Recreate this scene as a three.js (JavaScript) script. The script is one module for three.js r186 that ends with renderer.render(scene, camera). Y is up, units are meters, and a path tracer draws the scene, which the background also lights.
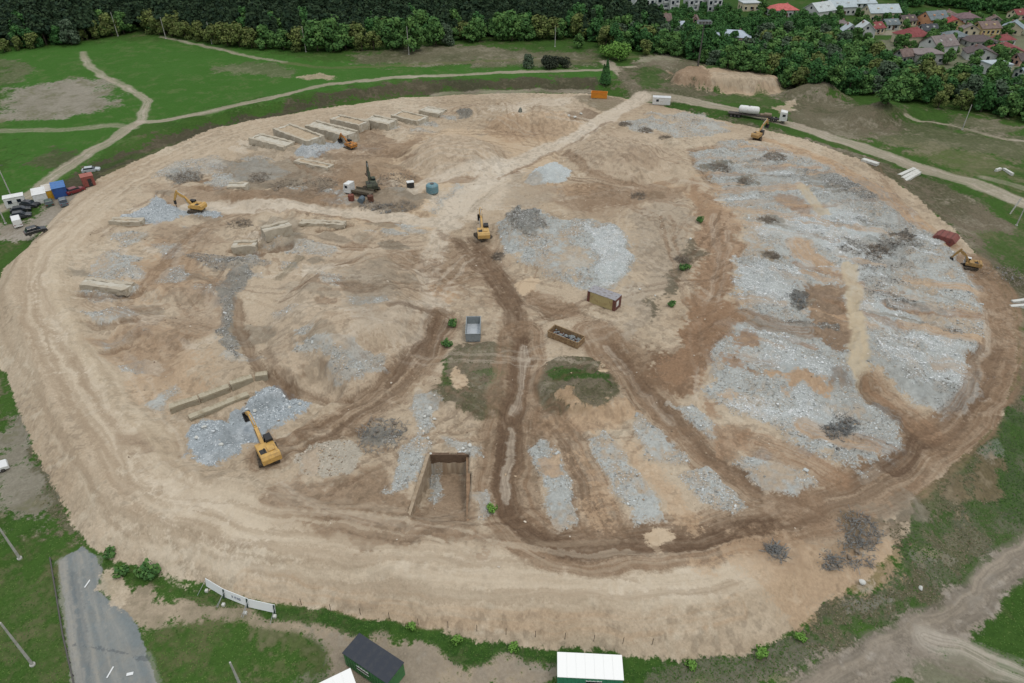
import * as THREE from 'three';
import { mergeGeometries, mergeVertices } from 'three/addons/utils/BufferGeometryUtils.js';
import { RoundedBoxGeometry } from 'three/addons/geometries/RoundedBoxGeometry.js';

// ---------------------------------------------------------------- camera, sky, sun, exposure
const scene = new THREE.Scene();
const camera = new THREE.PerspectiveCamera(53, 1024 / 683, 1, 3000);
camera.position.set(0, 75, 0);
camera.rotation.set(-36 * Math.PI / 180, 0, 0);
const renderer = new THREE.WebGLRenderer();
renderer.toneMapping = THREE.LinearToneMapping;
renderer.toneMappingExposure = 1.0;
renderer.shadowMap.enabled = true;
{ // an overcast sky: a closed grey cloud layer, brighter overhead
  const W = 128, H = 64, data = new Float32Array(W * H * 4);
  for (let j = 0; j < H; j++) for (let i = 0; i < W; i++) {
    const el = ((j + 0.5) / H - 0.5) * Math.PI, s = Math.max(0, Math.sin(el));
    const k = 0.42 * (1 + 2 * s);
    const m = 1 + 0.10 * Math.sin(i / W * Math.PI * 6 + s * 7) * Math.sin(s * 11 + 1) * s;
    const p = (j * W + i) * 4;
    data[p] = k * m * 0.975; data[p + 1] = k * m * 1.0; data[p + 2] = k * m * 1.045; data[p + 3] = 1;
  }
  const sky = new THREE.DataTexture(data, W, H, THREE.RGBAFormat, THREE.FloatType);
  sky.mapping = THREE.EquirectangularReflectionMapping;
  sky.magFilter = THREE.LinearFilter; sky.minFilter = THREE.LinearFilter; sky.needsUpdate = true;
  scene.background = sky; scene.environment = sky;
}
const sun = new THREE.DirectionalLight(0xfff3e4, 0.9);
sun.position.set(70, 190, -70); sun.target.position.set(0, 0, -130);
sun.castShadow = true; sun.shadow.radius = 24; sun.shadow.mapSize.set(4096, 4096);
Object.assign(sun.shadow.camera, { left: -330, right: 330, top: 330, bottom: -330, near: 1, far: 900 });
scene.add(sun, sun.target);

// ---------------------------------------------------------------- numbers
function rng(seed) { let a = seed | 0; return () => { a = (a + 0x6d2b79f5) | 0; let t = Math.imul(a ^ (a >>> 15), 1 | a); t = (t + Math.imul(t ^ (t >>> 7), 61 | t)) ^ t; return ((t ^ (t >>> 14)) >>> 0) / 4294967296; }; }
const R = rng(20240517);
const rr = (a, b) => a + (b - a) * R();
const clamp = (v, a, b) => v < a ? a : v > b ? b : v;
const sstep = (a, b, v) => { const t = clamp((v - a) / (b - a), 0, 1); return t * t * (3 - 2 * t); };
const NT = new Float32Array(65536); { const q = rng(77); for (let i = 0; i < 65536; i++) NT[i] = q(); }
function vn(x, y) { // value noise 0..1
  const fx = Math.floor(x), fy = Math.floor(y); let u = x - fx, v = y - fy; u = u * u * (3 - 2 * u); v = v * v * (3 - 2 * v);
  const a = fx & 255, b = (fx + 1) & 255, c = (fy & 255) << 8, d = ((fy + 1) & 255) << 8;
  return (NT[c + a] * (1 - u) + NT[c + b] * u) * (1 - v) + (NT[d + a] * (1 - u) + NT[d + b] * u) * v;
}
function fbm(x, y, o) { let s = 0, a = 0.5, t = 0; for (let i = 0; i < o; i++) { s += a * vn(x, y); t += a; a *= 0.5; const nx = x * 1.62 - y * 1.18 + 17.3; y = x * 1.18 + y * 1.62 - 9.1; x = nx; } return s / t; }

// ---------------------------------------------------------------- the lie of the land (metres)
const SITE = [-56.5,-57.5,-63.9,-65.1,-75,-77.2,-87.1,-91.9,-96.5,-103,-105.7,-116,-111.2,-130.6,-111.2,-142.3,-112.3,-164.5,-111.3,-175.6,-106.2,-188.6,-94.3,-215.8,-71.3,-231.9,-39.8,-247.6,-4.3,-253.6,31.7,-252.4,48.1,-241.8,68,-223.6,88.3,-206.7,99.3,-188.6,103.2,-166.4,102.9,-145.8,101.2,-126.2,95.4,-108.1,86.9,-92.8,76.3,-79,64,-69.9,54.7,-63.8,52.3,-58.3,47.1,-53.9,31.2,-44.1,26.1,-42.3,19.1,-41.7,10.1,-42.6,-1.4,-43.5,-9.7,-45.2,-22,-48,-33.3,-49.3,-42.1,-52.9,-50.6,-54.8];
function polyDist(P, x, z) { // positive inside
  let d = 1e9, inside = false; const n = P.length;
  for (let i = 0, j = n - 2; i < n; j = i, i += 2) {
    const ax = P[i], az = P[i + 1], bx = P[j], bz = P[j + 1];
    if ((az > z) !== (bz > z) && x < (bx - ax) * (z - az) / (bz - az) + ax) inside = !inside;
    const ex = bx - ax, ez = bz - az, t = clamp(((x - ax) * ex + (z - az) * ez) / (ex * ex + ez * ez + 1e-9), 0, 1);
    const qx = x - ax - ex * t, qz = z - az - ez * t, q = qx * qx + qz * qz;
    if (q < d) d = q;
  }
  d = Math.sqrt(d); return inside ? d : -d;
}
// [x, z, rx, rz, turn, height, flat top 0..1, roughness]
const MOUNDS = [
  [-31, -108, 18, 25, 0.15, 4.6, 0.42, 1.0], [-25, -96, 11, 12, 0, 1.4, 0.6, 1.0], [-22, -128, 12, 9, 0.2, 1.6, 0.2, 1],
  [30.5, -189, 16.5, 16, 0, 4.6, 0.35, 0.6], [-16, -190, 18, 15, 0, 5.2, 0.3, 0.7], [6, -223, 20, 12, 0, 4.0, 0.4, 0.8], [-12, -232, 16, 7, 0.1, 2, 0.3, 1],
  [9.5, -176.5, 6.5, 5.5, 0, 2.4, 0.1, 0.5],
  [14, -136, 19, 16, 0, 1.2, 0.62, 1], [1, -144, 7, 6.5, 0, 2.6, 0.1, 1.2], [6, -150, 6, 4, 0.4, 2.0, 0.1, 1],
  [11.2, -88, 8.6, 7.6, 0, 1.5, 0.8, 1], [-5.7, -89, 9, 9.5, 0, 0.8, 0.75, 1],
  [79, -264, 23, 11, -0.1, 4.4, 0.72, 0.5], [110, -252, 12, 9, 0, 4.6, 0.25, 1], [116, -226, 15, 10, -0.35, 4.2, 0.25, 1], [128, -232, 12, 9, 0, 3, 0.3, 1],
  [-62, -160, 22, 5, 0.5, 1.6, 0.3, 1], [-52, -141, 14, 5, 0.4, 1.2, 0.3, 1], [-70, -120, 20, 6, 0.35, 1.3, 0.4, 1], [-66, -104, 16, 5, 0.3, 1.0, 0.4, 1],
  [-50, -92, 11, 6, 0.35, 1.2, 0.5, 1], [60, -92, 20, 7, -0.3, 0.7, 0.5, 1], [-34, -196, 9, 5, 0.2, 1.2, 0.2, 1], [-62, -196, 16, 6, 0.3, 1.4, 0.3, 1],
];
// hollows: polygon, depth, edge width
const HOLLOWS = [[[-46.5, -80.5, -33, -92, -26.5, -87, -34, -75.5, -43.5, -73], 1.7, 2.2]];
const RAISED = [[[45, -206, 60, -208, 88, -200, 100, -170, 100, -140, 90, -100, 66, -88, 40, -84, 29, -92, 41, -120, 47, -150, 42, -180], 1.1, 3.5]];
function height(x, z) {
  const d = (x > -170 && x < 170 && z < -10 && z > -330) ? polyDist(SITE, x, z) : -60;
  const nz = fbm(x * 0.045 + 5, z * 0.045 + 5, 3) - 0.5;
  let O = 4.6 * sstep(-140, -235, z) * (1 - 0.75 * sstep(35, 110, x)) + nz * 1.2 * sstep(-60, -160, z) - 7 * sstep(150, 320, x) * sstep(-230, -330, z);
  let h;
  const w = sstep(-178, -135, z) * (1 - sstep(28, 52, x));
  const I = 2.0;
  if (d > -14) {
    const dn = d + (fbm(x * 0.16, z * 0.16, 2) - 0.5) * 1.4;
    const flat = dn < 0 ? I + (O - I) * sstep(0, 9, -dn) : I;
    let b = O;
    if (dn > 0) b = dn < 5 ? O + (3.2 - O) * (dn / 5) ** 0.9 : dn < 12 ? 3.2 : 3.2 - 1.2 * sstep(12, 16.5, dn);
    h = flat + (b - flat) * w;
  } else h = O;
  for (const m of MOUNDS) {
    const dx = x - m[0], dz = z - m[1]; const rm = Math.max(m[2], m[3]) * 1.3;
    if (dx * dx + dz * dz > rm * rm) continue;
    const c = Math.cos(m[4]), s = Math.sin(m[4]), u = (dx * c + dz * s) / m[2], v = (-dx * s + dz * c) / m[3];
    const t = Math.sqrt(u * u + v * v) * (1 + (fbm(x * 0.11 + m[0], z * 0.11, 3) - 0.5) * 0.7 * m[7]);
    if (t < 1) { const k = 1 - sstep(m[6], 1, t); h += m[5] * (k * 0.55 + 0.45 * Math.min(1, (1 - t) / (1 - m[6]))) * (0.85 + 0.3 * fbm(x * 0.13, z * 0.13 + 9, 2)); }
  }
  for (const [P, dep, e] of HOLLOWS) if (Math.abs(x - P[0]) < 45 && Math.abs(z - P[1]) < 45) h -= dep * sstep(0, e, polyDist(P, x, z));
  for (const [P, up, e] of RAISED) if (d > 0 && x > 20) h += up * sstep(0, e, polyDist(P, x, z));
  { // the walled loading pit: back wall at z -72, ramp rising towards z -57
    const v = (z + 72) / 14.5;
    if (v > -0.1 && v < 1.05) { const l = -12.2 - 1.9 * v, r = -6.5 + 0.8 * v; if (x > l && x < r && v > 0) h -= 3.7 * (1 - sstep(0.12, 1, v)) ; }
  }
  const work = d > 12 ? 1 : 0.35, rag = sstep(0.42, 0.68, fbm(x * 0.05 + 30, z * 0.05 + 11, 2)) * work;
  return h + (fbm(x * 0.35, z * 0.35, 3) - 0.5) * 0.6 * work + (Math.abs(fbm(x * 0.22 + 60, z * 0.3 + 4, 3) - 0.5) * -2.2 + 0.3 + (vn(x * 0.95, z * 0.95) - 0.5) * 0.45) * rag;
}
// ---------------------------------------------------------------- survey of the ground and of where things stand (x, z in metres)
const GROUND_MARKS = [
  ['p','bright',0.8,10,6,[-216.3,-306.4,-181.4,-321.4,-138.9,-325.5,-85.9,-292.2,41.7,-275.4,39.5,-258.6,-30.2,-260.8,-86.8,-235.9,-113.1,-212.9,-121.4,-184.9,-124.7,-169.9,-131.7,-163.9]],
  ['p','lilac',0.9,6,5,[-179.9,-249.1,-171.1,-255.5,-162.5,-263.6,-149.1,-258.8,-138.8,-241.4,-130.3,-230.5,-140.9,-218.5,-156.1,-217.2,-161.4,-215.3]],
  ['p','weed',0.6,5,4,[-206.5,-290.3,-200.6,-290.5,-181.9,-268.2,-181.6,-254.9,-185.4,-255.2]],
  ['p','weed',0.5,4,4,[-118.4,-275.2,-107.1,-282.2,-102.1,-286.5,-81.7,-274.9,-82.6,-263.9,-96.6,-268.2,-113.6,-272.5]],
  ['p','weed',0.8,8,6,[-64.8,-287.3,-61.6,-303.7,-35.2,-312.6,-13.9,-316.6,3.4,-305.1,36.9,-304,35.7,-291.6,0,-288.2,-28.5,-283.9,-51.8,-281.3]],
  ['p','weed',0.7,5,4,[-16.8,-287,19.6,-293.8,35.9,-294.1,34.6,-281.8,3.1,-278.6,-14.4,-277.9]],
  ['p','sand',0.8,2,2,[-79.9,-264.9,-77,-268.5,-72.8,-269.8,-65.1,-265.9,-66.9,-260.3,-76.3,-261.1]],
  ['p','weedd',0.95,4,4,[-120.8,-172.7,-117.9,-183.3,-111.3,-194.2,-106.2,-203.3,-94,-219.8,-84.5,-227.1,-63.6,-244.6,-33.7,-259.1,0,-263.6,32.6,-262.1,31.9,-253.9,0,-256,-29.5,-252,-50,-245.1,-71.6,-233,-82.2,-218.9,-94.5,-203.3,-102.7,-187.2,-108.6,-175.6,-111,-164.3]],
  ['s','grass',0.7,3,0.5,[-117,-178.7,-110.8,-186.3,-103.7,-196.4,-95.8,-206.8]],
  ['s','dry',0.7,2,0.6,[-112.3,-177.8,-104.1,-190.3,-97.2,-202.5,-93.6,-211.2]],
  ['p','weedd',0.7,5,4,[-134.9,-184.2,-132.5,-193,-126.4,-195.5,-124.1,-184.7,-128.9,-180.4]],
  ['s','road',0.9,3.2,0.4,[-179.5,-302.4,-166.8,-281.9,-151.5,-263.9,-135,-248,-123.8,-236.7,-119.6,-224.5,-117.9,-215.3]],
  ['s','road',0.95,4.2,0.35,[-117.9,-215.3,-119.2,-202.4,-122.5,-193.2,-124.1,-184.7,-125.6,-176.8,-125.2,-166.2,-127.7,-160.6,-129.7,-156.4]],
  ['s','road',0.95,3.4,0.35,[-117.9,-215.3,-111.5,-216.5,-100.9,-222.5,-86.5,-235.1,-65.8,-255.1,-34.4,-265.9,0,-271.4,33.9,-274.9,50.4,-281.8]],
  ['s','road',0.6,3,0.5,[-158.8,-208.2,-139.1,-208.8,-123.9,-212.6,-116.5,-210]],
  ['s','road',0.75,2.6,0.5,[-157.3,-329.5,-135.2,-315.6,-104.1,-293,-90.4,-286.2]],
  ['s','dry',0.7,3,0.5,[-90.1,-284.8,-70.6,-277.4,-55.5,-279.9,-28.6,-285.3,0,-288.2,35.5,-289.8,57.1,-299,69.8,-299.8]],
  ['p','road',0.6,3,3,[52.4,-294.8,67.4,-304.5,70.6,-295.2,60.9,-278.8,53.7,-277.5]],
  ['s','road',0.95,5,0.3,[37.7,-288.1,42.3,-265.9,45.9,-246.5]],
  ['p','weed',0.9,5,4,[38.5,-274.9,60.3,-293.1,77.1,-294.6,67.9,-253.7,75,-252.6,96.1,-250,90.3,-237.5,65,-240.5,48.7,-246.4,37.1,-252.6]],
  ['p','grass',0.8,4,4,[46.4,-276,56.5,-283.1,58.7,-272.9,56.8,-256.3,49.2,-250.1,47.1,-259.9]],
  ['p','sandp',0.95,3,3,[62.1,-276.4,66.8,-268.7,78.1,-268.3,88.3,-270.5,105.8,-274.3,96.2,-252.5,81.8,-250.7,72.1,-252.6,64.6,-255.5,58.9,-260.6]],
  ['p','brown',0.7,2,2,[61.9,-275.3,70.5,-268,73.7,-262.6,70.7,-254.6,64.6,-255.5,59.5,-259.8]],
  ['p','sand',0.8,1,1,[73.7,-262.6,86.8,-265.2,96.9,-260,87.1,-254.4,72.1,-254]],
  ['p','grass',0.8,3,3,[66.1,-245.5,93,-254.2,95.9,-243.9,88,-235.7,71.8,-239.6]],
  ['p','weed',0.9,4,4,[90.7,-233.3,100.9,-247.7,116,-246.1,120.6,-226.7,128.9,-224.1,122.5,-213.5,107.6,-207.9,97,-213.2,89.8,-220.3]],
  ['p','weed',0.9,4,4,[96,-247.6,105.6,-268,118.6,-277.6,121.9,-260.8,120.5,-250.5,101.9,-246.3]],
  ['p','sand',0.8,2,2,[89.9,-237.3,99.4,-247.1,100,-243.4,89.9,-228.7]],
  ['p','weed',0.6,6,5,[118.1,-246.9,129,-224.7,144.8,-219.7,158.4,-208.1,147.1,-189,133.8,-199.1,115.9,-199.1,110.5,-207.6]],
  ['p','weed',0.7,5,5,[145.8,-234.8,158,-229,164.9,-218.9,158.4,-208.1,149.2,-216]],
  ['s','road',0.8,1.8,0.4,[129.9,-227.1,142.9,-222.3,152.1,-210,158.6,-205.2]],
  ['p','dry',0.5,6,5,[120.1,-208.1,133.8,-199.1,147.1,-189,138.5,-174.8,125.8,-183.5,117.1,-195.4]],
  ['p','weed',0.95,4,4,[47.5,-238.5,68.7,-226.9,88.4,-206.8,102.8,-189.8,112.5,-173.6,115.9,-146.4,113.5,-133.2,107.2,-117.4,82.9,-78.9,76.8,-78.6,92.5,-104.2,100,-124.2,101.3,-144.9,101.2,-167.8,98.4,-186.3,84.8,-205.2,66.6,-218,45.4,-225.5]],
  ['p','weed',0.95,3,3,[88.8,-207.8,106.3,-190.8,115.9,-177.7,121.8,-163.5,122.7,-145.9,117.1,-133.2,112.7,-139,103,-135.2,102.9,-145.9,101.2,-167.8,96.5,-188.6]],
  ['s','grass',0.9,3.2,0.6,[51.3,-236.5,74.2,-222.5,89.9,-211.1,104.5,-193.4,115.8,-180.3,121.5,-167.7,124,-148.1]],
  ['s','road',0.95,6,0.3,[45.3,-246.8,61.5,-240.5,76.4,-231,92.2,-217.8,105.1,-202.1,115.6,-185.8,125,-176.9,132.8,-162.4]],
  ['s','road',0.6,3,0.5,[130.3,-179.2,138.3,-171.8]],
  ['p','grass',0.85,4,4,[107.9,-142.1,118.7,-151.4,124.6,-149,111.4,-127.6,106.9,-129.5,104.4,-133.5]],
  ['p','weed',0.9,5,4,[102.5,-124.6,110.9,-123.4,84,-80.8,80.9,-84.4,93.6,-104.4]],
  ['p','dry',0.5,5,5,[97.5,-114.4,104.7,-113.6,89.8,-90.4,85.7,-92.1]],
  ['p','grassd',0.7,10,8,[38.2,-316.2,82.1,-316.8,124.9,-340.8,141.5,-300.7,147.6,-268.1,183.1,-248.9,208.1,-236.3,415.3,-519.6,52.8,-456]],
  ['p','gravel',0.5,4,4,[171.9,-341.6,273.2,-416,286.1,-392,216.4,-285.9,180.8,-287.6,162.8,-301.5]],
  ['s','road',0.8,5,0.2,[180.3,-354.2,201,-378.2,216.1,-387.6]],
  ['s','gravel',0.8,5,0.2,[141.8,-362.9,156.9,-351.5,180.3,-354.2]],
  ['p','lilac',0.85,4,4,[-82.8,-79.6,-82.9,-86.7,-75,-78.5,-66.5,-68.4,-63.1,-63.5,-64.9,-61.7,-70.1,-62.6,-72.7,-63.4]],
  ['p','weed',0.6,4,3,[-92.2,-94.9,-87.7,-91.9,-82,-86.3,-82.4,-81.8,-84,-81.8]],
  ['p','weed',0.8,2,2,[-74.2,-75.9,-70.2,-73.2,-63.3,-64.9,-56.7,-57.5,-57,-56.6,-62.1,-61.7,-69.5,-70]],
  ['p','dry',0.18,8,8,[-71.6,-61.6,-59.7,-55,-55.5,-49.4,-48.6,-38.4,-57.2,-38.3]],
  ['p','gravel',0.95,2.5,2,[-116.2,-170.2,-112,-169.4,-107,-172.2,-109.5,-152,-112.2,-149.8,-111.8,-143.2,-119.9,-145.7,-124.3,-146.4,-127.8,-152.3,-119.3,-151,-117,-155.9,-119.3,-161.2]],
  ['p','roadd',0.95,2,2,[-50.6,-49.4,-49,-51.1,-45.2,-51.3,-40.7,-50.6,-32.9,-47.7,-21.4,-44.9,-10.6,-42.8,5.4,-40.7,14.3,-39.9,30.4,-41.5,31.6,-38.3,-20,-38.4,-22,-41.2,-24.7,-43.8,-32.3,-45.8,-41.9,-46,-44,-45.7,-47.4,-47.7]],
  ['p','gravel',0.6,4,3,[-24.4,-42.9,-10.5,-42.3,5.4,-40.3,11.8,-38.3,-23.3,-38.4]],
  ['p','grass',0.95,2,3,[-43,-45.9,-36.8,-45.4,-30.5,-44.1,-24.3,-42.3,-20.9,-38.4,-38.6,-38.3,-41.1,-42.3]],
  ['p','dry',0.5,4,4,[-31.7,-44.2,-25.6,-43,-22.2,-38.4,-28.7,-38.3]],
  ['p','grassd',0.95,1.5,1.5,[-41,-52.9,-37.1,-51.1,-28.2,-48.4,-22,-47.9,-9.7,-45.3,-1.4,-43.5,5.5,-42.7,21.4,-41.8,26,-42.1,30,-44.1,32,-42.9,30.2,-41,23.2,-39.9,14.3,-40.1,5.4,-41.5,-2.5,-41.8,-10.6,-43.5,-21.5,-45.6,-31.7,-47.7,-38.3,-49.3,-40.8,-50.9]],
  ['p','grassd',0.8,1,1,[-52.4,-54.6,-51.2,-55.6,-48,-53.1,-44.1,-53,-43.1,-52.2,-48.2,-52.2,-50.7,-53.5]],
  ['p','asph',1,0.3,0.1,[-58.5,-55,-56.7,-57.2,-54.1,-55.8,-52.2,-53.6,-51.6,-50.7,-50,-49.7,-46.9,-48,-44.5,-46.1,-42.2,-42.9,-38.7,-38.3,-48,-38.4,-52.9,-46]],
  ['p','sand',0.85,1,1.5,[-51.9,-51.1,-51.7,-52.8,-50.6,-54,-47,-50.9,-47,-48.5,-49.1,-48.5]],
  ['s','asphl',0.45,1,0.4,[-41.7,-42.3,-40.2,-40.4,-38.6,-38.3]],
  ['s','asphl',0.4,1.4,0.5,[-48.9,-48,-45.7,-44.2,-41,-38.3]],
  ['s','asphl',0.55,1.3,0.4,[-58.1,-54.9,-54.7,-49.4,-52.6,-46.4,-50.4,-42.9,-47.5,-38.4]],
  ['s','asphl',0.5,0.8,0.5,[-56,-56.3,-52.4,-50.9,-47.6,-44.2,-43.4,-38.3]],
  ['s','asphl',0.45,0.9,0.5,[-56.8,-55.8,-52.8,-49.4,-48.3,-42.9,-45.3,-38.4]],
  ['s','asphd',0.35,1.2,0.5,[-55.8,-52.9,-51.3,-46,-46.6,-38.4]],
  ['s','asphl',0.5,1.2,0.5,[-58,-54.5,-52.9,-46.7,-47.6,-38.4]],
  ['s','asphl',0.4,1,0.7,[-53.9,-55.2,-48.1,-46.7,-42.7,-38.3]],
  ['p','mix',0.95,2.5,2.5,[48.6,-55.7,53.8,-62.7,63.1,-69,76,-78.6,87.9,-85.7,71,-58.3,59.7,-52.2,48.6,-46.4,38.6,-42.2,29.4,-38.3,9.7,-38.4,14.4,-40.9,26,-42.1,32.3,-44.1,46,-52.5]],
  ['p','weed',0.8,4,4,[33.5,-44.1,40.9,-48.7,48.5,-52.5,53.3,-54.2,52.9,-50.4,43.4,-45.7,35.3,-42.8]],
  ['p','weed',0.6,3,3,[55.3,-58.7,61.9,-61.4,63.3,-57.5,57,-53.4,54.1,-54.4]],
  ['p','grassd',0.6,4,4,[50.7,-56.1,55.3,-59.9,56.1,-57.3,51.5,-52,48.5,-52.5]],
  ['p','grassd',0.7,4,4,[67.8,-75.2,84,-80.8,74.7,-65.2,66.9,-61.6,60.9,-64]],
  ['p','weed',0.6,3,4,[54.6,-69.2,61.7,-72,69.1,-73.2,70.9,-69.1,62.1,-63.5,54.9,-63.5]],
  ['p','brown',0.45,3,4,[59.8,-68.1,70.2,-72.4,70.4,-68.2,60.9,-64]],
  ['p','rubw',0.5,1,1.2,[42.4,-50.9,44.1,-51.4,44.2,-50.4,42.4,-50]],
  ['p','rub',0.24,1.5,2,[51.1,-53.9,57.1,-56.5,58.2,-55.6,51.5,-52]],
  ['p','rub',0.24,1.5,2,[40.9,-48.7,46.2,-49.7,46.9,-48.3,41.5,-47.2]],
  ['p','rub',0.26,1.2,1.5,[69.1,-73.2,72.7,-75.2,73.5,-72.7,69.5,-71]],
  ['p','grass',0.8,3,3,[51.8,-43.5,59,-47.7,65.6,-50.7,59.3,-40.5,54.4,-41.8]],
  ['p','gravel',1,1.5,1.2,[28.4,-38.4,40.3,-43.7,49,-47.4,57,-52.1,63,-55.9,72.6,-61.7,67.6,-53.8,60.9,-50.1,53.2,-44.8,45.9,-40.7,39.9,-37.2]],
  ['s','road',0.5,1.2,0.8,[31.7,-38.8,41,-42.5,49.9,-46.6,59,-52.2,69.5,-59.1]],
  ['s','road',0.45,1,0.8,[35.9,-38.3,44.4,-42.3,53.3,-47.4,61.6,-52.2,69.3,-56.6]],
  ['s','rutg',0.8,1.6,0.5,[30.5,-38.3,40.5,-42.8,49.5,-47,58.4,-52.2,69.6,-59.4]],
  ['s','rutg',0.8,1.8,0.5,[33.7,-38.1,42.7,-42.3,51.2,-46.7,60.3,-52.2,69.4,-57.5]],
  ['s','rutg',0.7,1.4,0.5,[37.4,-37.9,44.5,-41.2,52.3,-45.4,60.5,-50.5,68.3,-54.9]],
  ['s','road',0.6,1.2,0.6,[32.1,-38.3,41.5,-42.4,50.2,-46.7,59.3,-52.2,69.7,-58.6]],
  ['s','rutg',0.7,2.2,0.5,[45.9,-44.2,48.4,-42.3,51.3,-40.3,54.6,-38.3]],
  ['p','gravel',0.6,3,3,[42.2,-42.8,48.8,-44.2,53.2,-41.5,54.6,-38.3,38.1,-38.3]],
  ['s','roadl',0.8,3.2,0.6,[48.8,-44.2,51.6,-42.9,54.6,-41.1,57.8,-39]],
  ['site','sand',1,0.6,0.5,SITE],
  ['p','weedd',0.7,2,2,[50.4,-55.5,51.1,-59.9,45.2,-56.9,42.1,-55.8,45,-59.8,49.6,-60.9,53.8,-62.7]],
  ['s','flat',0.75,7,0.5,[-102.9,-140.3,-97.2,-124.1,-86.2,-105.8,-73,-90.8,-60.4,-78.2,-49.3,-67.9,-40,-58.2,-31.7,-54,-20.1,-52.3,-7.5,-50.8,5.8,-50.1,17.9,-50.1,28.6,-51.7]],
  ['s','flatd',0.7,1.4,0.4,[-32.6,-52.1,-19.8,-50.3,-7.4,-48.6,5.7,-47.7,17.5,-47.7,27.2,-48.9]],
  ['s','flatd',0.65,1.4,0.4,[-35.4,-55.9,-26.6,-53.8,-13.9,-52.7,1,-52.1,15.7,-51.7,25.8,-52.8]],
  ['s','flatd',0.7,1.6,0.4,[-49.6,-70.7,-42.9,-62.4,-37.9,-56.8]],
  ['s','tan',0.45,2.5,0.8,[-33.7,-50.9,-22.2,-49,-9.8,-47,5.6,-45.1,19.4,-44.7,26.8,-46.5]],
  ['p','flat',0.7,2,2,[-46.5,-54.7,-39.4,-52.6,-42.4,-54.4,-45.3,-57.9,-49.1,-59.3]],
  ['p','brown',0.55,1,1.5,[-59.5,-75.3,-56.7,-75.1,-51.4,-74.4,-48.6,-72.8,-50.8,-71.3,-55.3,-71.9,-58.2,-73.5]],
  ['p','sand2',0.7,5,4,[-65.1,-158.3,-48.8,-174.1,-34,-204.4,-13.2,-214,14.6,-204.9,12.5,-168,-8.1,-160.9,-16.6,-142.1,-51.2,-151.9]],
  ['p','brown',0.55,5,4,[-69,-174.3,-51.9,-188.4,-30.2,-175.1,-21.4,-167.6,-22.5,-153.7,-42.5,-156.1,-59.5,-156]],
  ['p','brown',0.5,4,4,[-95.7,-170.8,-74.4,-170.5,-62,-156,-62.3,-148,-74.8,-150.1,-88,-158.6]],
  ['p','grey',0.5,5,4,[-80,-196.2,-64.6,-194,-44.8,-181.3,-47.5,-167.8,-66.5,-170.5,-78.1,-177.5]],
  ['p','greyd',0.6,3,3,[-65.3,-170.8,-56.8,-173.9,-48.6,-172.9,-45.3,-163.9,-53.5,-160.9,-60.5,-160]],
  ['p','tan',0.5,4,4,[-77.9,-103.5,-57.4,-103.1,-49,-86.8,-53.9,-84.4,-64.3,-89.4]],
  ['p','tan',0.5,4,4,[-82.5,-139.8,-67.1,-135,-60,-116,-71.7,-114.7,-77.7,-114.7]],
  ['p','sandl',0.8,2,2,[-45,-103.3,-48,-118.4,-48.2,-130.8,-41.9,-142.1,-30.7,-144,-21,-140.1,-15.4,-128.2,-15,-114.4,-13.5,-106,-18,-97.5,-21.3,-89.5,-26.4,-84.9,-31.6,-85.4,-36.8,-87.1,-39.9,-89.4]],
  ['p','grey',0.55,3,3,[-34.2,-118.7,-27.8,-122.1,-22.5,-119.2,-22.5,-106.8,-26.3,-102.3,-31.1,-107.7]],
  ['p','pale',0.4,3,3,[-28.6,-101.3,-20.8,-107.5,-15.5,-108.4,-19.1,-99.4,-26,-94.9]],
  ['p','brown',0.5,2,2,[-27.7,-130.4,-24.9,-135.4,-20.7,-129,-19.6,-124.7,-21.7,-120.5,-24.7,-121.5]],
  ['s','brown',0.6,1.2,0.7,[-26.5,-85.7,-23.2,-87.8,-20.5,-92.7,-18.8,-97]],
  ['s','brown',0.5,1.2,0.7,[-39.9,-89.4,-36.8,-87.1,-31.9,-86.6,-27.3,-85.3]],
  ['p','sandl',0.9,2,2,[15.9,-196.2,20.9,-206.8,30.8,-212.9,39.9,-211.2,46.3,-203.1,45.1,-181,42.6,-175.1,34.2,-173,25.1,-175.7,18.7,-180.7]],
  ['p','brown',0.35,3,3,[28.3,-182.8,35.5,-185.5,43,-185.9,39.1,-179.5,32,-178.2]],
  ['p','sandl',0.85,2,2,[-33,-185.4,-26.2,-190.7,-17.9,-194.7,-6.6,-202.3,0.9,-188.6,-1.9,-179.7,-11.3,-175.6,-22,-174.1]],
  ['p','tan',0.5,3,3,[-10.2,-218.1,-0.6,-219.4,15.4,-221.9,25,-218.6,20.8,-206.1,8.5,-203.3,-3.7,-204.7]],
  ['p','brown',0.25,3,2,[-7,-215.5,8.8,-216.2,18.4,-215.2,14.7,-206.5,-3.7,-206.5]],
  ['p','pale',0.6,4,3,[-10.8,-233.5,10,-248.8,24.1,-247.5,20,-238.5,2.6,-219.9]],
  ['p','weed',0.6,2,2,[20.7,-248.8,31.6,-251.3,39.8,-245.3,36.6,-233.7,29.6,-231.5,25.3,-240.6]],
  ['p','brownd',0.6,1,1,[17,-220.7,24.9,-236.2,29.4,-229.6,24.6,-221.5,18.5,-218.2]],
  ['s','pale',0.9,6,0.5,[45.3,-246.8,33.4,-229.8,19.3,-207.1,9.7,-196.9,-0.6,-186.5,-8.6,-175.4]],
  ['s','pale',0.7,4,0.6,[0,-177.5,-8.8,-180.6,-19.6,-177.6]],
  ['s','pale',0.8,4,0.6,[9.7,-194.9,-3.3,-176.6,-10.8,-164.2,-14.6,-152.8,-16.6,-142.1]],
  ['p','pale',0.75,4,4,[-22,-160.9,-11.4,-177.6,2.2,-180,0,-161.1,-7.9,-155,-14.5,-145.7,-19.4,-147.6]],
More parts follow.
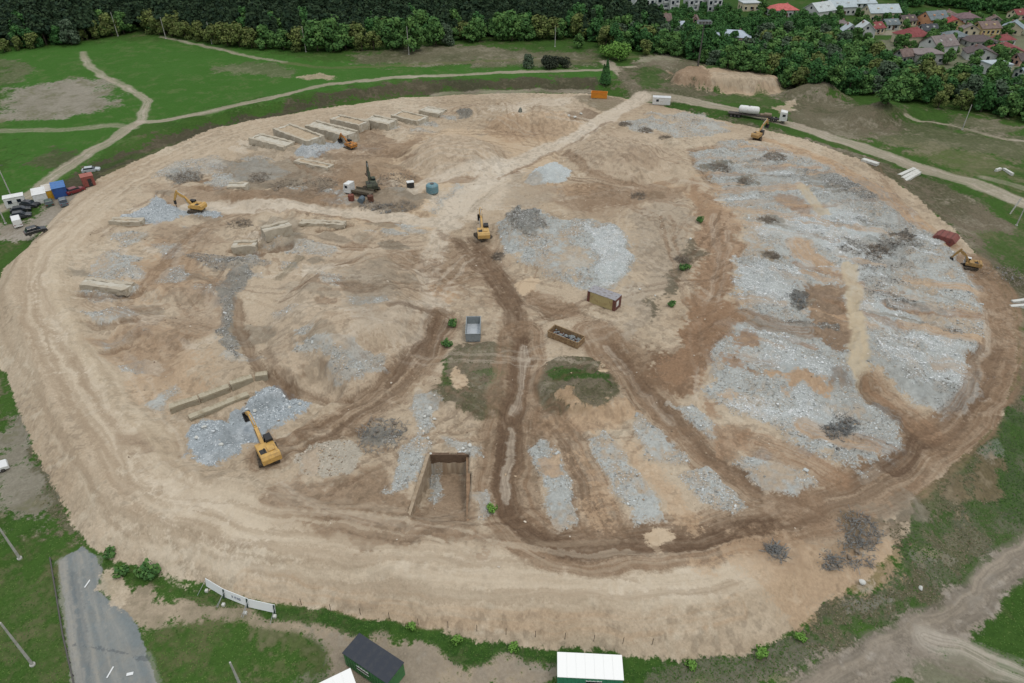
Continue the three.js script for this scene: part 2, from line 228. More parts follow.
  ['s','pale',0.75,4.5,0.6,[-85.6,-152.8,-73,-158.6,-63,-155.9,-46.9,-154.2,-27,-151,-14.7,-147.5]],
  ['s','pale',0.85,5,0.5,[-16.7,-143.5,-17.4,-127.5,-16.9,-117.5,-13.7,-108.8,-14.7,-102.7,-17.6,-94.1]],
  ['s','greyd',0.5,2,0.8,[2.2,-176.6,-4.4,-167.3,-10.3,-155.4]],
  ['p','brown',0.6,4,4,[-16.2,-142.4,-7.8,-140.1,-0.4,-122.3,3.3,-104,-2.3,-107.5,-8.5,-118.2,-12.3,-114.7,-15.2,-121.6]],
  ['p','tan',0.7,2,2,[-17,-118.2,-13.7,-119.8,-12,-116.6,-14,-112.1,-16.2,-114.2]],
  ['s','brown',0.85,2.2,0.5,[-16.4,-127.8,-18.4,-124.9,-21.3,-131.7]],
  ['s','brownd',0.9,2.8,0.4,[-13,-140.1,-6.8,-127.3,-1.4,-113,1.8,-99.5]],
  ['s','brownd',0.85,2.2,0.4,[-9.6,-141,-3.6,-127.1,0.6,-114.4,2.8,-102.5]],
  ['s','brownd',0.8,4,0.6,[-7.5,-135,-0.4,-120.4,3.5,-113.8,7.7,-109.1]],
  ['p','sand2',0.9,1,1,[0.4,-121.1,3.8,-124,6.2,-121.1,5.2,-117.5,2.4,-116,0.6,-118]],
  ['p','brown',0.8,1.5,1.5,[4.7,-118.2,9.6,-115.3,13.3,-112.5,11.4,-108.3,6.4,-110.2,3.2,-114.4]],
  ['s','brown',0.7,3.5,0.7,[7.3,-110.2,12,-108.3,16.5,-105.9,19.8,-102.5]],
  ['p','brown',0.65,3,3,[9.8,-102.7,13.3,-100.8,16.3,-103.6,23.3,-101,25.9,-95,21.3,-87.3,18.6,-92.2,15.4,-95.3]],
  ['p','grey',0.7,4,4,[33,-165.1,44.9,-160.9,40,-135.2,32.4,-118.2,25.7,-104.4,19.5,-99.5,18.6,-104.2,26.3,-121.4,29,-144.7]],
  ['p','clay',0.85,2.5,2.5,[48,-173.2,53.8,-152.1,50.4,-132.8,42.1,-109.2,37.5,-95,29.5,-87.4,22.7,-86.3,21.5,-89.4,28,-98.7,35.2,-114.4,42.3,-135.2,45.2,-154.8]],
  ['p','brownd',0.6,3,3,[28.1,-99.5,35.8,-108.1,42.2,-108.1,41,-101.2,32,-90.9,24.5,-86.7,21.4,-88.4]],
  ['s','pale',0.4,1.5,0.8,[48.9,-151.5,44.4,-129.9,39.1,-114.2,33.1,-104.2]],
  ['s','pale',0.35,1.2,0.8,[49.7,-142.5,45.1,-124.6,38.6,-107.8]],
  ['s','brownd',0.7,2.2,0.5,[52.3,-193.7,51,-180.9,52.1,-165.2]],
  ['s','brown',0.7,2.5,0.6,[51.7,-193.5,61.1,-196.2,74.9,-205.7,83.7,-193.7,90.8,-175.1]],
  ['p','brown',0.45,3,3,[12.7,-171,34.3,-174.1,46.1,-166.6,32.4,-161.1,21.7,-155.7,12,-158.8]],
  ['s','pale',0.5,2,0.8,[12.2,-161.3,28.2,-168,44.6,-172.2,53.6,-165.7]],
  ['p','tan',0.5,2,2,[4.8,-173.6,12.9,-174.2,23.3,-170.8,20.1,-164.6,7.2,-164.2]],
  ['p','weedd',0.6,1.5,1.5,[33.2,-166.6,38.3,-166.1,39,-162.7,33.6,-160.9]],
  ['p','weedd',0.7,2,2,[38.4,-135,42.3,-140.8,41.8,-135.2,37.5,-125.3,30.9,-114.4,25.9,-105.9,25.4,-108.3,32,-120.4]],
  ['p','weed',0.95,1,1.2,[4.1,-86.3,5.3,-91.4,8.4,-95.8,13.7,-96,15.9,-91.5,17.2,-88.1,17.1,-84.3,13.8,-80.8,7.6,-80.8,5.3,-82.8]],
  ['p','grassd',0.85,1.5,1.5,[6.3,-89.2,8.4,-91,13.1,-90.7,15.6,-88.5,14.9,-85.9,11.2,-86.9,7.9,-87.2]],
  ['p','tan',0.7,1,1,[7.4,-83.9,10.2,-85.4,11.5,-82.1,9.1,-81.3]],
  ['p','sand2',1,0.6,0.6,[14.2,-91.2,16.3,-94.3,16.8,-90.7,15.3,-89.2,14.2,-89.7]],
  ['p','weed',0.9,1.5,1.5,[-12.3,-86.1,-12.2,-95,-9,-99.5,0.5,-99.1,1.4,-95.2,0,-84.1,-1.1,-81.2,-6.6,-80.2,-11.2,-82.6]],
  ['p','grassd',0.7,1.5,1.5,[-12.4,-89.1,-11.9,-95.3,-10.4,-94.5,-10.1,-89.4,-11.2,-86.8]],
  ['p','grassd',0.5,1.5,1.5,[-6.3,-90.9,-2.9,-92.7,-1.2,-90.9,-3.7,-88.4]],
  ['p','sand2',0.9,1,1,[-10.4,-89.6,-9.2,-92.5,-7.7,-89.9,-7.9,-86.3,-9.5,-86.1]],
  ['s','brown',0.95,9,0.4,[2,-102.5,1.4,-91.6,0,-81.7,-0.9,-73,-1.1,-65.2,0,-60.9,2.3,-57.6,6.1,-55,12.4,-54.9,21.6,-56.2,32.4,-58.2,43.4,-62.7,54,-67.9,62.7,-73.9,71.1,-79.7,80.6,-89.6,90,-102.5,97.1,-118.2,98.9,-129.7]],
  ['s','brownd',0.95,3.2,0.35,[2.2,-101,0.3,-87.4,-0.9,-77.6,-1.4,-67,-0.4,-61.4,2.3,-57.1,6.7,-54.6,14.9,-54.6,24.2,-56.4,33.7,-58.2]],
  ['s','brownd',0.7,2.2,0.6,[2.8,-95.2,1.3,-83.8,0.6,-75.2,0,-67.2,1.1,-62]],
  ['s','pale',0.55,1.4,0.6,[2.5,-99.5,1.3,-88.8,0.5,-81.9]],
  ['s','brownd',0.75,2.2,0.45,[4.3,-58.2,11.4,-56.7,22.1,-58.1,32.7,-59.4,44.1,-64.6,55.3,-70.7]],
  ['s','pale',0.35,1.6,0.7,[49.5,-67.2,59.2,-73,68.7,-79.7,77.9,-89.4,86.6,-102.7]],
  ['p','sand2',0.9,0.8,0.8,[16.9,-56.7,18.8,-58.1,20.7,-57.9,20.8,-57,18.6,-55.5,18,-54.1,17.3,-55.3]],
  ['s','brownd',0.85,2.8,0.4,[16.2,-102.7,20.2,-91.6,22.4,-84.2,26.9,-75,32.4,-67.4,39,-62]],
  ['s','brown',0.9,8,0.45,[15.5,-103.6,20,-90.6,22.8,-82.2,27.9,-72.8,33.4,-65.8,39,-62]],
  ['s','brownd',0.6,2,0.6,[18,-99.5,21.6,-89.9,24.4,-82.1,29.4,-72.6,34.9,-65.9]],
  ['s','pale',0.45,1.4,0.7,[16.8,-99.7,21.3,-87.3,24.7,-79.1]],
  ['p','tan',0.7,1.5,1.5,[4.4,-79.8,10.7,-80.9,18,-83.2,20.2,-80.6,13.6,-77.6,7.3,-76.6,5.1,-77]],
  ['s','brown',0.85,6.5,0.5,[5.7,-80.3,7.9,-73.8,9.9,-67.2,11.3,-58.2]],
  ['s','brownd',0.5,1.6,0.7,[6.2,-78.5,8.8,-70.7,10.8,-60.9]],
  ['p','tan',0.6,2,2,[16.4,-75.2,19,-72.8,22.4,-67,25.3,-60.9,22.1,-58.4,20.5,-60.1,18.9,-67]],
  ['p','tan',0.55,3,2,[10,-75.5,12.5,-67.2,13.7,-59.9,11.6,-58.2,10.2,-65.1]],
  ['s','brown',0.9,6.5,0.45,[-12.7,-107.5,-15.3,-96.1,-20,-85.9,-26.1,-79.1,-32.1,-74.9,-35.9,-71.6]],
  ['s','brownd',0.65,1.6,0.5,[-12.3,-106.8,-14.5,-96.7,-19.3,-85.6,-25.3,-78.9,-31.1,-74.1]],
  ['s','brownd',0.55,1.4,0.5,[-14.3,-106.4,-16.5,-96.2,-21.1,-86.7,-27.2,-80.6,-33,-75.8]],
  ['p','brown',0.7,3,3,[-33.8,-63.5,-30.4,-68.3,-25.9,-67.2,-15.9,-66.8,-13.2,-59.1,-5.4,-55.6,-1.5,-55,-14.2,-54.9,-23.4,-56.5,-29.9,-59.1]],
  ['s','brownd',0.4,1.6,0.7,[-33.6,-64.7,-26.8,-59.9,-18.3,-57.1,-9.2,-55.7,-1.5,-55.9]],
  ['s','pale',0.3,1.6,0.7,[-32.6,-65.9,-24.3,-60.7,-14.7,-58.6,-6.7,-57.2]],
  ['p','brown',0.7,1.5,1.2,[-13.4,-59,-12.2,-72.2,-6.8,-72.8,-5.4,-55.6,-9.2,-55.7]],
  ['p','flat',0.6,2,2,[-50.7,-66.1,-36.9,-66.5,-30.5,-59.1,-23,-55,-32.1,-55.7,-40.9,-59]],
  ['p','rubb',0.95,1.2,1.6,[-91.4,-164.3,-83.8,-157.5,-73.2,-157,-70.8,-152.3,-77.9,-151.8,-85.5,-146.9,-94.8,-151.5,-91.2,-154.7]],
  ['p','rub',0.8,1.2,1.6,[-93.3,-143.5,-86.4,-143.5,-82.4,-136.9,-86.6,-136.3,-92.7,-140.8]],
  ['p','rub',0.85,1.2,1.6,[-90.9,-129.3,-86.8,-134.3,-80.9,-132,-79.2,-123.5,-80.9,-121.1,-74.5,-118.1,-77.2,-115.8,-86.4,-117.1,-87.5,-122.6]],
  ['p','rub',0.8,1,1.4,[-82.5,-109.6,-74.5,-112.1,-71.2,-107.5,-75.8,-105.3,-80.6,-107.3]],
  ['p','rub',0.8,1,1.2,[-74.2,-99.8,-69.6,-101.5,-68.6,-100.2,-72.4,-97.7]],
  ['p','rubd',0.85,1.4,1.8,[-61.1,-122.6,-56.8,-127.1,-54.4,-126.1,-53.3,-119.1,-53.9,-111.8,-46.7,-93.2,-51.8,-98.5,-57.2,-110.1]],
  ['p','rub',0.75,1,1.4,[-73.3,-124,-70.6,-127.1,-66,-121.4,-68.3,-119.4,-71.5,-119.9]],
  ['p','rubd',0.8,1.4,1.6,[-95.7,-180.4,-86.7,-182.2,-83.3,-174.2,-89.8,-170.4]],
  ['p','rubb',0.8,1,1.4,[-62.8,-193.7,-58.4,-201.8,-51.9,-202.6,-49.9,-199.7,-55.1,-190.3,-60.9,-190.5]],
  ['p','rub',0.8,1,1.2,[-67.5,-92.7,-63.6,-95,-62.7,-91.7,-66.1,-90.4]],
  ['p','rub',0.85,1,1.2,[-59,-83.9,-57.9,-86,-55.7,-88.2,-54.3,-86.2,-55.9,-82.2]],
  ['p','rub',0.7,1.5,1.6,[-79.9,-185.1,-71.4,-188.6,-61.3,-180.4,-64.6,-172.9,-73.3,-174.8]],
  ['p','rub',0.5,2,2.4,[-98.4,-177.1,-94.8,-188.6,-84.6,-192.2,-76.6,-181,-87.1,-175.8]],
  ['p','rubb',1,1,1.2,[-50,-76.4,-49.1,-80.2,-45.7,-80.1,-42.9,-82.5,-41.1,-86,-38.4,-87.2,-34.2,-85.4,-34.3,-82.7,-37.9,-78.4,-40.3,-72.2,-44,-70.3,-47.9,-72.8]],
  ['p','gravd',0.85,0.8,0.8,[-32,-70.5,-30.7,-74.3,-26.8,-75.2,-23.2,-74.1,-21.8,-71.4,-22.9,-68.1,-26.7,-67.7,-30.6,-68.8]],
  ['p','tan',0.4,1,1,[-31.3,-70.7,-30.3,-73.7,-28.8,-72.8,-28.1,-68.3,-30.3,-69]],
  ['p','rub',0.9,1.2,1.2,[-17.6,-64.2,-16.6,-72.6,-15,-76.2,-12.6,-74.3,-12.5,-69.7,-14.8,-65.2]],
  ['p','rub',0.85,1,1.2,[-16.9,-81.9,-15,-85.2,-12.4,-85.6,-11.6,-83.4,-12.7,-77.8,-14.4,-76.2]],
  ['p','rubd',0.8,1.2,1.2,[-24,-75.9,-21.7,-78,-17.3,-77.8,-17.5,-74.7,-21.9,-73.7]],
  ['p','rub',0.8,1,1,[-12.5,-65.6,-12.3,-71.6,-10.6,-72.1,-9.8,-68.3,-11.2,-64.4]],
  ['p','rub',0.7,1,1.2,[-10.9,-75,-6.4,-75.2,-4.7,-72.2,-6.2,-71.2,-10,-73.6]],
  ['p','rub',0.7,1,1,[-5.8,-64.4,-3.4,-65.2,-2.7,-61.6,-4.5,-59.9]],
  ['p','rub',0.7,2,2,[-15.3,-174.3,-10.9,-166.4,-17.9,-157.7,-21.2,-153.3,-16,-165.1]],
  ['p','greyd',0.6,1.6,2,[-40.5,-158.6,-36.9,-166.8,-26.7,-169,-22,-160.9,-27.4,-153.9,-36,-154.4]],
  ['p','rub',0.95,1.5,2,[-3.2,-143.9,2,-158.3,7.8,-148.3,18.5,-148,26.7,-139.4,26.8,-129,23.4,-121.4,17.6,-116.7,12.8,-118.4,10.9,-121.6,3.8,-127.6,-2.6,-133.5]],
  ['p','rubd',0.7,1.5,2,[-1.7,-153.8,2,-158.6,6.6,-148.3,7.9,-143.4,5.2,-139.7,0.7,-139]],
  ['p','rubw',0.8,1.5,2,[17,-145.1,25.6,-139.7,26.3,-130.1,22.2,-121.4,18,-120.4,19,-130.9]],
  ['p','sand',0.5,2,2,[10.5,-132.5,16.2,-135.4,17.3,-124.4,13,-121.8,10,-124.9]],
  ['p','rubw',1,0.8,0.8,[3.2,-173.1,7.3,-183.8,12.5,-187.4,16.5,-179.7,14.5,-173.7,6.1,-170.4]],
  ['p','rub',0.75,1.5,1.6,[34.5,-222.1,45.6,-226.7,51.6,-219.8,43.1,-211.2,37.2,-213.7]],
  ['p','rub',0.75,1.5,1.6,[45.5,-216.2,58.2,-223.7,66.8,-218.9,67.6,-212,53.9,-204.1,48.1,-207.9]],
  ['p','rub',0.55,2,2.4,[42.7,-229.4,63.1,-231.3,72.5,-216,60.2,-218]],
  ['p','rub',0.95,1,1,[2.3,-73.9,5,-75.2,7,-70.9,8.7,-63.4,8.9,-59.3,6.3,-58.8,4.5,-63.4,3.3,-69]],
  ['p','tan',0.7,1,1,[3.6,-70.5,6.5,-71,6.9,-67.9,4,-67.4]],
  ['p','rub',0.95,1,1,[10.7,-76.2,13.8,-77.2,16.8,-71.8,19.3,-65.2,20,-59.3,15.8,-58.5,13.7,-65.2]],
  ['p','rub',0.9,1,1,[17.9,-77.6,20.1,-80.2,22.1,-77.6,25.6,-71.6,24.8,-70.5,20.9,-70.7,18.9,-74.1]],
  ['p','rub',0.95,1,1,[24.1,-68.6,28.1,-70.1,31.9,-62.4,29.4,-60.3,26,-63]],
  ['p','rub',0.85,1,1.2,[25.3,-82.6,28.8,-83.9,32.7,-76.4,30.8,-74.8,27.5,-78.1]],
  ['p','rub',0.9,1,1.2,[32.8,-69.7,37.7,-73.2,42.3,-66.7,39.7,-63,36,-64.9]],
  ['p','rub',0.92,2.5,3,[51.3,-192,68.2,-200.9,80.6,-193.2,91.6,-177.1,96.3,-157.9,96.9,-139.4,97.2,-129.7,93.8,-117.5,86.4,-102.7,79.7,-92.3,72,-83,66.1,-80.8,64,-84.6,61.3,-88.7,58.5,-87.1,59.3,-83.6,61.2,-78.5,60.4,-74.7,55.8,-71.8,48.4,-68.3,42.9,-73,38.9,-79.7,33.8,-84.4,31.4,-88.4,35.2,-96.5,42.8,-106.9,51.5,-132.5,54.5,-151.9,52.4,-166.4]],
  ['p','rubw',0.6,4,4,[58.2,-146.6,77.9,-155.3,84.7,-142.7,82.9,-128.6,69.9,-118,68.6,-127.5,64.8,-138.1,57,-138.5]],
  ['p','rubw',0.5,3,4,[49,-128,59,-121.6,58.8,-116.9,50.8,-108.3,45.3,-112.5]],
  ['p','rubw',0.5,3,4,[42.8,-96.7,49.4,-98.1,54.3,-92.8,52.5,-89,43.3,-90.1]],
  ['p','rubw',0.55,3,4,[37.6,-86.5,45.3,-84.9,51.8,-80.6,56.7,-77.4,52.7,-75.2,44.7,-78.5,38,-82.1]],
  ['p','rubw',0.5,3,4,[72,-117.5,75.3,-112.3,70.8,-102.3,64.6,-98.8,66.7,-105.6]],
  ['p','rubw',0.45,3,4,[64.7,-97.1,76.9,-99.9,82.1,-97.2,72.9,-84.6,65.2,-85.6]],
  ['p','rubd',0.45,3,4,[79.1,-180.2,94.1,-170.3,95.6,-156.3,87.3,-159.9,77.4,-167.7]],
  ['p','rubd',0.45,3,4,[75.9,-137.8,88.6,-140.8,83.8,-126.1,73.2,-120.8,71.9,-127.8]],
  ['p','rubd',0.4,3,4,[48.8,-78.5,53.5,-77,54.2,-75.2,50.1,-74.1,48.3,-75.6]],
  ['p','rubd',0.4,2,3,[46.2,-74,50.4,-73.2,51.2,-70.7,47.6,-69.9]],
  ['p','rubd',0.35,3,4,[64.8,-89.3,73,-91.4,72.7,-85.8,66.7,-83.4]],
  ['p','weedd',0.6,2.5,2,[53.2,-180,59,-185.5,61.7,-182,58.7,-177.6,53.6,-174.7]],
  ['p','weedd',0.55,2.5,2,[59.3,-173,63.5,-173.6,63.4,-167.8,59.4,-166.4]],
  ['p','weedd',0.5,2,2,[59,-147.5,62,-149.8,63.1,-147,59.9,-144.4]],
  ['p','weedd',0.5,2,2,[54.2,-131.5,56.6,-132.1,57.8,-129,55.3,-127.9]],
  ['s','tan',0.7,3,0.6,[39.4,-172.6,44.4,-169.3,48.6,-156.6,51.8,-154.4,58.5,-152.3,64.3,-150,72.6,-149.7]],
  ['s','tan',0.8,3.4,0.5,[53.2,-164.3,66.3,-166,74.8,-167.6]],
  ['s','tan',0.7,2.2,0.6,[66.7,-180.9,77.5,-181.3,83.8,-179.6]],
  ['p','clay',0.6,2,2,[69.7,-163.7,73.4,-160.7,73.2,-151.5,69.2,-148.6,67,-154.2,65.9,-159.8]],
  ['s','tan',0.85,5,0.5,[63.5,-136,63,-129.8,65.1,-126.4,66.6,-123.1]],
  ['p','brown',0.9,2.5,2.5,[59.2,-118.8,67.1,-117.3,59.6,-97.2,56.3,-98.4,53.9,-101.3,57.2,-106.3,58,-111.5]],
  ['p','rubdd',0.75,1,1,[54.5,-113.8,57,-116.7,58.2,-114.3,56.6,-111.7,54.2,-111.7]],
  ['p','greyd',0.7,1.5,1.5,[54.8,-111.1,58,-111.5,57.3,-108.3,54.5,-107.9]],
  ['s','brown',0.85,4.5,0.5,[43.4,-107.5,46.6,-104.2,53.3,-102]],
  ['s','tan',0.5,3,0.6,[44.4,-112.5,49.2,-112.3,51.6,-110.7]],
  ['p','clay',0.8,2,2,[40.8,-102.4,44.1,-101.8,42.8,-96.7,40.1,-96]],
  ['p','clay',0.8,2,2,[37.5,-95.4,40.6,-94.7,40.8,-90,37.2,-91.5]],
  ['p','tan',0.9,2,2,[42.8,-88.4,48.6,-90.4,52.4,-87,52.5,-84.9,49.2,-85.3,44.9,-86.8]],
  ['p','tan',0.7,1.5,1.5,[43.5,-86.2,45.3,-86.1,44.5,-84.4,43.3,-84.9]],
  ['p','brownd',0.5,2,2,[53.1,-90.5,55.8,-89.8,56.1,-88.4,53.5,-88.5]],
  ['p','clay',0.8,2,2,[31.7,-76.6,37.7,-77,36.1,-73.6,33.3,-71,30.8,-71.8]],
  ['p','tan',0.6,1.5,1.5,[34.7,-88.1,37.8,-87.5,36.6,-85.1,34.4,-85.6]],
  ['p','clay',0.75,2,2,[31.1,-86.7,33.6,-83.7,33.9,-79.3,31.3,-79.6,30.1,-82.1]],
  ['s','clay',0.9,5,0.5,[36.7,-73.7,40.2,-72.8,43.1,-69.9,45.1,-67.4]],
  ['s','brown',0.5,2,0.6,[37.5,-72.2,41.2,-70.1,43.5,-66.8]],
  ['s','tan',0.85,4,0.5,[45.1,-78,47.8,-76.2,50.1,-74.7,52.8,-73.9]],
  ['s','clay',0.6,3,0.6,[53,-75.2,55.2,-73.9,57,-73]],
  ['s','tan',0.85,2.6,0.6,[80.2,-120.2,86.2,-118.1,93.9,-116.7]],
  ['s','clay',0.9,3.2,0.5,[72.6,-111.3,79.3,-108.3,89.4,-106.4]],
  ['s','tan',0.85,2.8,0.6,[71.5,-103.7,77.6,-101.5,84.1,-99.7]],
  ['s','tan',0.6,2.6,0.6,[71.6,-92.9,76.1,-92.5,79.1,-91.6]],
  ['s','clay',0.6,2.6,0.6,[66.5,-107.3,69.4,-105.2,70.8,-102.3]],
  ['s','brown',0.5,3,0.7,[102.8,-189.8,95.6,-156.3,89.8,-141.3]],
  ['s','paleb',1,3,0.15,[70.8,-125.7,66.7,-112.5,62.9,-102.3,58.6,-91.9,58.5,-87.5]],
  ['s','paleb',0.9,2.6,0.2,[75.1,-167,74.9,-159.3,74.8,-150.8]],
  ['s','tan',0.9,5,0.5,[76.3,-205.2,88.5,-183.4,93.8,-163.5,95.5,-146.1,98.3,-138]],
  ['s','brown',0.8,6,0.45,[98.9,-129.7,96.7,-118.2,90.6,-104.2,82.5,-92.3,72,-81.5,62.9,-74.3]],
  ['s','pale',0.4,1.4,0.6,[94.7,-123.7,90.7,-110,84.2,-97.9,74.2,-85.6]],
  ['s','brownd',0.85,3.4,0.4,[58.9,-87.3,59.3,-83.6,61.5,-79.5,62.5,-76,59.8,-72.6,54.6,-69.2]],
  ['s','clay',0.8,4,0.5,[59.6,-87.6,62.5,-81.5,63.9,-76.4]],
  ['p','rubdd',0.7,1,1.2,[86.1,-140.3,90.2,-142.2,91,-138.5,88.7,-137.2]],
  ['p','rubdd',0.5,1,1.2,[78.4,-133.2,84.1,-136,84.6,-132.5,80.5,-130.4]],
  ['p','weedd',0.6,1.5,2,[42.5,-58.4,45.6,-61.2,47.6,-60.7,45.5,-56.9,41.7,-54.5,38.9,-53.5]],
  ['p','brown',0.55,4,3,[-53.3,-195.2,-34.2,-195,-31.4,-174.3,-39.5,-167.3,-48.1,-170.8]],
  ['s','brown',0.75,3,0.35,[-32.5,-182.4,-24.7,-174.1,-11.3,-174,0.5,-179.3]],
  ['s','brown',0.75,2.6,0.35,[15.8,-194.4,20,-179.4,26.3,-173.9,35,-169.9,43.2,-172.8]],
  ['p','grey',0.65,4,3,[0,-176.9,12.7,-171.6,13.8,-162.7,4.5,-156.9,-3,-160.8]],
  ['p','brown',0.6,4,3,[16.7,-171.9,46.2,-167.5,44.8,-160,32,-158.5,19.4,-157.8]],
  ['p','greyd',0.5,3,3,[-84.7,-188.4,-60.6,-188.9,-49.9,-179.2,-56,-170.7,-70.8,-164.5]],
  ['p','brown',0.65,4,3,[-73.8,-165.4,-44.8,-167.6,-41.8,-159.2,-62,-156,-71.7,-160.9]],
  ['p','brown',0.5,3,3,[-85.5,-146.9,-70.9,-149.1,-65.3,-139.6,-72.4,-137.2,-81.4,-137.4]],
  ['p','rubd',0.6,1.4,1.8,[-69.4,-129.5,-60.3,-131.4,-54.4,-128.5,-55.3,-125.5,-63,-126.5]],
  ['p','rub',0.6,1.2,1.6,[-82.2,-173.6,-75.9,-176.6,-72,-170.9,-77.2,-167.1]],
  ['p','rub',0.6,1.2,1.6,[-81.2,-136.7,-75.1,-138.5,-71.3,-132.2,-76,-129.7]],
  ['p','greyd',0.55,1.6,1.6,[-59.8,-149.3,-52.2,-151.9,-48.1,-139.7,-51.5,-135,-56.4,-137.6]],
  ['p','rub',0.55,1.2,1.6,[-57.4,-142,-56.2,-148.6,-52.7,-143.6,-53.4,-136.9,-56.4,-137.6]],
  ['p','brown',0.5,4,3,[-76.3,-102,-68,-102.5,-59.5,-98.9,-58.2,-91.2,-65.7,-92.7]],
  ['p','brown',0.45,4,3,[-65.9,-116,-59.7,-117.9,-54.9,-104,-58,-100,-64.2,-106.4]],
  ['s','pale',1,5.5,0.3,[-80.2,-157.8,-63.1,-156.2,-47.3,-155.7,-27.1,-151.5,-14.2,-147.1]],
  ['s','pale',0.95,6.5,0.3,[45.9,-246,33.4,-229.8,19.3,-207.1,9.7,-196.9,-2,-183.2,-10.9,-166.4,-15.5,-152.1]],
  ['s','brown',0.7,1.2,0.3,[31.9,-222.5,19,-202.8,9.5,-191.7,-3.2,-175.6]],
  ['s','brown',0.6,1,0.3,[-62.7,-154.5,-46.3,-151.7,-26.6,-148.3]],
  ['s','pale',0.8,3.5,0.4,[0,-186,-11.5,-179,-22,-174.1,-25.2,-167.3]],
  ['p','tan',0.55,3,3,[23.3,-52.8,32.6,-54.7,47.8,-56.9,50.4,-55.5,44.5,-51.2,34,-45.5,31.2,-47,29.7,-49.3]],
  ['p','brown',0.35,3,3,[27.7,-55.2,42.1,-59.3,52.3,-60.9,49.4,-57.6,36.1,-53.7,28.3,-52.8]],
  ['p','greyd',0.5,2,2,[46.3,-62.4,54.9,-65.2,59.3,-63.9,54.7,-60.3,48,-60.4]],
  ['s','brownd',0.6,1.2,0.3,[-1.9,-79.5,-2.2,-71,-1.9,-64.4,-0.5,-60.1,2,-55.9]],
  ['s','pale',0.6,1.3,0.4,[-0.3,-77.6,-0.7,-69,-0.6,-64.4]],
  ['s','brownd',0.7,1.6,0.4,[16.1,-54.4,26.5,-55.7,36.4,-58.3,46.2,-62.7,56.8,-69.2]],
  ['s','brownd',0.6,1.4,0.4,[62.2,-73,70,-78.7,78.5,-87.4,87.3,-99.5]],
  ['s','brownd',0.5,1.2,0.4,[61,-75.2,69,-80.8,77.4,-89.4,84.7,-100]],
  ['p','clay',0.8,2,2,[35.3,-112.8,43.5,-111.5,42.8,-106.7,35.8,-97.1,30.7,-91.1,26,-88.2,24.1,-89.9,30.8,-102.5]],
  ['p','brown',0.7,3,3,[-50.1,-220.7,-44.7,-217.2,-34.6,-203.9,-25.8,-206.5,-28.2,-190.4,-37.6,-191.7,-46.1,-195.6]],
  ['s','brownd',0.6,2,0.6,[-55.7,-191.7,-46.8,-191.2,-36.7,-191.5,-29.1,-190.3]],
  ['s','brown',0.7,2,0.5,[-63.2,-190,-59.4,-184.2,-53.9,-178.4,-45.7,-174.6]],
  ['s','road',0.7,2.4,0.5,[-28.3,-250.8,-11.6,-253.9,10.2,-255.1,28.3,-254.2]],
  ['p','rubd',0.8,1,1.2,[-18.9,-228.5,-17.3,-230.2,-13.9,-229.2,-13.2,-226.6,-16.4,-224.8]],
  ['s','brown',0.75,4.5,0.6,[-73.3,-118.4,-74.4,-130.7,-72.6,-144.5]],
  ['s','pale',0.5,1.6,0.6,[-71.9,-120.9,-73.1,-133.3,-71.7,-145.2]],
  ['s','brown',0.5,2.2,0.6,[-73.2,-110.9,-67.6,-111.7]],
  ['s','rubd',0.7,3,0.5,[-69.9,-132.2,-65.1,-130.7,-58.2,-130.6,-53.7,-129.1]],
  ['s','ditch',0.7,1.8,0.3,[-53.7,-113.4,-50.1,-103.6,-43.4,-91.9,-40.6,-88.6,-36.8,-86.8]],
  ['s','ditch',0.5,1.6,0.4,[-43.9,-97.1,-39.5,-90.2,-37.1,-88.2]],
  ['s','ditch',0.7,2,0.3,[-62,-134.5,-55,-133.3,-49.7,-136.5]],
  ['s','ditch',0.8,1.6,0.3,[-45.3,-144.7,-41.6,-145.6,-37.7,-146.6]],
  ['s','ditch',0.6,1.4,0.3,[-86.3,-116.2,-81.4,-115.5,-74.6,-116.2]],
  ['s','ditch',0.55,1.4,0.3,[-79.9,-105.6,-74.6,-104.6,-70.5,-106]],
  ['s','ditch',0.5,1.2,0.3,[-72.2,-97,-68.1,-99.1]],
  ['s','ditch',0.6,1.3,0.3,[-26.1,-84.9,-23,-86.7,-20.3,-91.4,-18.7,-96.1]],
  ['s','ditch',0.5,1.6,0.4,[-36.5,-87.1,-31.6,-85.4,-26.6,-84.4]],
  ['s','weed',0.7,2.2,0.4,[-48.4,-122.9,-47.3,-127.3,-46.2,-131.6]],
  ['p','greyd',0.35,3,2.5,[-33.3,-120.7,-26.7,-124.9,-21.9,-119.2,-22.5,-110.6,-27.6,-106.1,-31.2,-109.9]],
  ['p','grey',0.5,2.5,2,[-28.5,-102.1,-22.3,-105.4,-20.2,-105.1,-23.5,-98.8,-26.3,-97.9]],
  ['p','brown',0.5,1,1,[-35.7,-91.2,-34.5,-91.7,-34.7,-89.3,-35.7,-88.2]],
  ['p','brown',0.5,1,1,[-32.4,-91.2,-30.3,-90.6,-31.2,-89.8]],
  ['s','pale',0.5,2.4,0.6,[-30.8,-93.3,-25.4,-97.2,-20.4,-104.2,-16.5,-113.8]],
  ['s','brownd',0.7,1.5,0.4,[-22.3,-105.4,-17.4,-108.5,-14.2,-108.3,-13.9,-106,-16.1,-100.3,-20.5,-87.6]],
  ['s','brown',0.5,6,0.8,[-81.5,-114.4,-67.6,-105.8,-57.4,-103.1]],
  ['p','brown',0.3,5,4,[-80.4,-135,-67.6,-139.6,-57.5,-117.1,-61.3,-113.6,-69.6,-114.4]],
  ['p','brown',0.35,4,4,[12,-158.8,32.4,-161.1,31.4,-154.4,21.2,-151.3]],
  ['s','bank',0.7,3.4,0.4,[-98.7,-132.8,-87.7,-112.8,-73.6,-94.8,-60.3,-81.2,-50.8,-72.2]],
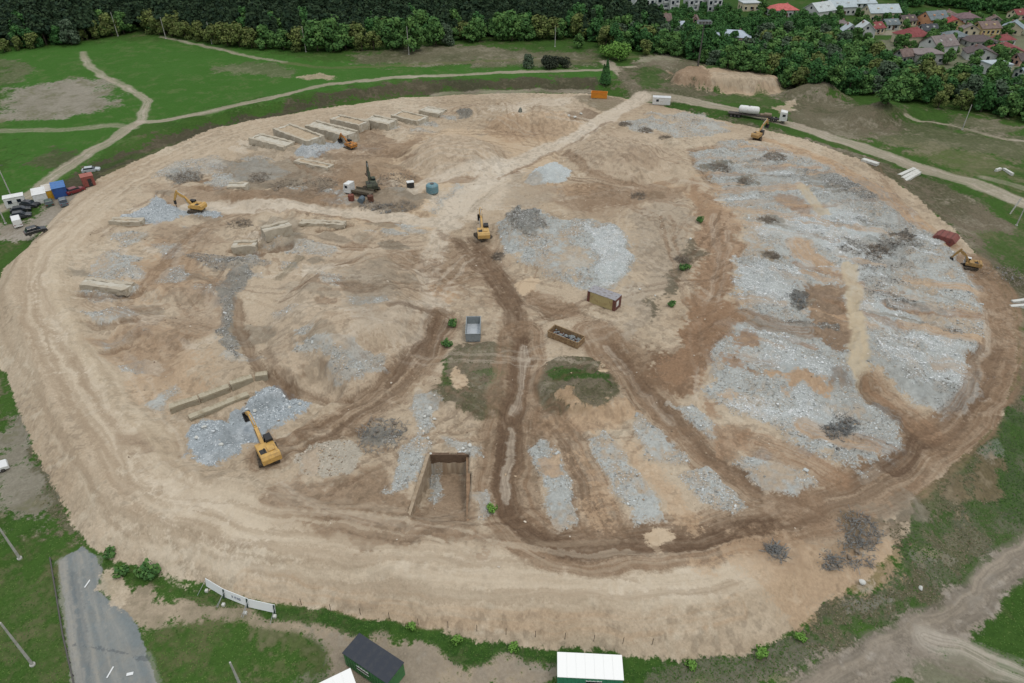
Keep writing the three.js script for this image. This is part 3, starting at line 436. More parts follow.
  ['s','flatd',0.5,1.6,0.6,[-102.4,-124.1,-92.9,-109.2,-78.4,-90.8,-64,-76.1,-52.6,-64.2]],
  ['s','flatd',0.4,1.2,0.6,[-99.3,-137.8,-89.8,-117.1,-75.7,-97.9,-63.5,-84.6]],
  ['s','flatd',0.35,1,0.6,[-94.1,-116.5,-80.9,-99.4,-65.9,-83.1,-51.4,-67.9]],
  ['s','asphd',0.6,0.35,0.1,[-50.7,-43.5,-46.8,-42.9,-41.5,-41.9]],
];
const AT_RAIL = [[-59.4,-54.9,-56.1,-50.1,-52.1,-44.2,-47.8,-38.4]];
const AT_EXC = [[-35.8,-71.5,-42.6,-81.4],[-77.3,-154.6,-82.9,-156],[-49.5,-203.8,-54.9,-205.2],[-6.6,-141,-8.1,-154.2],[74.9,-205.7,83.5,-215.7],[97.2,-127.1,94.7,-128.4],[-36.7,-168.5,-36.7,-171.9]];
const AT_BOXES = [[18.2,-112.6,20.8,-112.6],[9.8,-101,12.6,-99.1],[-7.1,-100.9,-7.4,-106.8],[30.9,-247.7,33.6,-246.7],[51.6,-240.1,54.1,-239.1],[97.5,-138.1,100,-138.3],[-15.3,-40.3,-11.7,-38.3],[8.6,-39.2,12.1,-38.8],[-20,-38.4,-17.9,-40.3],[-126.1,-160,-124.3,-160.8],[-118.2,-161.5,-116.7,-162.6],[-118,-164,-116.6,-164.9],[-115.5,-163.9,-114.1,-164.8],[-111.8,-170,-110.1,-169.8]];
const AT_CARS = [[-121.2,-160.4,-118.8,-160],[-122.4,-157.4,-121.5,-159.5],[-120.8,-154.5,-119.6,-156.1],[-119.9,-151.3,-120.2,-153.5],[-109.7,-143.2,-111.8,-148.6],[-117.2,-160.9,-117.4,-162.9],[-113.1,-160.3,-112.6,-160.8],[-113.9,-165.9,-113.7,-167.1],[-116.1,-180.7,-114.9,-183.5],[-75,-70.2,-74.6,-70.7]];
const AT_LORRY = [[79.1,-222.7,86.7,-219.8]];
const AT_TRUCK = [[-39.2,-164.8,-40.2,-166.6]];
const AT_BLOCKS = [[-77.4,-201,-65.1,-193.7,5,1.8],[-70.8,-206.5,-57.8,-195.3,6.5,3],[-62.6,-210.6,-48,-200.7,5.5,2.9],[-56.6,-217.3,-46.2,-211.2,5,2.6],[-46,-217.9,-37.7,-213.2,5.5,2.3],[-37.9,-223.8,-28.7,-217.5,6,2],[-29.8,-230.3,-23.1,-226.2,5.5,1.2],[-62,-134.5,-56.9,-135,3,2],[-55.9,-137.6,-50.7,-141,3.2,2.2],[-95.2,-147.6,-87.5,-147.1,2.4,1.2],[-73.6,-166.3,-68.8,-166.4,3.4,1.4],[-61.2,-186.8,-50.4,-181.5,3,0.9],[-86.6,-118,-76.2,-115.8,3,1.2],[-50.1,-147.1,-39.3,-146.1,2,0.8]];
const AT_WALLS = [[-54.1,-81.2,-50.3,-83.5],[-50.3,-83.7,-46.3,-86.5],[-46.1,-86.5,-43,-88.4],[-42.6,-88.4,-40.6,-88.9],[-50.3,-79.3,-42.8,-85.1]];
const AT_BEAMS = [[104.6,-178.3,113.6,-185.1],[104,-175.4,113.7,-183.5],[104.5,-174.2,113.6,-182.2],[99.6,-187.9,102.4,-184.2],[138.4,-184.6,138.7,-180.7],[135.6,-183.5,137.6,-184.6],[98.7,-114,103.4,-115],[97.2,-112.2,102,-112.9]];
const AT_PANELS = [[-38.1,-51.1,-35.2,-49.5],[-35.2,-49.5,-31.9,-48.2],[-31.9,-48.2,-28.4,-47.4]];
const AT_HEAPS = [[-64.5,-147.5,3.2,1.8,0],[74.3,-187.1,3.2,1.5,0],[56.6,-179.3,3.2,0.9,0],[60.9,-169.9,2.4,0.7,0],[60,-146.3,2.2,0.7,0],[55.8,-130,1.8,0.6,0],[88.2,-137.8,3,1.3,0],[103.1,-124.4,5,1.4,1],[43.5,-55.9,3.4,0.7,2],[45.6,-58.4,3,0.6,2],[55.4,-112.3,2.6,1.4,2],[32.9,-164.3,2.6,0.8,0],[37.1,-130.4,2.2,1.2,0],[-31.4,-174.3,5.5,1.6,0],[-60,-170.7,4,1.2,0],[-50.8,-170.8,5,1.3,0],[-2.6,-131.8,1.6,0.7,0],[-31.2,-156.5,3,1.4,1],[-27.4,-157.5,3.5,1.4,1],[-35.4,-157.8,3,1.2,1],[51.6,-78,2.6,1,2],[49.6,-76.7,2.2,0.8,2],[78.7,-131.5,3,1,0],[-87.6,-175.8,4,1.6,0],[-68.1,-175.6,3.5,1.2,0],[39.7,-53.9,1.8,0.5,2],[33.2,-54.1,1.3,0.4,2],[-19.8,-76.3,4,1.2,2],[36.3,-218.6,2,0.8,0],[41.9,-213.4,2.4,0.8,0],[46.9,-206.5,2,0.9,0]];
const AT_CHUNKS = [[-12.1,-72.1,1],[-6.3,-73.9,1.1],[-7.3,-73.3,0.9],[-12.7,-75,0.8],[-12.1,-79.5,1],[-13.1,-82.1,1.2],[-13.7,-80.2,0.9],[-14.1,-77.6,1],[-12.5,-84.5,0.8],[18.2,-219.6,1.6],[20.2,-219.8,1.8],[22.6,-225.6,1.5],[2.6,-219.9,2.2],[-47.3,-77.4,1.2],[-47.7,-75.3,1],[-43.4,-73.6,1.1],[-34.9,-85.1,1],[-42.5,-81.6,1.4],[-41.5,-82.8,1],[-36.3,-84,0.9],[25.9,-118.4,0.8],[28.5,-115.8,0.7],[42.9,-50.6,1.3],[50.1,-50.1,1],[40.5,-139.6,1],[15.4,-91,1.4]];
const AT_POLES = [[-63.8,-55.3,7],[-54.1,-41.1,8.5],[-29.4,-38.1,6],[-130.5,-166.7,8],[-123.2,-151.7,7],[-150.6,-194.9,9],[122.7,-151.4,8],[-177.9,-331.3,10],[-154.2,-326.3,9],[-130.5,-317.1,9],[-85.9,-302.1,10],[-42.5,-298.2,11],[70.1,-270,15],[18.4,-311.4,8],[144.4,-217.7,8],[125,-157.9,4]];
const AT_POSTS = [[-25.6,-48.6,1],[-21.9,-47.9,1],[-18.2,-47.3,1],[-14.6,-46.6,1],[-11.1,-45.9,1],[-7.5,-45.3,1],[-4.1,-44.8,1],[-0.7,-44.4,1],[2.7,-44.1,1],[6.1,-43.8,1],[9.4,-43.5,1],[12.7,-43.2,1],[16,-43,1]];
const AT_PROPS = [[-58.7,-48.6],[-37.9,-50.6],[-35.1,-48.6],[-32.1,-47.5],[-28.4,-47]];
const AT_BUSHES = [[-11.9,-45.6,0.9,0],[-6.4,-43.8,1,0],[0.2,-42.8,1,0],[-2.7,-61.6,1.1,0],[44.9,-149.1,1.4,1],[36.6,-126.1,1.6,1],[31.2,-112.2,1.2,1],[-52.1,-55.8,1.2,1],[-46,-53,2,1],[-49.6,-53,1.3,1],[33.5,-44.1,1,0],[28.4,-42.3,1.2,0],[20.1,-40.9,1,0],[-11.1,-105.9,1.4,1],[-11.7,-99.3,1.4,1]];
const AT_HOUSE = [[215.9,-377.8,23,17,0,0],[222.4,-370.6,20,14,1,1],[242.4,-394.7,22,12,2,2],[237.6,-367.3,22,14,3,3],[257.5,-393.9,14,11,4,4],[255.1,-373.2,18,14,5,5],[201.4,-355.2,17,12,6,6],[182.5,-331.2,28,19,7,7],[186.8,-315,28,21,8,8],[207.8,-342.3,25,13,9,9],[216.6,-336.6,30,13,10,10],[202,-309,27,15,11,11],[217.8,-314.7,30,16,12,12],[163.4,-299.2,14,14,13,13],[172.8,-299.3,30,12,14,14],[192.8,-282.5,22,11,15,15],[201.2,-276.1,18,12,16,16],[142.6,-392,27,14,17,17],[159.2,-384,25,18,18,18],[175.6,-399.5,28,16,19,19],[193.6,-388.6,32,17,20,20],[163.3,-338.9,17,19,21,21],[157.7,-342.6,14,15,22,22],[174.3,-353.9,18,12,23,23],[159.2,-356.2,14,12,24,24],[73.4,-358.9,14,14,25,25],[78.8,-351.7,14,10,26,26],[88.3,-355.5,10,15,27,27],[100.7,-333.6,38,15,28,28],[129.5,-407.4,18,7,29,29],[198.2,-424.9,26,10,30,30],[244.5,-460.6,24,9,31,31],[202.4,-379,16,11,40,40],[232,-343.1,18,12,40,40],[225.1,-360.5,16,12,40,40],[236.6,-403.3,16,10,40,40],[187.9,-366.4,15,11,40,40],[215.2,-302.2,16,13,40,40],[285,-416.9,16,11,40,40],[-267.9,-396,12,9,32,32],[-249.5,-385.2,9,6,33,33],[-244,-387.4,11,5,34,34],[-236.3,-409.7,10,5,35,35]];
const AT_FLATS = [[52.5,-360.3,19,26],[69.3,-395.3,20,12],[80.7,-405.5,13,14],[86.7,-402.7,9,10],[98.9,-406.5,14,14],[109.5,-407.3,14,12],[54.3,-370.2,10,9]];
const AT_PINEPOLY = [-239.6,-303.4,-218.6,-310.3,-195.2,-314.6,-182.8,-324.5,-177.7,-337.6,-167.1,-339.8,-150.1,-331.6,-123,-317.9,-90.7,-311.2,-65.7,-314.5,-40.3,-319.8,-14.4,-328.7,12.7,-333.5,30.1,-323.9,47.3,-319.2,65.3,-321.6,65.8,-351.6,43.2,-363.9,40.8,-391.8,29.3,-466.1,-130.2,-468.6,-351.3,-468.6];
const AT_LEAFPOLY = [37.3,-307.5,55.9,-304,74,-299.6,78.1,-268.3,97.4,-262.3,113.1,-250.4,130.1,-254.1,148.5,-240,167.9,-224.1,183,-209.7,202.9,-238.5,184.4,-251.1,176.5,-261.9,158.2,-266.8,150.3,-274.3,151.4,-294.6,143.9,-306.9,143.4,-328.3,131.7,-333.3,119.1,-345,103.8,-308,81.1,-302.7,84.9,-329.3,57.2,-326.7,38.9,-323.2];
const AT_MIDPOLY = [56.2,-345,87.6,-388.1,110.9,-397.8,126.7,-397,131.7,-381.7,145.8,-374.9,159.9,-369.6,152.6,-328.5,130.5,-329.9,118.1,-341.3,85.7,-322.5,56.9,-324.4];
const AT_GAPPOLY = [69.3,-406.2,94.1,-420.8,125,-421.1,122.4,-400.8,132.7,-390.2,146.3,-384,182.4,-389.5,224.7,-428.2,212.9,-386.6,192.6,-376.9,174.7,-383.4,145.8,-374.9,127.7,-382,65.8,-383.2];
const AT_BACKPOLY = [143.6,-436.4,239.5,-466,221.1,-426.8,241.9,-439.4,264.5,-442.1,282.1,-431.3,311.4,-422.3,385.5,-536.8,159.6,-491.2];
const AT_EDGE = [[-181.2,-332.4,9,3],[-159.7,-333.2,8,3],[-153,-330,8,2],[-145.2,-326,8,2],[-137.9,-322.9,8,3],[-129.7,-317.4,8,2],[-122.1,-312.9,9,3],[-116.5,-311.4,9,2],[-110.8,-309.8,9,3],[-104.4,-308.1,10,1],[-96.1,-305.9,9,1],[-89,-304.3,9,3],[-81.3,-303.7,11,1],[-74.8,-304.8,12,1],[-70.2,-307,10,1],[-63.3,-306.1,7,2],[-58.4,-307.2,8,2],[-49.9,-310,12,1],[-41.7,-302.4,13,1],[-32.6,-312.6,10,1],[-28.5,-314.3,8,0],[-18.4,-319.6,8,1],[-14.1,-321.6,8,1],[-5.3,-322.9,11,1],[0,-321.6,12,1],[5.3,-323.4,12,1],[12.5,-325.8,11,3],[19.6,-326.3,10,3],[28.1,-309.5,6,1],[42.9,-291.3,9,4],[39,-295.8,6,4],[55.2,-299.7,6,2],[62,-303.2,7,1],[67.9,-300.8,7,1],[73.5,-301.1,7,1],[6.2,-277.2,5.5,0],[14.4,-277.7,6,5],[17.1,-277.9,5.5,5],[20.7,-279.9,5,5],[34.3,-257.3,9,6],[33.3,-257.9,7,6],[128.1,-255.2,7,1],[123.8,-228.4,9,1],[139.2,-246.3,8,1],[89.2,-271,6,1],[92.6,-265.7,6,1],[147.1,-238.8,6,2],[-207.5,-305.9,5,3],[-212.2,-303.2,6,3],[-203,-309.2,7,2]];
// ---------------------------------------------------------------- what the ground is made of: three tones and how they mix, grain
// [tone A, tone B, tone C (scattered), weight of broad, middle and fine mixing, grain, share of C]
const STUFFS = {
  grass: [[66, 95, 42], [54, 82, 34], [100, 103, 70], .5, .8, .7, .22, .25],
  grassd: [[62, 92, 40], [50, 78, 34], [96, 102, 66], .4, .7, .9, .26, .2],
  bright: [[62, 104, 40], [68, 110, 46], [88, 112, 62], .6, .6, .4, .14, .22],
  dry: [[112, 112, 80], [96, 98, 66], [126, 122, 98], .5, .8, .7, .16, .3],
  weed: [[112, 104, 88], [84, 84, 62], [142, 134, 118], .7, 1.3, 1.1, .34, .32],
  weedd: [[84, 78, 64], [70, 70, 54], [106, 98, 82], .5, .9, .9, .26, .28],
  lilac: [[152, 145, 134], [136, 129, 117], [112, 112, 86], .5, .8, .7, .18, .28],
  mix: [[74, 94, 54], [110, 108, 94], [60, 84, 42], .8, 1.5, .9, .3, .3],
  road: [[172, 162, 146], [160, 149, 132], [186, 178, 164], .4, .5, .4, 0.14, .3],
  roadl: [[190, 184, 172], [176, 168, 154], [150, 144, 130], .4, .5, .4, .08, .2],
  roadd: [[170, 156, 136], [158, 144, 124], [146, 136, 116], .5, .6, .5, 0.17, .3],
  gravel: [[150, 142, 130], [140, 131, 117], [166, 160, 150], .5, .6, .6, 0.20, .3],
  asph: [[126, 134, 135], [120, 128, 129], [136, 138, 134], .2, .4, .4, .1, .25],
  asphl: [[166, 163, 154], [158, 157, 150], [176, 170, 156], .3, .4, .3, .06, .2],
  sand: [[187, 172, 150], [172, 155, 132], [199, 187, 166], .6, .8, .6, .19, .3],
  sand2: [[200, 180, 152], [192, 171, 144], [206, 188, 162], .4, .4, .3, .05, .3],
  sandl: [[187, 171, 149], [175, 158, 136], [197, 183, 162], .5, .7, .6, .17, .3],
  sandp: [[188, 168, 144], [178, 157, 133], [198, 180, 156], .4, .6, .3, .06, .3],
  flat: [[203, 190, 168], [195, 181, 159], [209, 197, 177], .4, .4, .3, .08, .2],
  flatd: [[160, 143, 121], [170, 153, 131], [148, 131, 110], .3, .4, .4, 0.10, .2],
  tan: [[184, 157, 127], [173, 146, 117], [194, 171, 143], .5, .7, .6, 0.17, .3],
  clay: [[154, 127, 102], [141, 115, 91], [170, 146, 121], .5, .8, .7, 0.24, .3],
  brown: [[142, 120, 98], [129, 108, 87], [162, 142, 120], .5, .8, .7, 0.24, .3],
  brownd: [[106, 87, 70], [95, 77, 62], [126, 106, 87], .4, .7, .6, 0.24, .3],
  pale: [[204, 193, 175], [193, 181, 162], [212, 203, 187], .4, .5, .4, .1, .3],
  paleb: [[196, 182, 156], [188, 174, 148], [180, 168, 146], .3, .3, .3, .04, .2],
  grey: [[168, 156, 138], [156, 144, 127], [180, 170, 154], .5, .7, .5, 0.15, .3],
  greyd: [[132, 124, 110], [120, 112, 97], [150, 142, 128], .5, .8, .6, .14, .3],
  gravd: [[180, 174, 160], [166, 161, 148], [190, 185, 173], .4, .5, .7, .26, .3],
  rub: [[176, 181, 178], [158, 161, 157], [178, 160, 137], .5, 1, .9, .2, .42],
  rubb: [[166, 175, 179], [146, 154, 158], [190, 197, 200], .4, .9, .9, .24, .3],
  rubw: [[188, 195, 194], [174, 181, 180], [196, 200, 197], .4, .6, .6, .16, .3],
  rubd: [[130, 130, 124], [110, 110, 103], [156, 156, 150], .5, .9, .9, .3, .3],
  rutg: [[122, 115, 104], [112, 105, 94], [138, 131, 119], .4, .6, .5, .12, .3],
  ditch: [[122, 101, 81], [112, 92, 74], [136, 115, 95], .4, .6, .6, .12, .3],
  bank: [[195, 181, 157], [184, 168, 144], [203, 190, 167], .4, .6, .5, .15, .3],
  asphd: [[92, 98, 102], [86, 92, 96], [100, 104, 106], .3, .3, .3, .04, .2],
  rubdd: [[92, 90, 84], [80, 77, 71], [120, 117, 110], .5, .9, .9, .3, .25],
};
const LIN = new Float32Array(256); for (let i = 0; i < 256; i++) { const c = i / 255; LIN[i] = c <= 0.04045 ? c / 12.92 : ((c + 0.055) / 1.055) ** 2.4; }
const ALB = 0.82; // photographed tone -> base colour
for (const k of ['sand', 'sandl', 'tan', 'clay', 'brown', 'grey', 'bank', 'pale', 'sandp']) { STUFFS[k][8] = 0; STUFFS[k][9] = 0.2; }
for (const k in STUFFS) { const s = STUFFS[k]; for (let q = 0; q < 3; q++) s[q] = s[q].map((v) => LIN[v] * ALB); }
const MARKS = GROUND_MARKS.map((m, i) => {
  const P = m[5]; let x0 = 1e9, x1 = -1e9, z0 = 1e9, z1 = -1e9;
  for (let k = 0; k < P.length; k += 2) { x0 = Math.min(x0, P[k]); x1 = Math.max(x1, P[k]); z0 = Math.min(z0, P[k + 1]); z1 = Math.max(z1, P[k + 1]); }
  const pad = m[0] === 's' ? m[3] * 0.5 + 3 : m[3] + m[4] + 1;
  let len = [0]; for (let k = 2; k < P.length; k += 2) len.push(len[len.length - 1] + Math.hypot(P[k] - P[k - 2], P[k + 1] - P[k - 1]));
  return { kind: m[0], cls: m[1], al: m[2], a: m[3], b: m[4], P, len, seed: i * 3.71, x0: x0 - pad, x1: x1 + pad, z0: z0 - pad, z1: z1 + pad };
});
{ // small spills of broken concrete and dark soil over the worked ground west of the big mound
  const q = rng(515), at = () => MARKS.findIndex((m) => m.cls === 'rubb');
  for (let n = 0; n < 190; n++) {
    const x = -98 + q() * 78, z = -228 + q() * 140; if (polyDist(SITE, x, z) < 17) continue;
    const r = 0.8 + q() * 2.6, a0 = q() * 6, P = []; for (let k = 0; k < 7; k++) { const a = k / 7 * 6.283, rr2 = r * (0.6 + q() * 0.7); P.push(x + Math.cos(a) * rr2 * 1.6, z + Math.sin(a) * rr2 * 0.8 + Math.cos(a) * rr2 * 0.4); }
    const c = q(); MARKS.splice(at(), 0, { kind: 'p', cls: c < 0.4 ? 'rub' : c < 0.65 ? 'brown' : c < 0.85 ? 'greyd' : 'pale', al: 0.35 + q() * 0.4, a: 1, b: 1.2, P, len: [0], seed: q() * 50, x0: x - r * 3 - 3, x1: x + r * 3 + 3, z0: z - r * 3 - 3, z1: z + r * 3 + 3 });
  }
}
{ // the lesser wheel and dozer tracks that cross the worked floor, in pairs of ruts
  const q = rng(4242), add = (cls, al, w, st, P) => { let x0 = 1e9, x1 = -1e9, z0 = 1e9, z1 = -1e9; const len = [0]; for (let k = 0; k < P.length; k += 2) { x0 = Math.min(x0, P[k]); x1 = Math.max(x1, P[k]); z0 = Math.min(z0, P[k + 1]); z1 = Math.max(z1, P[k + 1]); if (k) len.push(len[len.length - 1] + Math.hypot(P[k] - P[k - 2], P[k + 1] - P[k - 1])); } const at = MARKS.findIndex((m) => m.cls === 'rubb'); MARKS.splice(at, 0, { kind: 's', cls, al, a: w, b: st, P, len, seed: q() * 90, x0: x0 - 4, x1: x1 + 4, z0: z0 - 4, z1: z1 + 4, small: true }); };
  for (let n = 0; n < 64; n++) { // and along the crest and foot of the bank
    let k = (n % 2 ? 0 : 30) + Math.floor(q() * (n % 2 ? 8 : 10)), dd = 2 + q() * 12, P = [], t = q(), m = 3 + Math.floor(q() * 5); const wob = q() * 9;
    for (let i = 0; i < m * 3; i++) { const f = k + t + i * 0.34, a = Math.floor(f) % 40, b = (a + 1) % 40, u = f - Math.floor(f); const x = SITE[a * 2] + (SITE[b * 2] - SITE[a * 2]) * u, z = SITE[a * 2 + 1] + (SITE[b * 2 + 1] - SITE[a * 2 + 1]) * u, cx = -5 - x, cz = -148 - z, cl = Math.hypot(cx, cz), d2 = dd + Math.sin(i * 0.5 + wob) * 0.7; P.push(x + cx / cl * d2, z + cz / cl * d2); }
    const c = q(); add(c < 0.55 ? 'flatd' : 'flat', 0.25 + q() * 0.35, 0.45 + q() * 0.7, 0.35, P);
  }
  for (let n = 0; n < 190; n++) {
    let x = -105 + q() * 150, z = -240 + q() * 185, a; if (polyDist(SITE, x, z) < 16) continue;
    a = Math.atan2(z + 150, x + 20) + Math.PI / 2 + (q() - 0.5) * 1.6; if (q() < 0.5) a += Math.PI; const bend = (q() - 0.5) * 0.16, L = [], M2 = [], n2 = 6 + Math.floor(q() * 9);
    for (let k = 0; k < n2; k++) { if (polyDist(SITE, x, z) < 10) break; const ox = -Math.sin(a) * 1.05, oz = Math.cos(a) * 1.05; L.push(x + ox, z + oz); M2.push(x - ox, z - oz); x += Math.cos(a) * 3.2; z += Math.sin(a) * 3.2; a += bend; }
    if (L.length < 8) continue; const cls = q() < 0.6 ? 'brown' : q() < 0.5 ? 'pale' : 'brownd', al = 0.22 + q() * 0.35; add(cls, al, 0.7, 0.4, L); add(cls, al, 0.7, 0.4, M2);
  }
}
{ // strips of sand, clay and finer or coarser breakage that run through the rubble field
  const q = rng(909), at = MARKS.findIndex((m) => m.cls === 'paleb'), list = [];
  for (let n = 0; n < 130; n++) {
    let x = 34 + q() * 64, z = -200 + q() * 116; if (polyDist(RAISED[0][0], x, z) < 3) continue;
    const far = z < -150, a = (far ? -0.08 : 0.57) + (q() - 0.5) * 0.35, P = [], m = 3 + Math.floor(q() * 4); for (let k = 0; k < m; k++) { P.push(x, z); x += Math.cos(a) * 2.6; z += Math.sin(a) * 2.6 + (q() - 0.5) * 0.9; }
    if (polyDist(RAISED[0][0], P[P.length - 2], P[P.length - 1]) < 3) continue;
    const len = [0]; for (let k = 2; k < P.length; k += 2) len.push(len[len.length - 1] + Math.hypot(P[k] - P[k - 2], P[k + 1] - P[k - 1])); const c = q(), w = 0.8 + q() * 2;
    list.push({ kind: 's', cls: c < 0.3 ? 'tan' : c < 0.52 ? 'clay' : c < 0.72 ? 'rubd' : c < 0.86 ? 'greyd' : 'rubw', al: 0.35 + q() * 0.45, a: w, b: 0.6, P, len, seed: q() * 70, x0: Math.min(P[0], P[P.length - 2]) - 5, x1: Math.max(P[0], P[P.length - 2]) + 5, z0: Math.min(P[1], P[P.length - 1]) - 6, z1: Math.max(P[1], P[P.length - 1]) + 6 });
  }
  MARKS.splice(at, 0, ...list);
}
// how much of a mark lies at (x, z); wx, wz: wander of edges in -1..1; n: middle noise 0..1
function markAt(m, x, z, wx, wz, n) {
  if (m.kind === 's') {
    const P = m.P, wob = m.cls.startsWith('asph') ? 0.1 : 0.8; x += wx * wob; z += wz * wob;
    let best = 1e9, s = 0, side = 0;
    for (let k = 0; k + 3 < P.length; k += 2) {
      const ax = P[k], az = P[k + 1], ex = P[k + 2] - ax, ez = P[k + 3] - az, l2 = ex * ex + ez * ez + 1e-9;
      const t = clamp(((x - ax) * ex + (z - az) * ez) / l2, 0, 1), qx = x - ax - ex * t, qz = z - az - ez * t, q = qx * qx + qz * qz;
      if (q < best) { best = q; s = m.len[k >> 1] + t * Math.sqrt(l2); side = ex * qz - ez * qx > 0 ? 1 : -1; }
    }
    const d = Math.sqrt(best), hw = m.a * 0.5; if (d > hw + 1.6) return 0;
    const soft = Math.min(1.2, hw * 0.7);
    let v = sstep(hw + soft * 0.5, hw - soft * 0.5, d + (n - 0.5) * 1.3);
    if (v > 0) { const T = side * d, st = 0.45 * vn(T * 2.6 + m.seed, s * 0.10) + 0.3 * vn(T * 5.3 + m.seed, s * 0.2 + 7) + 0.25 * vn(T * 10.7 + m.seed, s * 0.33 + 3); v *= 1 - m.b * clamp((st - 0.36) * 3.4, 0, 1); v *= clamp(0.7 + 0.8 * vn(s * 0.09 + m.seed, T * 0.3), 0, 1); }
    return v * m.al;
  }
  const d = polyDist(m.P, x + wx * m.b, z + wz * m.b) + (n - 0.5) * m.a * 2.4;
  return m.al * sstep(-m.a * 0.28, m.a * 0.28, d);
}
const HEADER = ['grass'];
const CLASSMAPS = [];
function paintTile(x0, z0, w, d, W, H) {
  const top = new Uint8Array(W * H), order = Object.keys(STUFFS);
  const N = W * H, buf = new Float32Array(N * 3), nA = new Float32Array(N), nB = new Float32Array(N), nC = new Float32Array(N), wX = new Float32Array(N), wZ = new Float32Array(N), gr = new Float32Array(N), nS = new Float32Array(N);
  const sx = w / W, sz = d / H, q = rng(Math.round(x0 * 7 + z0 * 13));
  for (let j = 0, p = 0; j < H; j++) for (let i = 0; i < W; i++, p++) {
    const x = x0 + (i + 0.5) * sx, z = z0 + (j + 0.5) * sz;
    nA[p] = fbm(x * 0.055, z * 0.055, 2); nB[p] = fbm(x * 0.31 + 40, z * 0.31, 2); nC[p] = vn(x * 1.7 + 9, z * 1.7);
    wX[p] = (fbm(x * 0.21 + 70, z * 0.21 + 3, 2) - 0.5) * 2.2; wZ[p] = (fbm(x * 0.21 + 3, z * 0.21 + 90, 2) - 0.5) * 2.2;
    nS[p] = clamp((vn(x * 1.15 + 31, z * 1.15) * (0.5 + vn(x * 2.9, z * 2.9 + 8)) * (0.45 + vn(x * 0.12 + 4, z * 0.12)) - 0.52) * 3.2, 0, 1);
    gr[p] = (vn(x * 4.1, z * 4.1) - 0.5) * 0.9 + (vn(x * 8.3 + 5, z * 8.3) - 0.5) * 0.8 + (q() - 0.5) * 0.5;
  }
  const put = (p, s, a) => {
    let t = clamp(0.5 + (nA[p] - 0.5) * 2 * s[3] + (nB[p] - 0.5) * 1.8 * s[4] + (nC[p] - 0.5) * s[5], 0, 1);
    let c = clamp((nB[p] * 0.55 + nC[p] * 0.3 + (1 - nA[p]) * 0.35 - (0.78 - s[7] * 0.5)) * 4, 0, 1) * 0.8;
    const k = (1 + s[6] * gr[p]) * (s[9] ? 1 - s[9] * nS[p] : 1);
    for (let h = 0; h < 3; h++) { let v = s[0][h] + (s[1][h] - s[0][h]) * t; v += (s[2][h] - v) * c; v *= k; const o = p * 3 + h; buf[o] += (v - buf[o]) * a; }
  };
  for (let p = 0; p < N; p++) put(p, STUFFS.grass, 1);
  for (const m of MARKS) {
    const i0 = Math.max(0, Math.floor((m.x0 - x0) / sx)), i1 = Math.min(W - 1, Math.ceil((m.x1 - x0) / sx)), j0 = Math.max(0, Math.floor((m.z0 - z0) / sz)), j1 = Math.min(H - 1, Math.ceil((m.z1 - z0) / sz));
    if (i1 < i0 || j1 < j0) continue;
    const s = STUFFS[m.cls], ci = order.indexOf(m.cls) + 1;
    for (let j = j0; j <= j1; j++) for (let i = i0; i <= i1; i++) {
      const p = j * W + i, v = markAt(m, x0 + (i + 0.5) * sx, z0 + (j + 0.5) * sz, wX[p], wZ[p], nB[p] * 0.5 + nC[p] * 0.35 + gr[p] * 0.22 + 0.075);
      if (v > 0.004) put(p, s, v); if (v > 0.33) top[p] = ci;
    }
  }
  CLASSMAPS.push({ x0, z0, w, d, W, H, top, order });
  const px = new Uint8Array(N * 4);
  for (let p = 0; p < N; p++) { for (let h = 0; h < 3; h++) { const c = clamp(buf[p * 3 + h], 0, 1); px[p * 4 + h] = Math.round(255 * (c <= 0.0031308 ? c * 12.92 : 1.055 * c ** (1 / 2.4) - 0.055)); } px[p * 4 + 3] = 255; }
  const t = new THREE.DataTexture(px, W, H, THREE.RGBAFormat); t.colorSpace = THREE.SRGBColorSpace; t.magFilter = THREE.LinearFilter; t.minFilter = THREE.LinearMipmapLinearFilter; t.generateMipmaps = true; t.needsUpdate = true;
  return t;
}
function noiseTile(n, cells, seed, pow = 1) { // tiling noise, for fine relief
  const q = rng(seed), out = new Float32Array(n * n); let amp = 1, tot = 0;
  for (let c = cells; c <= n / 2; c *= 2, amp *= 0.62) {
    const L = new Float32Array(c * c); for (let i = 0; i < c * c; i++) L[i] = q(); tot += amp;
    for (let j = 0; j < n; j++) for (let i = 0; i < n; i++) {
      const x = i * c / n, y = j * c / n, fx = Math.floor(x), fy = Math.floor(y); let u = x - fx, v = y - fy; u = u * u * (3 - 2 * u); v = v * v * (3 - 2 * v);
      const a = L[fy * c + fx], b = L[fy * c + (fx + 1) % c], e = L[((fy + 1) % c) * c + fx], f = L[((fy + 1) % c) * c + (fx + 1) % c];
      out[j * n + i] += amp * ((a * (1 - u) + b * u) * (1 - v) + (e * (1 - u) + f * u) * v);
    }
  }
  const px = new Uint8Array(n * n * 4); for (let i = 0; i < n * n; i++) { const v = Math.round(255 * (out[i] / tot) ** pow); px[i * 4] = px[i * 4 + 1] = px[i * 4 + 2] = v; px[i * 4 + 3] = 255; }
  const t = new THREE.DataTexture(px, n, n, THREE.RGBAFormat); t.wrapS = t.wrapT = THREE.RepeatWrapping; t.magFilter = THREE.LinearFilter; t.needsUpdate = true; return t;
}
const RELIEF = noiseTile(512, 8, 5);
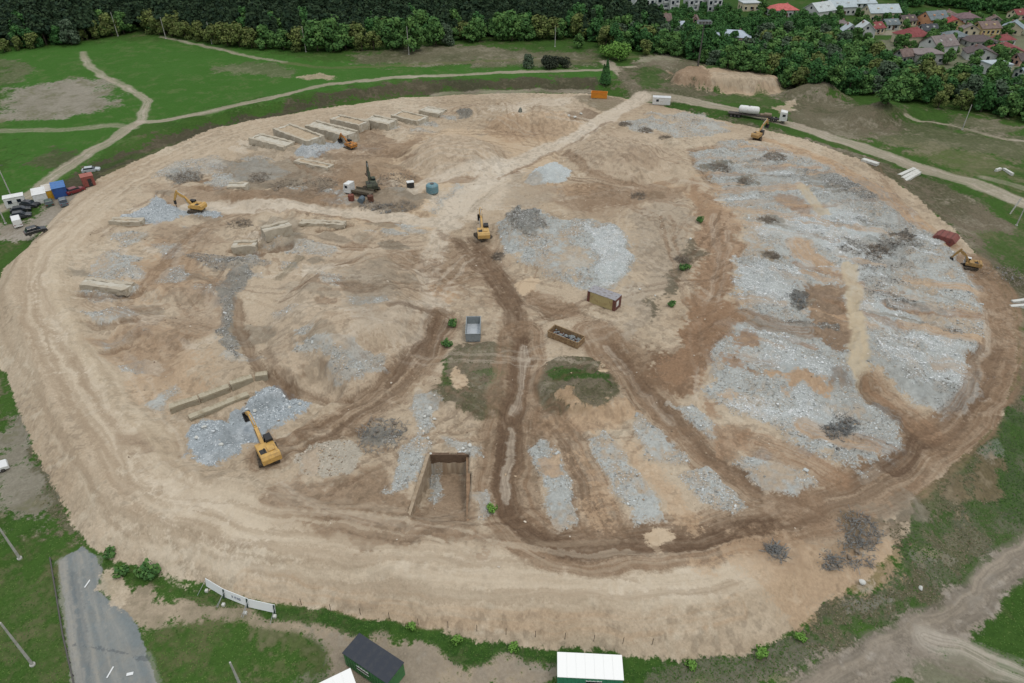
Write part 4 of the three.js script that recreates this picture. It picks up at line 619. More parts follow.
// fine heights that belong to the marks: ruts pressed in, rubble heaped up
const LIFT = { rub: [.25, .55], rubb: [.3, .6], rubd: [.35, .7], rubw: [.2, .4], rubdd: [.3, .6], brown: [-.12, .1], brownd: [-.22, .12], clay: [-.05, .2], pale: [-.08, .05], road: [-.06, .03], roadd: [-.05, .05], weed: [.1, .35], weedd: [.1, .4], grassd: [.08, .2], mix: [.05, .35], gravel: [0, .05], flat: [-.08, .04], greyd: [.1, .4], ditch: [-1.0, .3], bank: [.5, .3], sandl: [0, .25], tan: [0, .2] };
const SHEETS = [];
const cellOf = (a, v) => { let lo = 0, hi = a.length - 1; if (v < a[0] || v > a[hi]) return -1; while (hi - lo > 1) { const m = (lo + hi) >> 1; if (a[m] <= v) lo = m; else hi = m; } return lo; };
function onGround(x, z) { // height of the built sheet
  for (const s of SHEETS) { const i = cellOf(s.xs, x); if (i < 0) continue; const j = cellOf(s.zs, z); if (j < 0) continue; const n = s.xs.length, u = (x - s.xs[i]) / (s.xs[i + 1] - s.xs[i]), v = (z - s.zs[j]) / (s.zs[j + 1] - s.zs[j]), q = (a, b) => s.P[(s.at + b * n + a) * 3 + 1]; return (q(i, j) * (1 - u) + q(i + 1, j) * u) * (1 - v) + (q(i, j + 1) * (1 - u) + q(i + 1, j + 1) * u) * v; }
  return groundHeight(x, z);
}
function groundHeight(x, z) { // heights with the marks worked in
  let h = height(x, z);
  const n = fbm(x * 0.31 + 40, z * 0.31, 2) * 0.6 + vn(x * 1.7 + 9, z * 1.7) * 0.4;
  let wx = null, wz = 0;
  for (const m of MARKS) {
    if (x < m.x0 || x > m.x1 || z < m.z0 || z > m.z1) continue;
    const L = LIFT[m.cls]; if (!L && m.kind !== 'site') continue;
    if (m.kind === 'site') continue;
    if (wx === null) { wx = (fbm(x * 0.21 + 70, z * 0.21 + 3, 2) - 0.5) * 2.2; wz = (fbm(x * 0.21 + 3, z * 0.21 + 90, 2) - 0.5) * 2.2; }
    const v = markAt(m, x, z, wx, wz, n);
    if (v > 0) h += v * (L[0] + L[1] * (vn(x * 0.9 + m.seed, z * 0.9) + vn(x * 2.1, z * 2.1 + m.seed) * 0.6 - 0.8));
  }
  return h;
}
{
  const X0 = -128, X1 = 128, ZN = -30, ZM = -146, ZF = -286;
  const lines = (a, b, step) => { const n = Math.round((b - a) / step), o = []; for (let i = 0; i <= n; i++) o.push(a + (b - a) * i / n); return o; };
  const grow = (a, sgn, s0, k, end) => { const o = [a]; let s = s0; while (sgn * (end - o[o.length - 1]) > 0) { o.push(o[o.length - 1] + sgn * s); s *= k; } return o; };
  const xl = grow(X0, -1, 0.8, 1.035, -900).reverse(), xr = grow(X1, 1, 0.8, 1.035, 900), xi = lines(X0, X1, 0.42), xLH = lines(X0, 0, 0.42), xRH = lines(0, X1, 0.42);
  const zn = lines(ZM, ZN, 0.42), zf = lines(ZF, ZM, 0.55), zfar = grow(ZF, -1, 1.0, 1.03, -1400).reverse(), znear = grow(ZN, 1, 1, 1.1, 260);
  let base = 0; const geo = new THREE.BufferGeometry();
  const P = [], U = [], I = [];
  const block = (xs, zs, box, mat) => {
    const start = I.length, nx = xs.length, nz = zs.length, b = base;
    for (let j = 0; j < nz; j++) for (let i = 0; i < nx; i++) { const x = xs[i], z = zs[j]; P.push(x, groundHeight(x, z), z); U.push((x - box[0]) / box[2], (z - box[1]) / box[3]); }
    for (let j = 0; j < nz - 1; j++) for (let i = 0; i < nx - 1; i++) { const a = b + j * nx + i, c = a + nx; I.push(a, c, a + 1, a + 1, c, c + 1); }
    SHEETS.push({ xs, zs, at: b, P }); base += nx * nz; geo.addGroup(start, I.length - start, mat);
  };
  const BNL = [X0, ZM, 128, 116], BNR = [0, ZM, 128, 116], BF = [X0, ZF, 256, 140], BO = [-340, -490, 680, 490];
  block(xLH, zn, BNL, 0); block(xRH, zn, BNR, 1); block(xi, zf, BF, 2);
  block(xl, zn, BO, 3); block(xr, zn, BO, 3); block(xl, zf, BO, 3); block(xr, zf, BO, 3);
  block(xl, zfar, BO, 3); block(xi, zfar, BO, 3); block(xr, zfar, BO, 3); block(xl, znear, BO, 3); block(xi, znear, BO, 3); block(xr, znear, BO, 3);
  geo.setAttribute('position', new THREE.Float32BufferAttribute(P, 3)); geo.setAttribute('uv', new THREE.Float32BufferAttribute(U, 2)); geo.setIndex(I); geo.computeVertexNormals();
  const mats = [[BNL, 2048, 1856], [BNR, 2048, 1856], [BF, 2048, 1120], [BO, 1536, 1108]].map(([b, w, h]) => {
    const t = paintTile(b[0], b[1], b[2], b[3], w, h), bt = RELIEF.clone(); bt.repeat.set(b[2] / 6, b[3] / 6); bt.needsUpdate = true;
    return new THREE.MeshPhysicalMaterial({ map: t, roughness: 1, specularIntensity: 0.15, metalness: 0, bumpMap: bt, bumpScale: 0.2 });
  });
  const ground = new THREE.Mesh(geo, mats); ground.name = 'ground'; ground.userData = { kind: 'structure', label: 'sandy demolition site, tracks, rubble and surrounding grassland', category: 'ground' };
  ground.receiveShadow = true; ground.castShadow = true; scene.add(ground);
}
// ---------------------------------------------------------------- builders
const V = (x, y, z) => new THREE.Vector3(x, y, z);
const matCache = new Map();
function mat(r, g, b, rough = 0.8, metal = 0, extra) { // photographed sRGB tone -> base colour
  const key = [r, g, b, rough, metal, JSON.stringify(extra || 0)].join();
  if (!matCache.has(key)) { const m = new THREE.MeshStandardMaterial({ roughness: rough, metalness: metal, ...(extra || {}) }); m.color.setRGB(LIN[r] * ALB, LIN[g] * ALB, LIN[b] * ALB); matCache.set(key, m); }
  return matCache.get(key);
}
// weathered surfaces: the tone broken up by stains and dust, in metres
const stainTex = {};
function stained(r, g, b, r2, g2, b2, amount, rough = 0.85, size = 4, metal = 0) {
  const key = 'st' + [r, g, b, r2, g2, b2, amount, size].join();
  if (!matCache.has(key)) {
    const n = 128, px = new Uint8Array(n * n * 4);
    for (let j = 0; j < n; j++) for (let i = 0; i < n; i++) {
      const t = clamp((fbm(i * 0.055 + r, j * 0.055 + g, 4) - 0.5 + (vn(i * 0.6, j * 0.1 + b) - 0.5) * 0.3) * 2.4 + amount, 0, 1), p = (j * n + i) * 4, k = 0.93 + 0.14 * NT[(i * 131 + j * 977) & 65535];
      px[p] = clamp((r + (r2 - r) * t) * k, 0, 255); px[p + 1] = clamp((g + (g2 - g) * t) * k, 0, 255); px[p + 2] = clamp((b + (b2 - b) * t) * k, 0, 255); px[p + 3] = 255;
    }
    const tx = new THREE.DataTexture(px, n, n, THREE.RGBAFormat); tx.colorSpace = THREE.SRGBColorSpace; tx.wrapS = tx.wrapT = THREE.MirroredRepeatWrapping; tx.magFilter = THREE.LinearFilter; tx.repeat.set(1 / size, 1 / size); tx.needsUpdate = true;
    const m = new THREE.MeshStandardMaterial({ map: tx, roughness: rough, metalness: metal }); m.color.setScalar(ALB); matCache.set(key, m);
  }
  return matCache.get(key);
}
const names = new Map();
function numbered(n) { const k = names.get(n) || 0; names.set(n, k + 1); return k ? n + '_' + String(k).padStart(3, '0') : n; }
function metreUV(g) { // uv in metres along each face
  g = g.index ? g.toNonIndexed() : g; g.computeVertexNormals();
  const p = g.attributes.position, n = g.attributes.normal, u = new Float32Array(p.count * 2);
  for (let i = 0; i < p.count; i += 3) {
    const ax = Math.abs(n.getX(i)), ay = Math.abs(n.getY(i)), az = Math.abs(n.getZ(i));
    for (let k = i; k < i + 3; k++) { const X = p.getX(k), Y = p.getY(k), Z = p.getZ(k); if (ay >= ax && ay >= az) { u[k * 2] = X; u[k * 2 + 1] = Z; } else if (ax >= az) { u[k * 2] = Z; u[k * 2 + 1] = Y; } else { u[k * 2] = X; u[k * 2 + 1] = Y; } }
  }
  g.setAttribute('uv', new THREE.BufferAttribute(u, 2)); return g;
}
const clean = (g) => { g = g.index ? g.toNonIndexed() : g; for (const k of Object.keys(g.attributes)) if (k !== 'position' && k !== 'normal' && k !== 'uv' && k !== 'color') g.deleteAttribute(k); return g; };
function part(name, geos, material, parent) {
  const list = (Array.isArray(geos) ? geos : [geos]).map((g) => metreUV(clean(g)));
  const m = new THREE.Mesh(list.length > 1 ? mergeGeometries(list) : list[0], material); m.name = name; m.castShadow = m.receiveShadow = true; parent.add(m); return m;
}
function thing(name, label, category, x, y, z, turn = 0, group) {
  const o = new THREE.Group(); o.name = numbered(name); o.position.set(x, y, z); o.rotation.y = turn; o.userData = { label, category }; if (group) o.userData.group = group; scene.add(o); return o;
}
function copyOf(src, x, y, z, turn, label, group, sc = 1) {
  const c = src.clone(); c.name = numbered(src.name.replace(/_\d{3}$/, '')); c.position.set(x, y, z); c.rotation.y = turn; c.scale.setScalar(sc); c.userData = { label, category: src.userData.category, group }; scene.add(c); return c;
}
const bx = (w, h, d, x, y, z, r = 0.03) => { const g = r ? new RoundedBoxGeometry(w, h, d, 1, Math.min(r, w / 3, h / 3, d / 3)) : new THREE.BoxGeometry(w, h, d); g.translate(x, y, z); return g; };
const cyl = (r, l, axis, x, y, z, n = 12, r2 = r) => { const g = new THREE.CylinderGeometry(r2, r, l, n); if (axis === 'x') g.rotateZ(Math.PI / 2); if (axis === 'z') g.rotateX(Math.PI / 2); g.translate(x, y, z); return g; };
const rod = (a, b, r, n = 6, r2 = r) => { const d = b.clone().sub(a), l = d.length(), g = new THREE.CylinderGeometry(r2, r, l, n); g.translate(0, l / 2, 0); g.applyQuaternion(new THREE.Quaternion().setFromUnitVectors(V(0, 1, 0), d.normalize())); g.translate(a.x, a.y, a.z); return g; };
const prism = (pts, d, x, y, z, bevel = 0.02) => { const s = new THREE.Shape(pts.map(([a, b]) => new THREE.Vector2(a, b))); const g = new THREE.ExtrudeGeometry(s, { depth: d, bevelEnabled: bevel > 0, bevelSize: bevel, bevelThickness: bevel, bevelSegments: 1 }); g.translate(x, y, z - d / 2); return g; };
const GH = onGround;
const lowest = (x, z, r) => Math.min(GH(x, z), GH(x + r, z), GH(x - r, z), GH(x, z + r), GH(x, z - r));

// ---------------------------------------------------------------- excavators: x is the way the arm points
const M = {
  yellow: stained(208, 168, 92, 176, 142, 86, 0.18, 0.55, 3), yellowPale: stained(206, 168, 100, 176, 146, 96, 0.2, 0.6, 3), dark: mat(44, 44, 44, 0.7), track: stained(62, 58, 52, 110, 96, 78, 0.3, 0.9, 2), glass: mat(34, 44, 54, 0.12),
  steel: mat(96, 94, 90, 0.55, 0.4), white: stained(226, 229, 228, 200, 200, 192, 0.02, 0.5, 3), rubber: mat(34, 34, 34, 0.9), chrome: mat(190, 192, 192, 0.3, 0.8), rust: stained(132, 74, 58, 96, 60, 50, 0.3, 0.85, 2), green: mat(62, 70, 54, 0.7),
  concrete: stained(184, 176, 158, 160, 146, 124, 0.15, 0.95, 6), concreteB: stained(196, 192, 178, 174, 164, 144, 0.1, 0.95, 5), soil: stained(184, 168, 143, 164, 146, 120, 0.2, 1, 3), beam: stained(206, 208, 202, 182, 180, 170, 0.05, 0.9, 4),
};
function excavator(label, x, z, heading, o) {
  const t = thing('excavator', label, 'excavator', x, lowest(x, z, 0.8) + 0.03, z, 0, 'excavators working on the site'); if (o.size) t.scale.setScalar(o.size);
  const trackTurn = o.trackTurn ?? heading + 0.4, tc = Math.cos(trackTurn), ts = Math.sin(trackTurn);
  const turnY = (g, a) => { g.rotateY(a); return g; };
  for (const s of [-1, 1]) {
    const shoe = new THREE.Shape(); shoe.absarc(-1.55, 0.45, 0.45, Math.PI / 2, Math.PI * 1.5); shoe.absarc(1.55, 0.45, 0.45, -Math.PI / 2, Math.PI / 2); shoe.closePath();
    const g = new THREE.ExtrudeGeometry(shoe, { depth: 0.6, bevelEnabled: true, bevelSize: 0.03, bevelThickness: 0.03, bevelSegments: 1 }); g.translate(0, 0, s * 1.15 - 0.3);
    const lugs = []; for (let k = 0; k < 11; k++) { lugs.push(bx(0.1, 0.06, 0.62, -1.6 + k * 0.32, 0.93, s * 1.15, 0)); }
    part('track', [g, ...lugs].map((q) => turnY(clean(q), trackTurn)), M.track, t);
  }
  part('undercarriage', [turnY(bx(2.2, 0.45, 1.6, 0, 0.62, 0), trackTurn), cyl(0.75, 0.3, 'y', 0, 1.0, 0, 16)], M.dark, t);
  const upper = (g) => { g.rotateY(heading); return g; };
  const up = (arr) => arr.map((g) => upper(clean(g)));
  const body = o.paint || M.yellow;
  const house = part('engine_house', up([bx(2.7, 1.15, 2.6, -0.75, 1.85, 0, 0.1), bx(1.2, 0.25, 1.0, -1.1, 2.5, 0.45, 0.05), bx(0.9, 0.7, 0.8, 0.95, 1.62, -0.85, 0.06)]), body, t);
  part('counterweight', up([prism([[-2.75, 1.3], [-2.05, 1.3], [-2.05, 2.5], [-2.5, 2.5], [-2.8, 2.1]], 2.62, 0, 0, 0, 0.05)]), body, t);
  part('exhaust_pipe', up([cyl(0.07, 0.5, 'y', -1.3, 2.8, -0.5, 8)]), M.dark, house);
  part('engine_grille', up([bx(1.0, 0.03, 0.9, -1.2, 2.445, -0.7, 0)]), M.dark, house);
  const cab = part('cab', up([bx(1.6, 0.25, 1.02, 1.05, 1.42, 0.8, 0.04), bx(1.5, 0.14, 1.0, 0.95, 2.92, 0.8, 0.05), ...[[0.28, 0.34], [0.28, 1.26], [1.72, 0.34], [1.72, 1.26]].map(([a, b]) => bx(0.1, 1.5, 0.1, a, 2.18, b, 0))]), o.cab || M.dark, t);
  part('cab_window', up([bx(1.36, 1.3, 0.86, 1.0, 2.2, 0.8, 0.05)]), M.glass, cab);
  // arm
  const [A, B, C] = o.arm; // elbow, stick end (along, up) from the boom foot at (0.6, 1.75)
  const foot = V(0.7, 1.75, -0.15);
  const limb = (p, q, w0, w1, thick) => { const d = q.clone().sub(p), l = d.length(), a = Math.atan2(d.y, d.x); const g = prism([[0, -w0 / 2], [l * 0.45, -w0 * 0.75], [l, -w1 / 2], [l, w1 / 2], [l * 0.45, w0 * 0.75], [0, w0 / 2]], thick, 0, 0, 0, 0.02); g.rotateZ(a); g.translate(p.x, p.y, p.z); return g; };
  const E = V(foot.x + A[0], foot.y + A[1], -0.15), S = V(foot.x + B[0], foot.y + B[1], -0.15), mid = foot.clone().lerp(E, 0.45).add(V(0, 0.7, 0));
  const boom = part('boom', up([limb(foot, mid, 0.5, 0.55, 0.45), limb(mid, E, 0.55, 0.4, 0.42)]), body, t);
  for (const s of [-1, 1]) part('ram', up([rod(V(foot.x + 0.6, foot.y - 0.5, -0.15 + s * 0.34), mid.clone().add(V(0, -0.1, s * 0.34)), 0.09, 8)]), M.chrome, boom);
  const st = part('stick', up([limb(E.clone().add(E.clone().sub(S).setLength(0.6)), S, 0.42, 0.3, 0.34)]), body, t);
  part('ram', up([rod(mid.clone().add(V(0, 0.55, 0)), E.clone().add(E.clone().sub(S).setLength(0.55)), 0.08, 8)]), M.chrome, st);
  if (o.tool === 'hammer') part('breaker_hammer', up([bx(0.5, 1.1, 0.5, S.x, S.y - 0.6, -0.15, 0.05), cyl(0.09, 1.0, 'y', S.x, S.y - 1.6, -0.15, 8)]), M.dark, t);
  else if (o.tool === 'grab') { const g = part('grapple', up([cyl(0.3, 0.5, 'y', S.x, S.y - 0.3, -0.15, 10)]), M.dark, t); for (let k = 0; k < 5; k++) { const a = k * 1.2566; part('tine', up([rod(V(S.x, S.y - 0.5, -0.15), V(S.x + Math.cos(a) * 0.7, S.y - 0.9, -0.15 + Math.sin(a) * 0.7), 0.09), rod(V(S.x + Math.cos(a) * 0.7, S.y - 0.9, -0.15 + Math.sin(a) * 0.7), V(S.x + Math.cos(a) * 0.2, S.y - 1.6, -0.15 + Math.sin(a) * 0.2), 0.08)]), M.dark, g); } }
  else {
    const bk = prism([[0.1, 0.2], [0.35, -0.3], [0.2, -1.0], [-0.35, -1.3], [-0.85, -1.05], [-0.75, -0.95], [-0.35, -1.1], [0.05, -0.85], [0.15, -0.3], [-0.1, 0.1]], 1.15, S.x, S.y - 0.05, -0.15, 0.01);
    const b = part('bucket', up([bk, bx(0.8, 0.9, 0.05, S.x - 0.3, S.y - 0.7, -0.15 + 0.55, 0), bx(0.8, 0.9, 0.05, S.x - 0.3, S.y - 0.7, -0.15 - 0.55, 0)]), M.dark, t);
    part('teeth', up([-0.4, -0.2, 0, 0.2, 0.4].map((q) => bx(0.22, 0.08, 0.09, S.x - 0.92, S.y - 1.05, -0.15 + q, 0))), M.steel, b);
  }
  return t;
}
const headingOf = (e) => Math.atan2(-(e[3] - e[1]), e[2] - e[0]);
{
  const e = AT_EXC, H = e.map(headingOf);
  excavator('yellow excavator with long raised arm digging at the blue-grey rubble pit', e[0][0], e[0][1], H[0], { arm: [[5.0, 2.6], [7.6, 0.9]], trackTurn: H[0] - 0.2 });
  excavator('yellow excavator with a hammer on its bent arm, standing on grey dust', e[1][0], e[1][1], H[1], { arm: [[3.9, 3.4], [5.2, 1.0]], size: 0.9, tool: 'hammer', trackTurn: H[1] + 0.3 });
  excavator('small orange and black excavator breaking the hollow concrete blocks', e[2][0] + 1.4, e[2][1] + 5.5, H[2] - 0.5, { arm: [[3.6, 2.4], [4.9, 0.6]], paint: stained(206, 136, 52, 80, 70, 60, 0.3, 0.6, 2), size: 0.85 });
  excavator('yellow excavator turned away beside the tall grey crushed-concrete heap', e[3][0], e[3][1], H[3], { arm: [[4.6, 2.9], [6.6, 0.6]], tool: 'bucket', paint: M.yellowPale });
  excavator('dusty yellow excavator with its arm raised towards the road and tank lorry', e[4][0], e[4][1], H[4], { arm: [[5.2, 3.4], [6.6, 1.6]], paint: stained(188, 152, 92, 160, 130, 88, 0.3, 0.7, 2), size: 0.9 });
  excavator('tan excavator with white cab roof beside the dark red skip', e[5][0], e[5][1], H[5], { arm: [[3.2, 3.3], [4.6, 0.6]], paint: stained(176, 140, 82, 130, 108, 74, 0.3, 0.7, 2), cab: M.white, size: 0.72 });
  excavator('dark green excavator with upright folded arm behind the scrap lorry', e[6][0], e[6][1], 1.9, { arm: [[1.8, 4.6], [2.9, 2.2]], tool: 'grab', paint: stained(74, 80, 62, 50, 52, 44, 0.3, 0.8, 2), cab: M.green });
}

// ---------------------------------------------------------------- boxes: cabins, skips, containers
function container(name, label, category, x, z, turn, w, d, h, wall, roof, o = {}) {
  const y = lowest(x, z, 1), t = thing(name, label, category, x, y, z, turn, o.group);
  if (o.open) {
    const k = 0.09;
    part('floor', bx(w - 0.02, 0.15, d - 0.02, 0, 0.28, 0, 0), o.inside || wall, t);
    for (const s of [-1, 1]) { const sd = part('side_wall', bx(w, h - 0.2, k, 0, 0.2 + (h - 0.2) / 2, s * (d / 2 - k / 2), 0.02), wall, t); const ribs = []; for (let q = -Math.floor(w / 2 - 0.4); q <= w / 2 - 0.4; q += 0.9) ribs.push(bx(0.1, h - 0.35, 0.08, q, 0.22 + (h - 0.2) / 2, s * (d / 2 + 0.04), 0)); ribs.forEach((g) => part('rib', g, wall, sd)); }
    for (const s of [-1, 1]) part('end_wall', bx(k, h - 0.25, d - 2 * k - 0.01, s * (w / 2 - k / 2), 0.2 + (h - 0.2) / 2, 0, 0.02), o.end || wall, t);
    part('rim', [bx(w + 0.16, 0.1, 0.16, 0, h + 0.03, d / 2), bx(w + 0.16, 0.1, 0.16, 0, h + 0.03, -d / 2), bx(0.16, 0.1, d - 0.17, w / 2, h + 0.028, 0), bx(0.16, 0.1, d - 0.17, -w / 2, h + 0.028, 0)], o.rim || wall, t);
    part('skid', [bx(w - 0.3, 0.2, 0.16, 0, 0.1, 0.5), bx(w - 0.3, 0.2, 0.16, 0, 0.1, -0.5)], M.dark, t);
    return t;
  }
  const body = part('wall', bx(w, h - 0.15, d, 0, 0.15 + (h - 0.15) / 2, 0, 0.04), wall, t);
  const ribs = []; if (!o.smooth) { for (let q = -w / 2 + 0.35; q < w / 2 - 0.2; q += 0.42) for (const s of [-1, 1]) ribs.push(bx(0.16, h - 0.45, 0.05, q, 0.15 + (h - 0.15) / 2, s * (d / 2 + 0.022), 0)); const cr = part('corrugation', ribs, wall, body); cr.userData.kind = 'stuff'; }
  part('skid', [bx(w - 0.2, 0.16, 0.2, 0, 0.08, d / 2 - 0.3, 0), bx(w - 0.2, 0.16, 0.2, 0, 0.08, -d / 2 + 0.3, 0)], M.dark, t);
  const rf = part('roof', [bx(w + 0.14, 0.1, d + 0.14, 0, h + 0.055, 0, 0.03), ...(o.seams ? Array.from({ length: Math.floor(w) - 1 }, (_, k) => bx(0.05, 0.04, d, -w / 2 + 1 + k, h + 0.125, 0, 0)) : [])], roof, t);
  if (o.ends) for (const s of [-1, 1]) { const ep = part('end_wall', bx(0.08, h - 0.2, d + 0.1, s * (w / 2 + 0.05), 0.15 + (h - 0.15) / 2, 0, 0), o.ends, t); part('end_strip', bx(0.5, h - 0.25, d + 0.12, s * (w / 2 - 0.22), 0.16 + (h - 0.15) / 2, 0, 0), o.ends, ep); if (s > 0) part('patch', bx(0.03, 1.2, 0.9, w / 2 + 0.11, 1.5, 0.3, 0), M.white, ep); }
  for (const [face, a, b, ww, hh] of o.windows || []) {
    const g = face === 'z' ? bx(ww, hh, 0.05, a, b, d / 2 + 0.03, 0) : face === '-z' ? bx(ww, hh, 0.05, a, b, -d / 2 - 0.03, 0) : bx(0.05, hh, ww, (face === 'x' ? 1 : -1) * (w / 2 + 0.03), b, a, 0);
    const f = face[face.length - 1] === 'z' ? [bx(ww + 0.16, 0.08, 0.08, a, b + hh / 2 + 0.04, (face === 'z' ? 1 : -1) * (d / 2 + 0.04), 0), bx(ww + 0.16, 0.08, 0.08, a, b - hh / 2 - 0.04, (face === 'z' ? 1 : -1) * (d / 2 + 0.04), 0)] : null;
    const wn = part('window', g, M.glass, t); if (f) f.forEach((q) => part('window_frame', q, M.white, wn));
  }
  if (o.door) { const [face, a, m] = o.door; const s = face === 'z' ? 1 : -1; const dr = part('door', bx(0.9, 2.0, 0.06, a, 1.18, s * (d / 2 + 0.04), 0), m, t); part('handle', bx(0.05, 0.18, 0.05, a + 0.36, 1.15, s * (d / 2 + 0.09), 0), M.chrome, dr); }
  return t;
}
{
  const b = AT_BOXES, tn = (r) => Math.atan2(-(r[3] - r[1]), r[2] - r[0]);
  container('shipping_container', 'yellow and rust shipping container with dented grey roof beside rubble', 'container', b[0][0] - 0.2, b[0][1] - 0.6, -0.62, 6, 2.45, 2.6, stained(186, 172, 124, 156, 136, 96, 0.05, 0.8, 6), stained(156, 156, 160, 120, 112, 108, 0.1, 0.8, 3), { ends: stained(112, 70, 60, 90, 60, 52, 0.2, 0.85, 3) });
  {
    const t = container('open_skip', 'tan rusty open skip part filled with grey debris', 'skip', b[1][0], b[1][1], -0.62, 6.4, 2.5, 1.5, stained(158, 134, 100, 118, 92, 68, 0.25, 0.85, 2), null, { open: true, inside: M.rust });
    const q = rng(61), ch = []; for (let k = 0; k < 60; k++) { const s = 0.15 + q() * 0.3, g = new THREE.IcosahedronGeometry(s, 0); g.scale(1, 0.6, 0.8); g.rotateY(q() * 6); g.translate((q() - 0.5) * 5.4, 0.45 + q() * 0.5, (q() - 0.5) * 1.9); ch.push(g); }
    const c = part('debris_load', ch, stained(138, 146, 148, 110, 112, 108, 0.2, 0.95, 1), t); c.userData.kind = 'stuff';
  }
  container('open_skip', 'pale grey empty open skip on the sand by weedy ground', 'skip', b[2][0], b[2][1] - 2.2, Math.PI / 2 + 0.02, 5.6, 2.6, 1.9, stained(142, 150, 152, 118, 124, 124, 0.1, 0.6, 3), null, { open: true, inside: stained(196, 204, 210, 170, 178, 184, 0.1, 0.5, 3) });
  container('open_skip', 'bright orange open skip at the edge of the sand by track', 'skip', b[3][0], b[3][1], -0.18, 5.6, 2.4, 2.0, stained(224, 146, 40, 196, 122, 40, 0.1, 0.55, 3), null, { open: true, inside: stained(206, 134, 44, 150, 100, 50, 0.3, 0.7, 3) });
  container('site_cabin', 'white box cabin standing beside the fork of the sandy track', 'cabin', b[4][0], b[4][1], -0.16, 6, 2.4, 2.5, M.white, stained(214, 218, 218, 186, 190, 192, 0.05, 0.5, 4), { windows: [['z', -1.4, 1.6, 0.9, 0.8]] });
  { // tapered closed skip
    const r = b[5], t = thing('tapered_skip', 'dark red rusty tapered skip at the edge of the rubble field', 'skip', r[0], lowest(r[0], r[1], 1), r[1], -0.75);
    part('body', prism([[-1.4, 0.1], [1.4, 0.1], [2.3, 1.4], [1.6, 2.1], [-1.6, 2.1], [-2.3, 1.4]], 3.6, 0, 0, 0, 0.08), stained(132, 74, 66, 104, 62, 56, 0.2, 0.8, 2), t);
    part('lid_rib', [-1.1, 0, 1.1].map((q) => bx(0.12, 0.08, 3.65, q, 2.21, 0, 0)), stained(112, 66, 58, 92, 58, 52, 0.2, 0.8, 2), t);
    [[-1.2, 1.95], [1.2, 1.95], [-1.2, -1.95], [1.2, -1.95]].forEach(([u, v]) => part('lifting_lug', cyl(0.09, 0.2, 'z', u, 1.3, v, 8), M.dark, t));
  }
  container('site_cabin', 'site container with flat black roof and green walls beside dirt track', 'cabin', -15.3, -40.5, -0.56, 6.4, 2.7, 2.6, stained(70, 128, 76, 58, 100, 64, 0.1, 0.6, 3), stained(50, 56, 66, 60, 64, 70, 0.2, 0.8, 3), { windows: [['z', -0.4, 1.7, 1.6, 0.5]] });
  container('site_cabin', 'white roofed cabin with green walls against the grass bank', 'cabin', 8.5, -39.6, -0.05, 7.0, 2.7, 2.7, stained(72, 150, 116, 60, 126, 98, 0.1, 0.6, 3), mat(250, 252, 250, 0.5), { seams: true, windows: [['z', 0.4, 1.7, 1.6, 0.9]] });
  container('site_cabin', 'small white roofed cabin beside the black roofed container', 'cabin', -19.2, -37.0, 0.5, 5, 2.4, 2.6, M.white, mat(248, 250, 248, 0.5), { seams: true });
  container('site_cabin', 'white hut with two dark windows beside parked dark cars', 'cabin', b[9][0] + 0.4, b[9][1] - 1, 0.55, 4.4, 2.5, 2.6, M.white, M.white, { smooth: true, windows: [['z', -1, 1.6, 0.9, 0.9], ['z', 1, 1.6, 0.9, 0.9]] });
  container('storage_container', 'white storage container beside the yellow one', 'container', b[10][0] - 2.6, b[10][1] - 2.2, 2.15, 5, 3.0, 2.6, M.white, M.white, { windows: [['x', 0, 1.5, 0.7, 0.7]] });
  container('storage_container', 'yellow fronted storage container between the white and the blue ones', 'container', b[11][0] - 1.6, b[11][1] - 2.0, 2.15, 5, 2.8, 2.4, stained(222, 172, 40, 196, 148, 44, 0.08, 0.6, 3), stained(206, 204, 196, 190, 178, 160, 0.2, 0.6, 3), {});
  container('storage_container', 'blue storage container between the yellow one and red cars', 'container', b[12][0] - 1.4, b[12][1] - 2.2, 2.15, 5, 3.1, 2.8, stained(44, 84, 150, 40, 66, 116, 0.1, 0.6, 3), stained(66, 118, 180, 54, 92, 144, 0.1, 0.6, 3), {});
  container('wooden_shed', 'reddish brown shed with dark doorway beside the entrance road', 'shed', b[13][0], b[13][1] - 1, 0.62, 2.9, 2.8, 2.8, stained(150, 84, 74, 120, 70, 64, 0.2, 0.8, 2), stained(166, 100, 88, 140, 84, 74, 0.2, 0.8, 2), { door: ['z', 0.3, M.dark] });
}

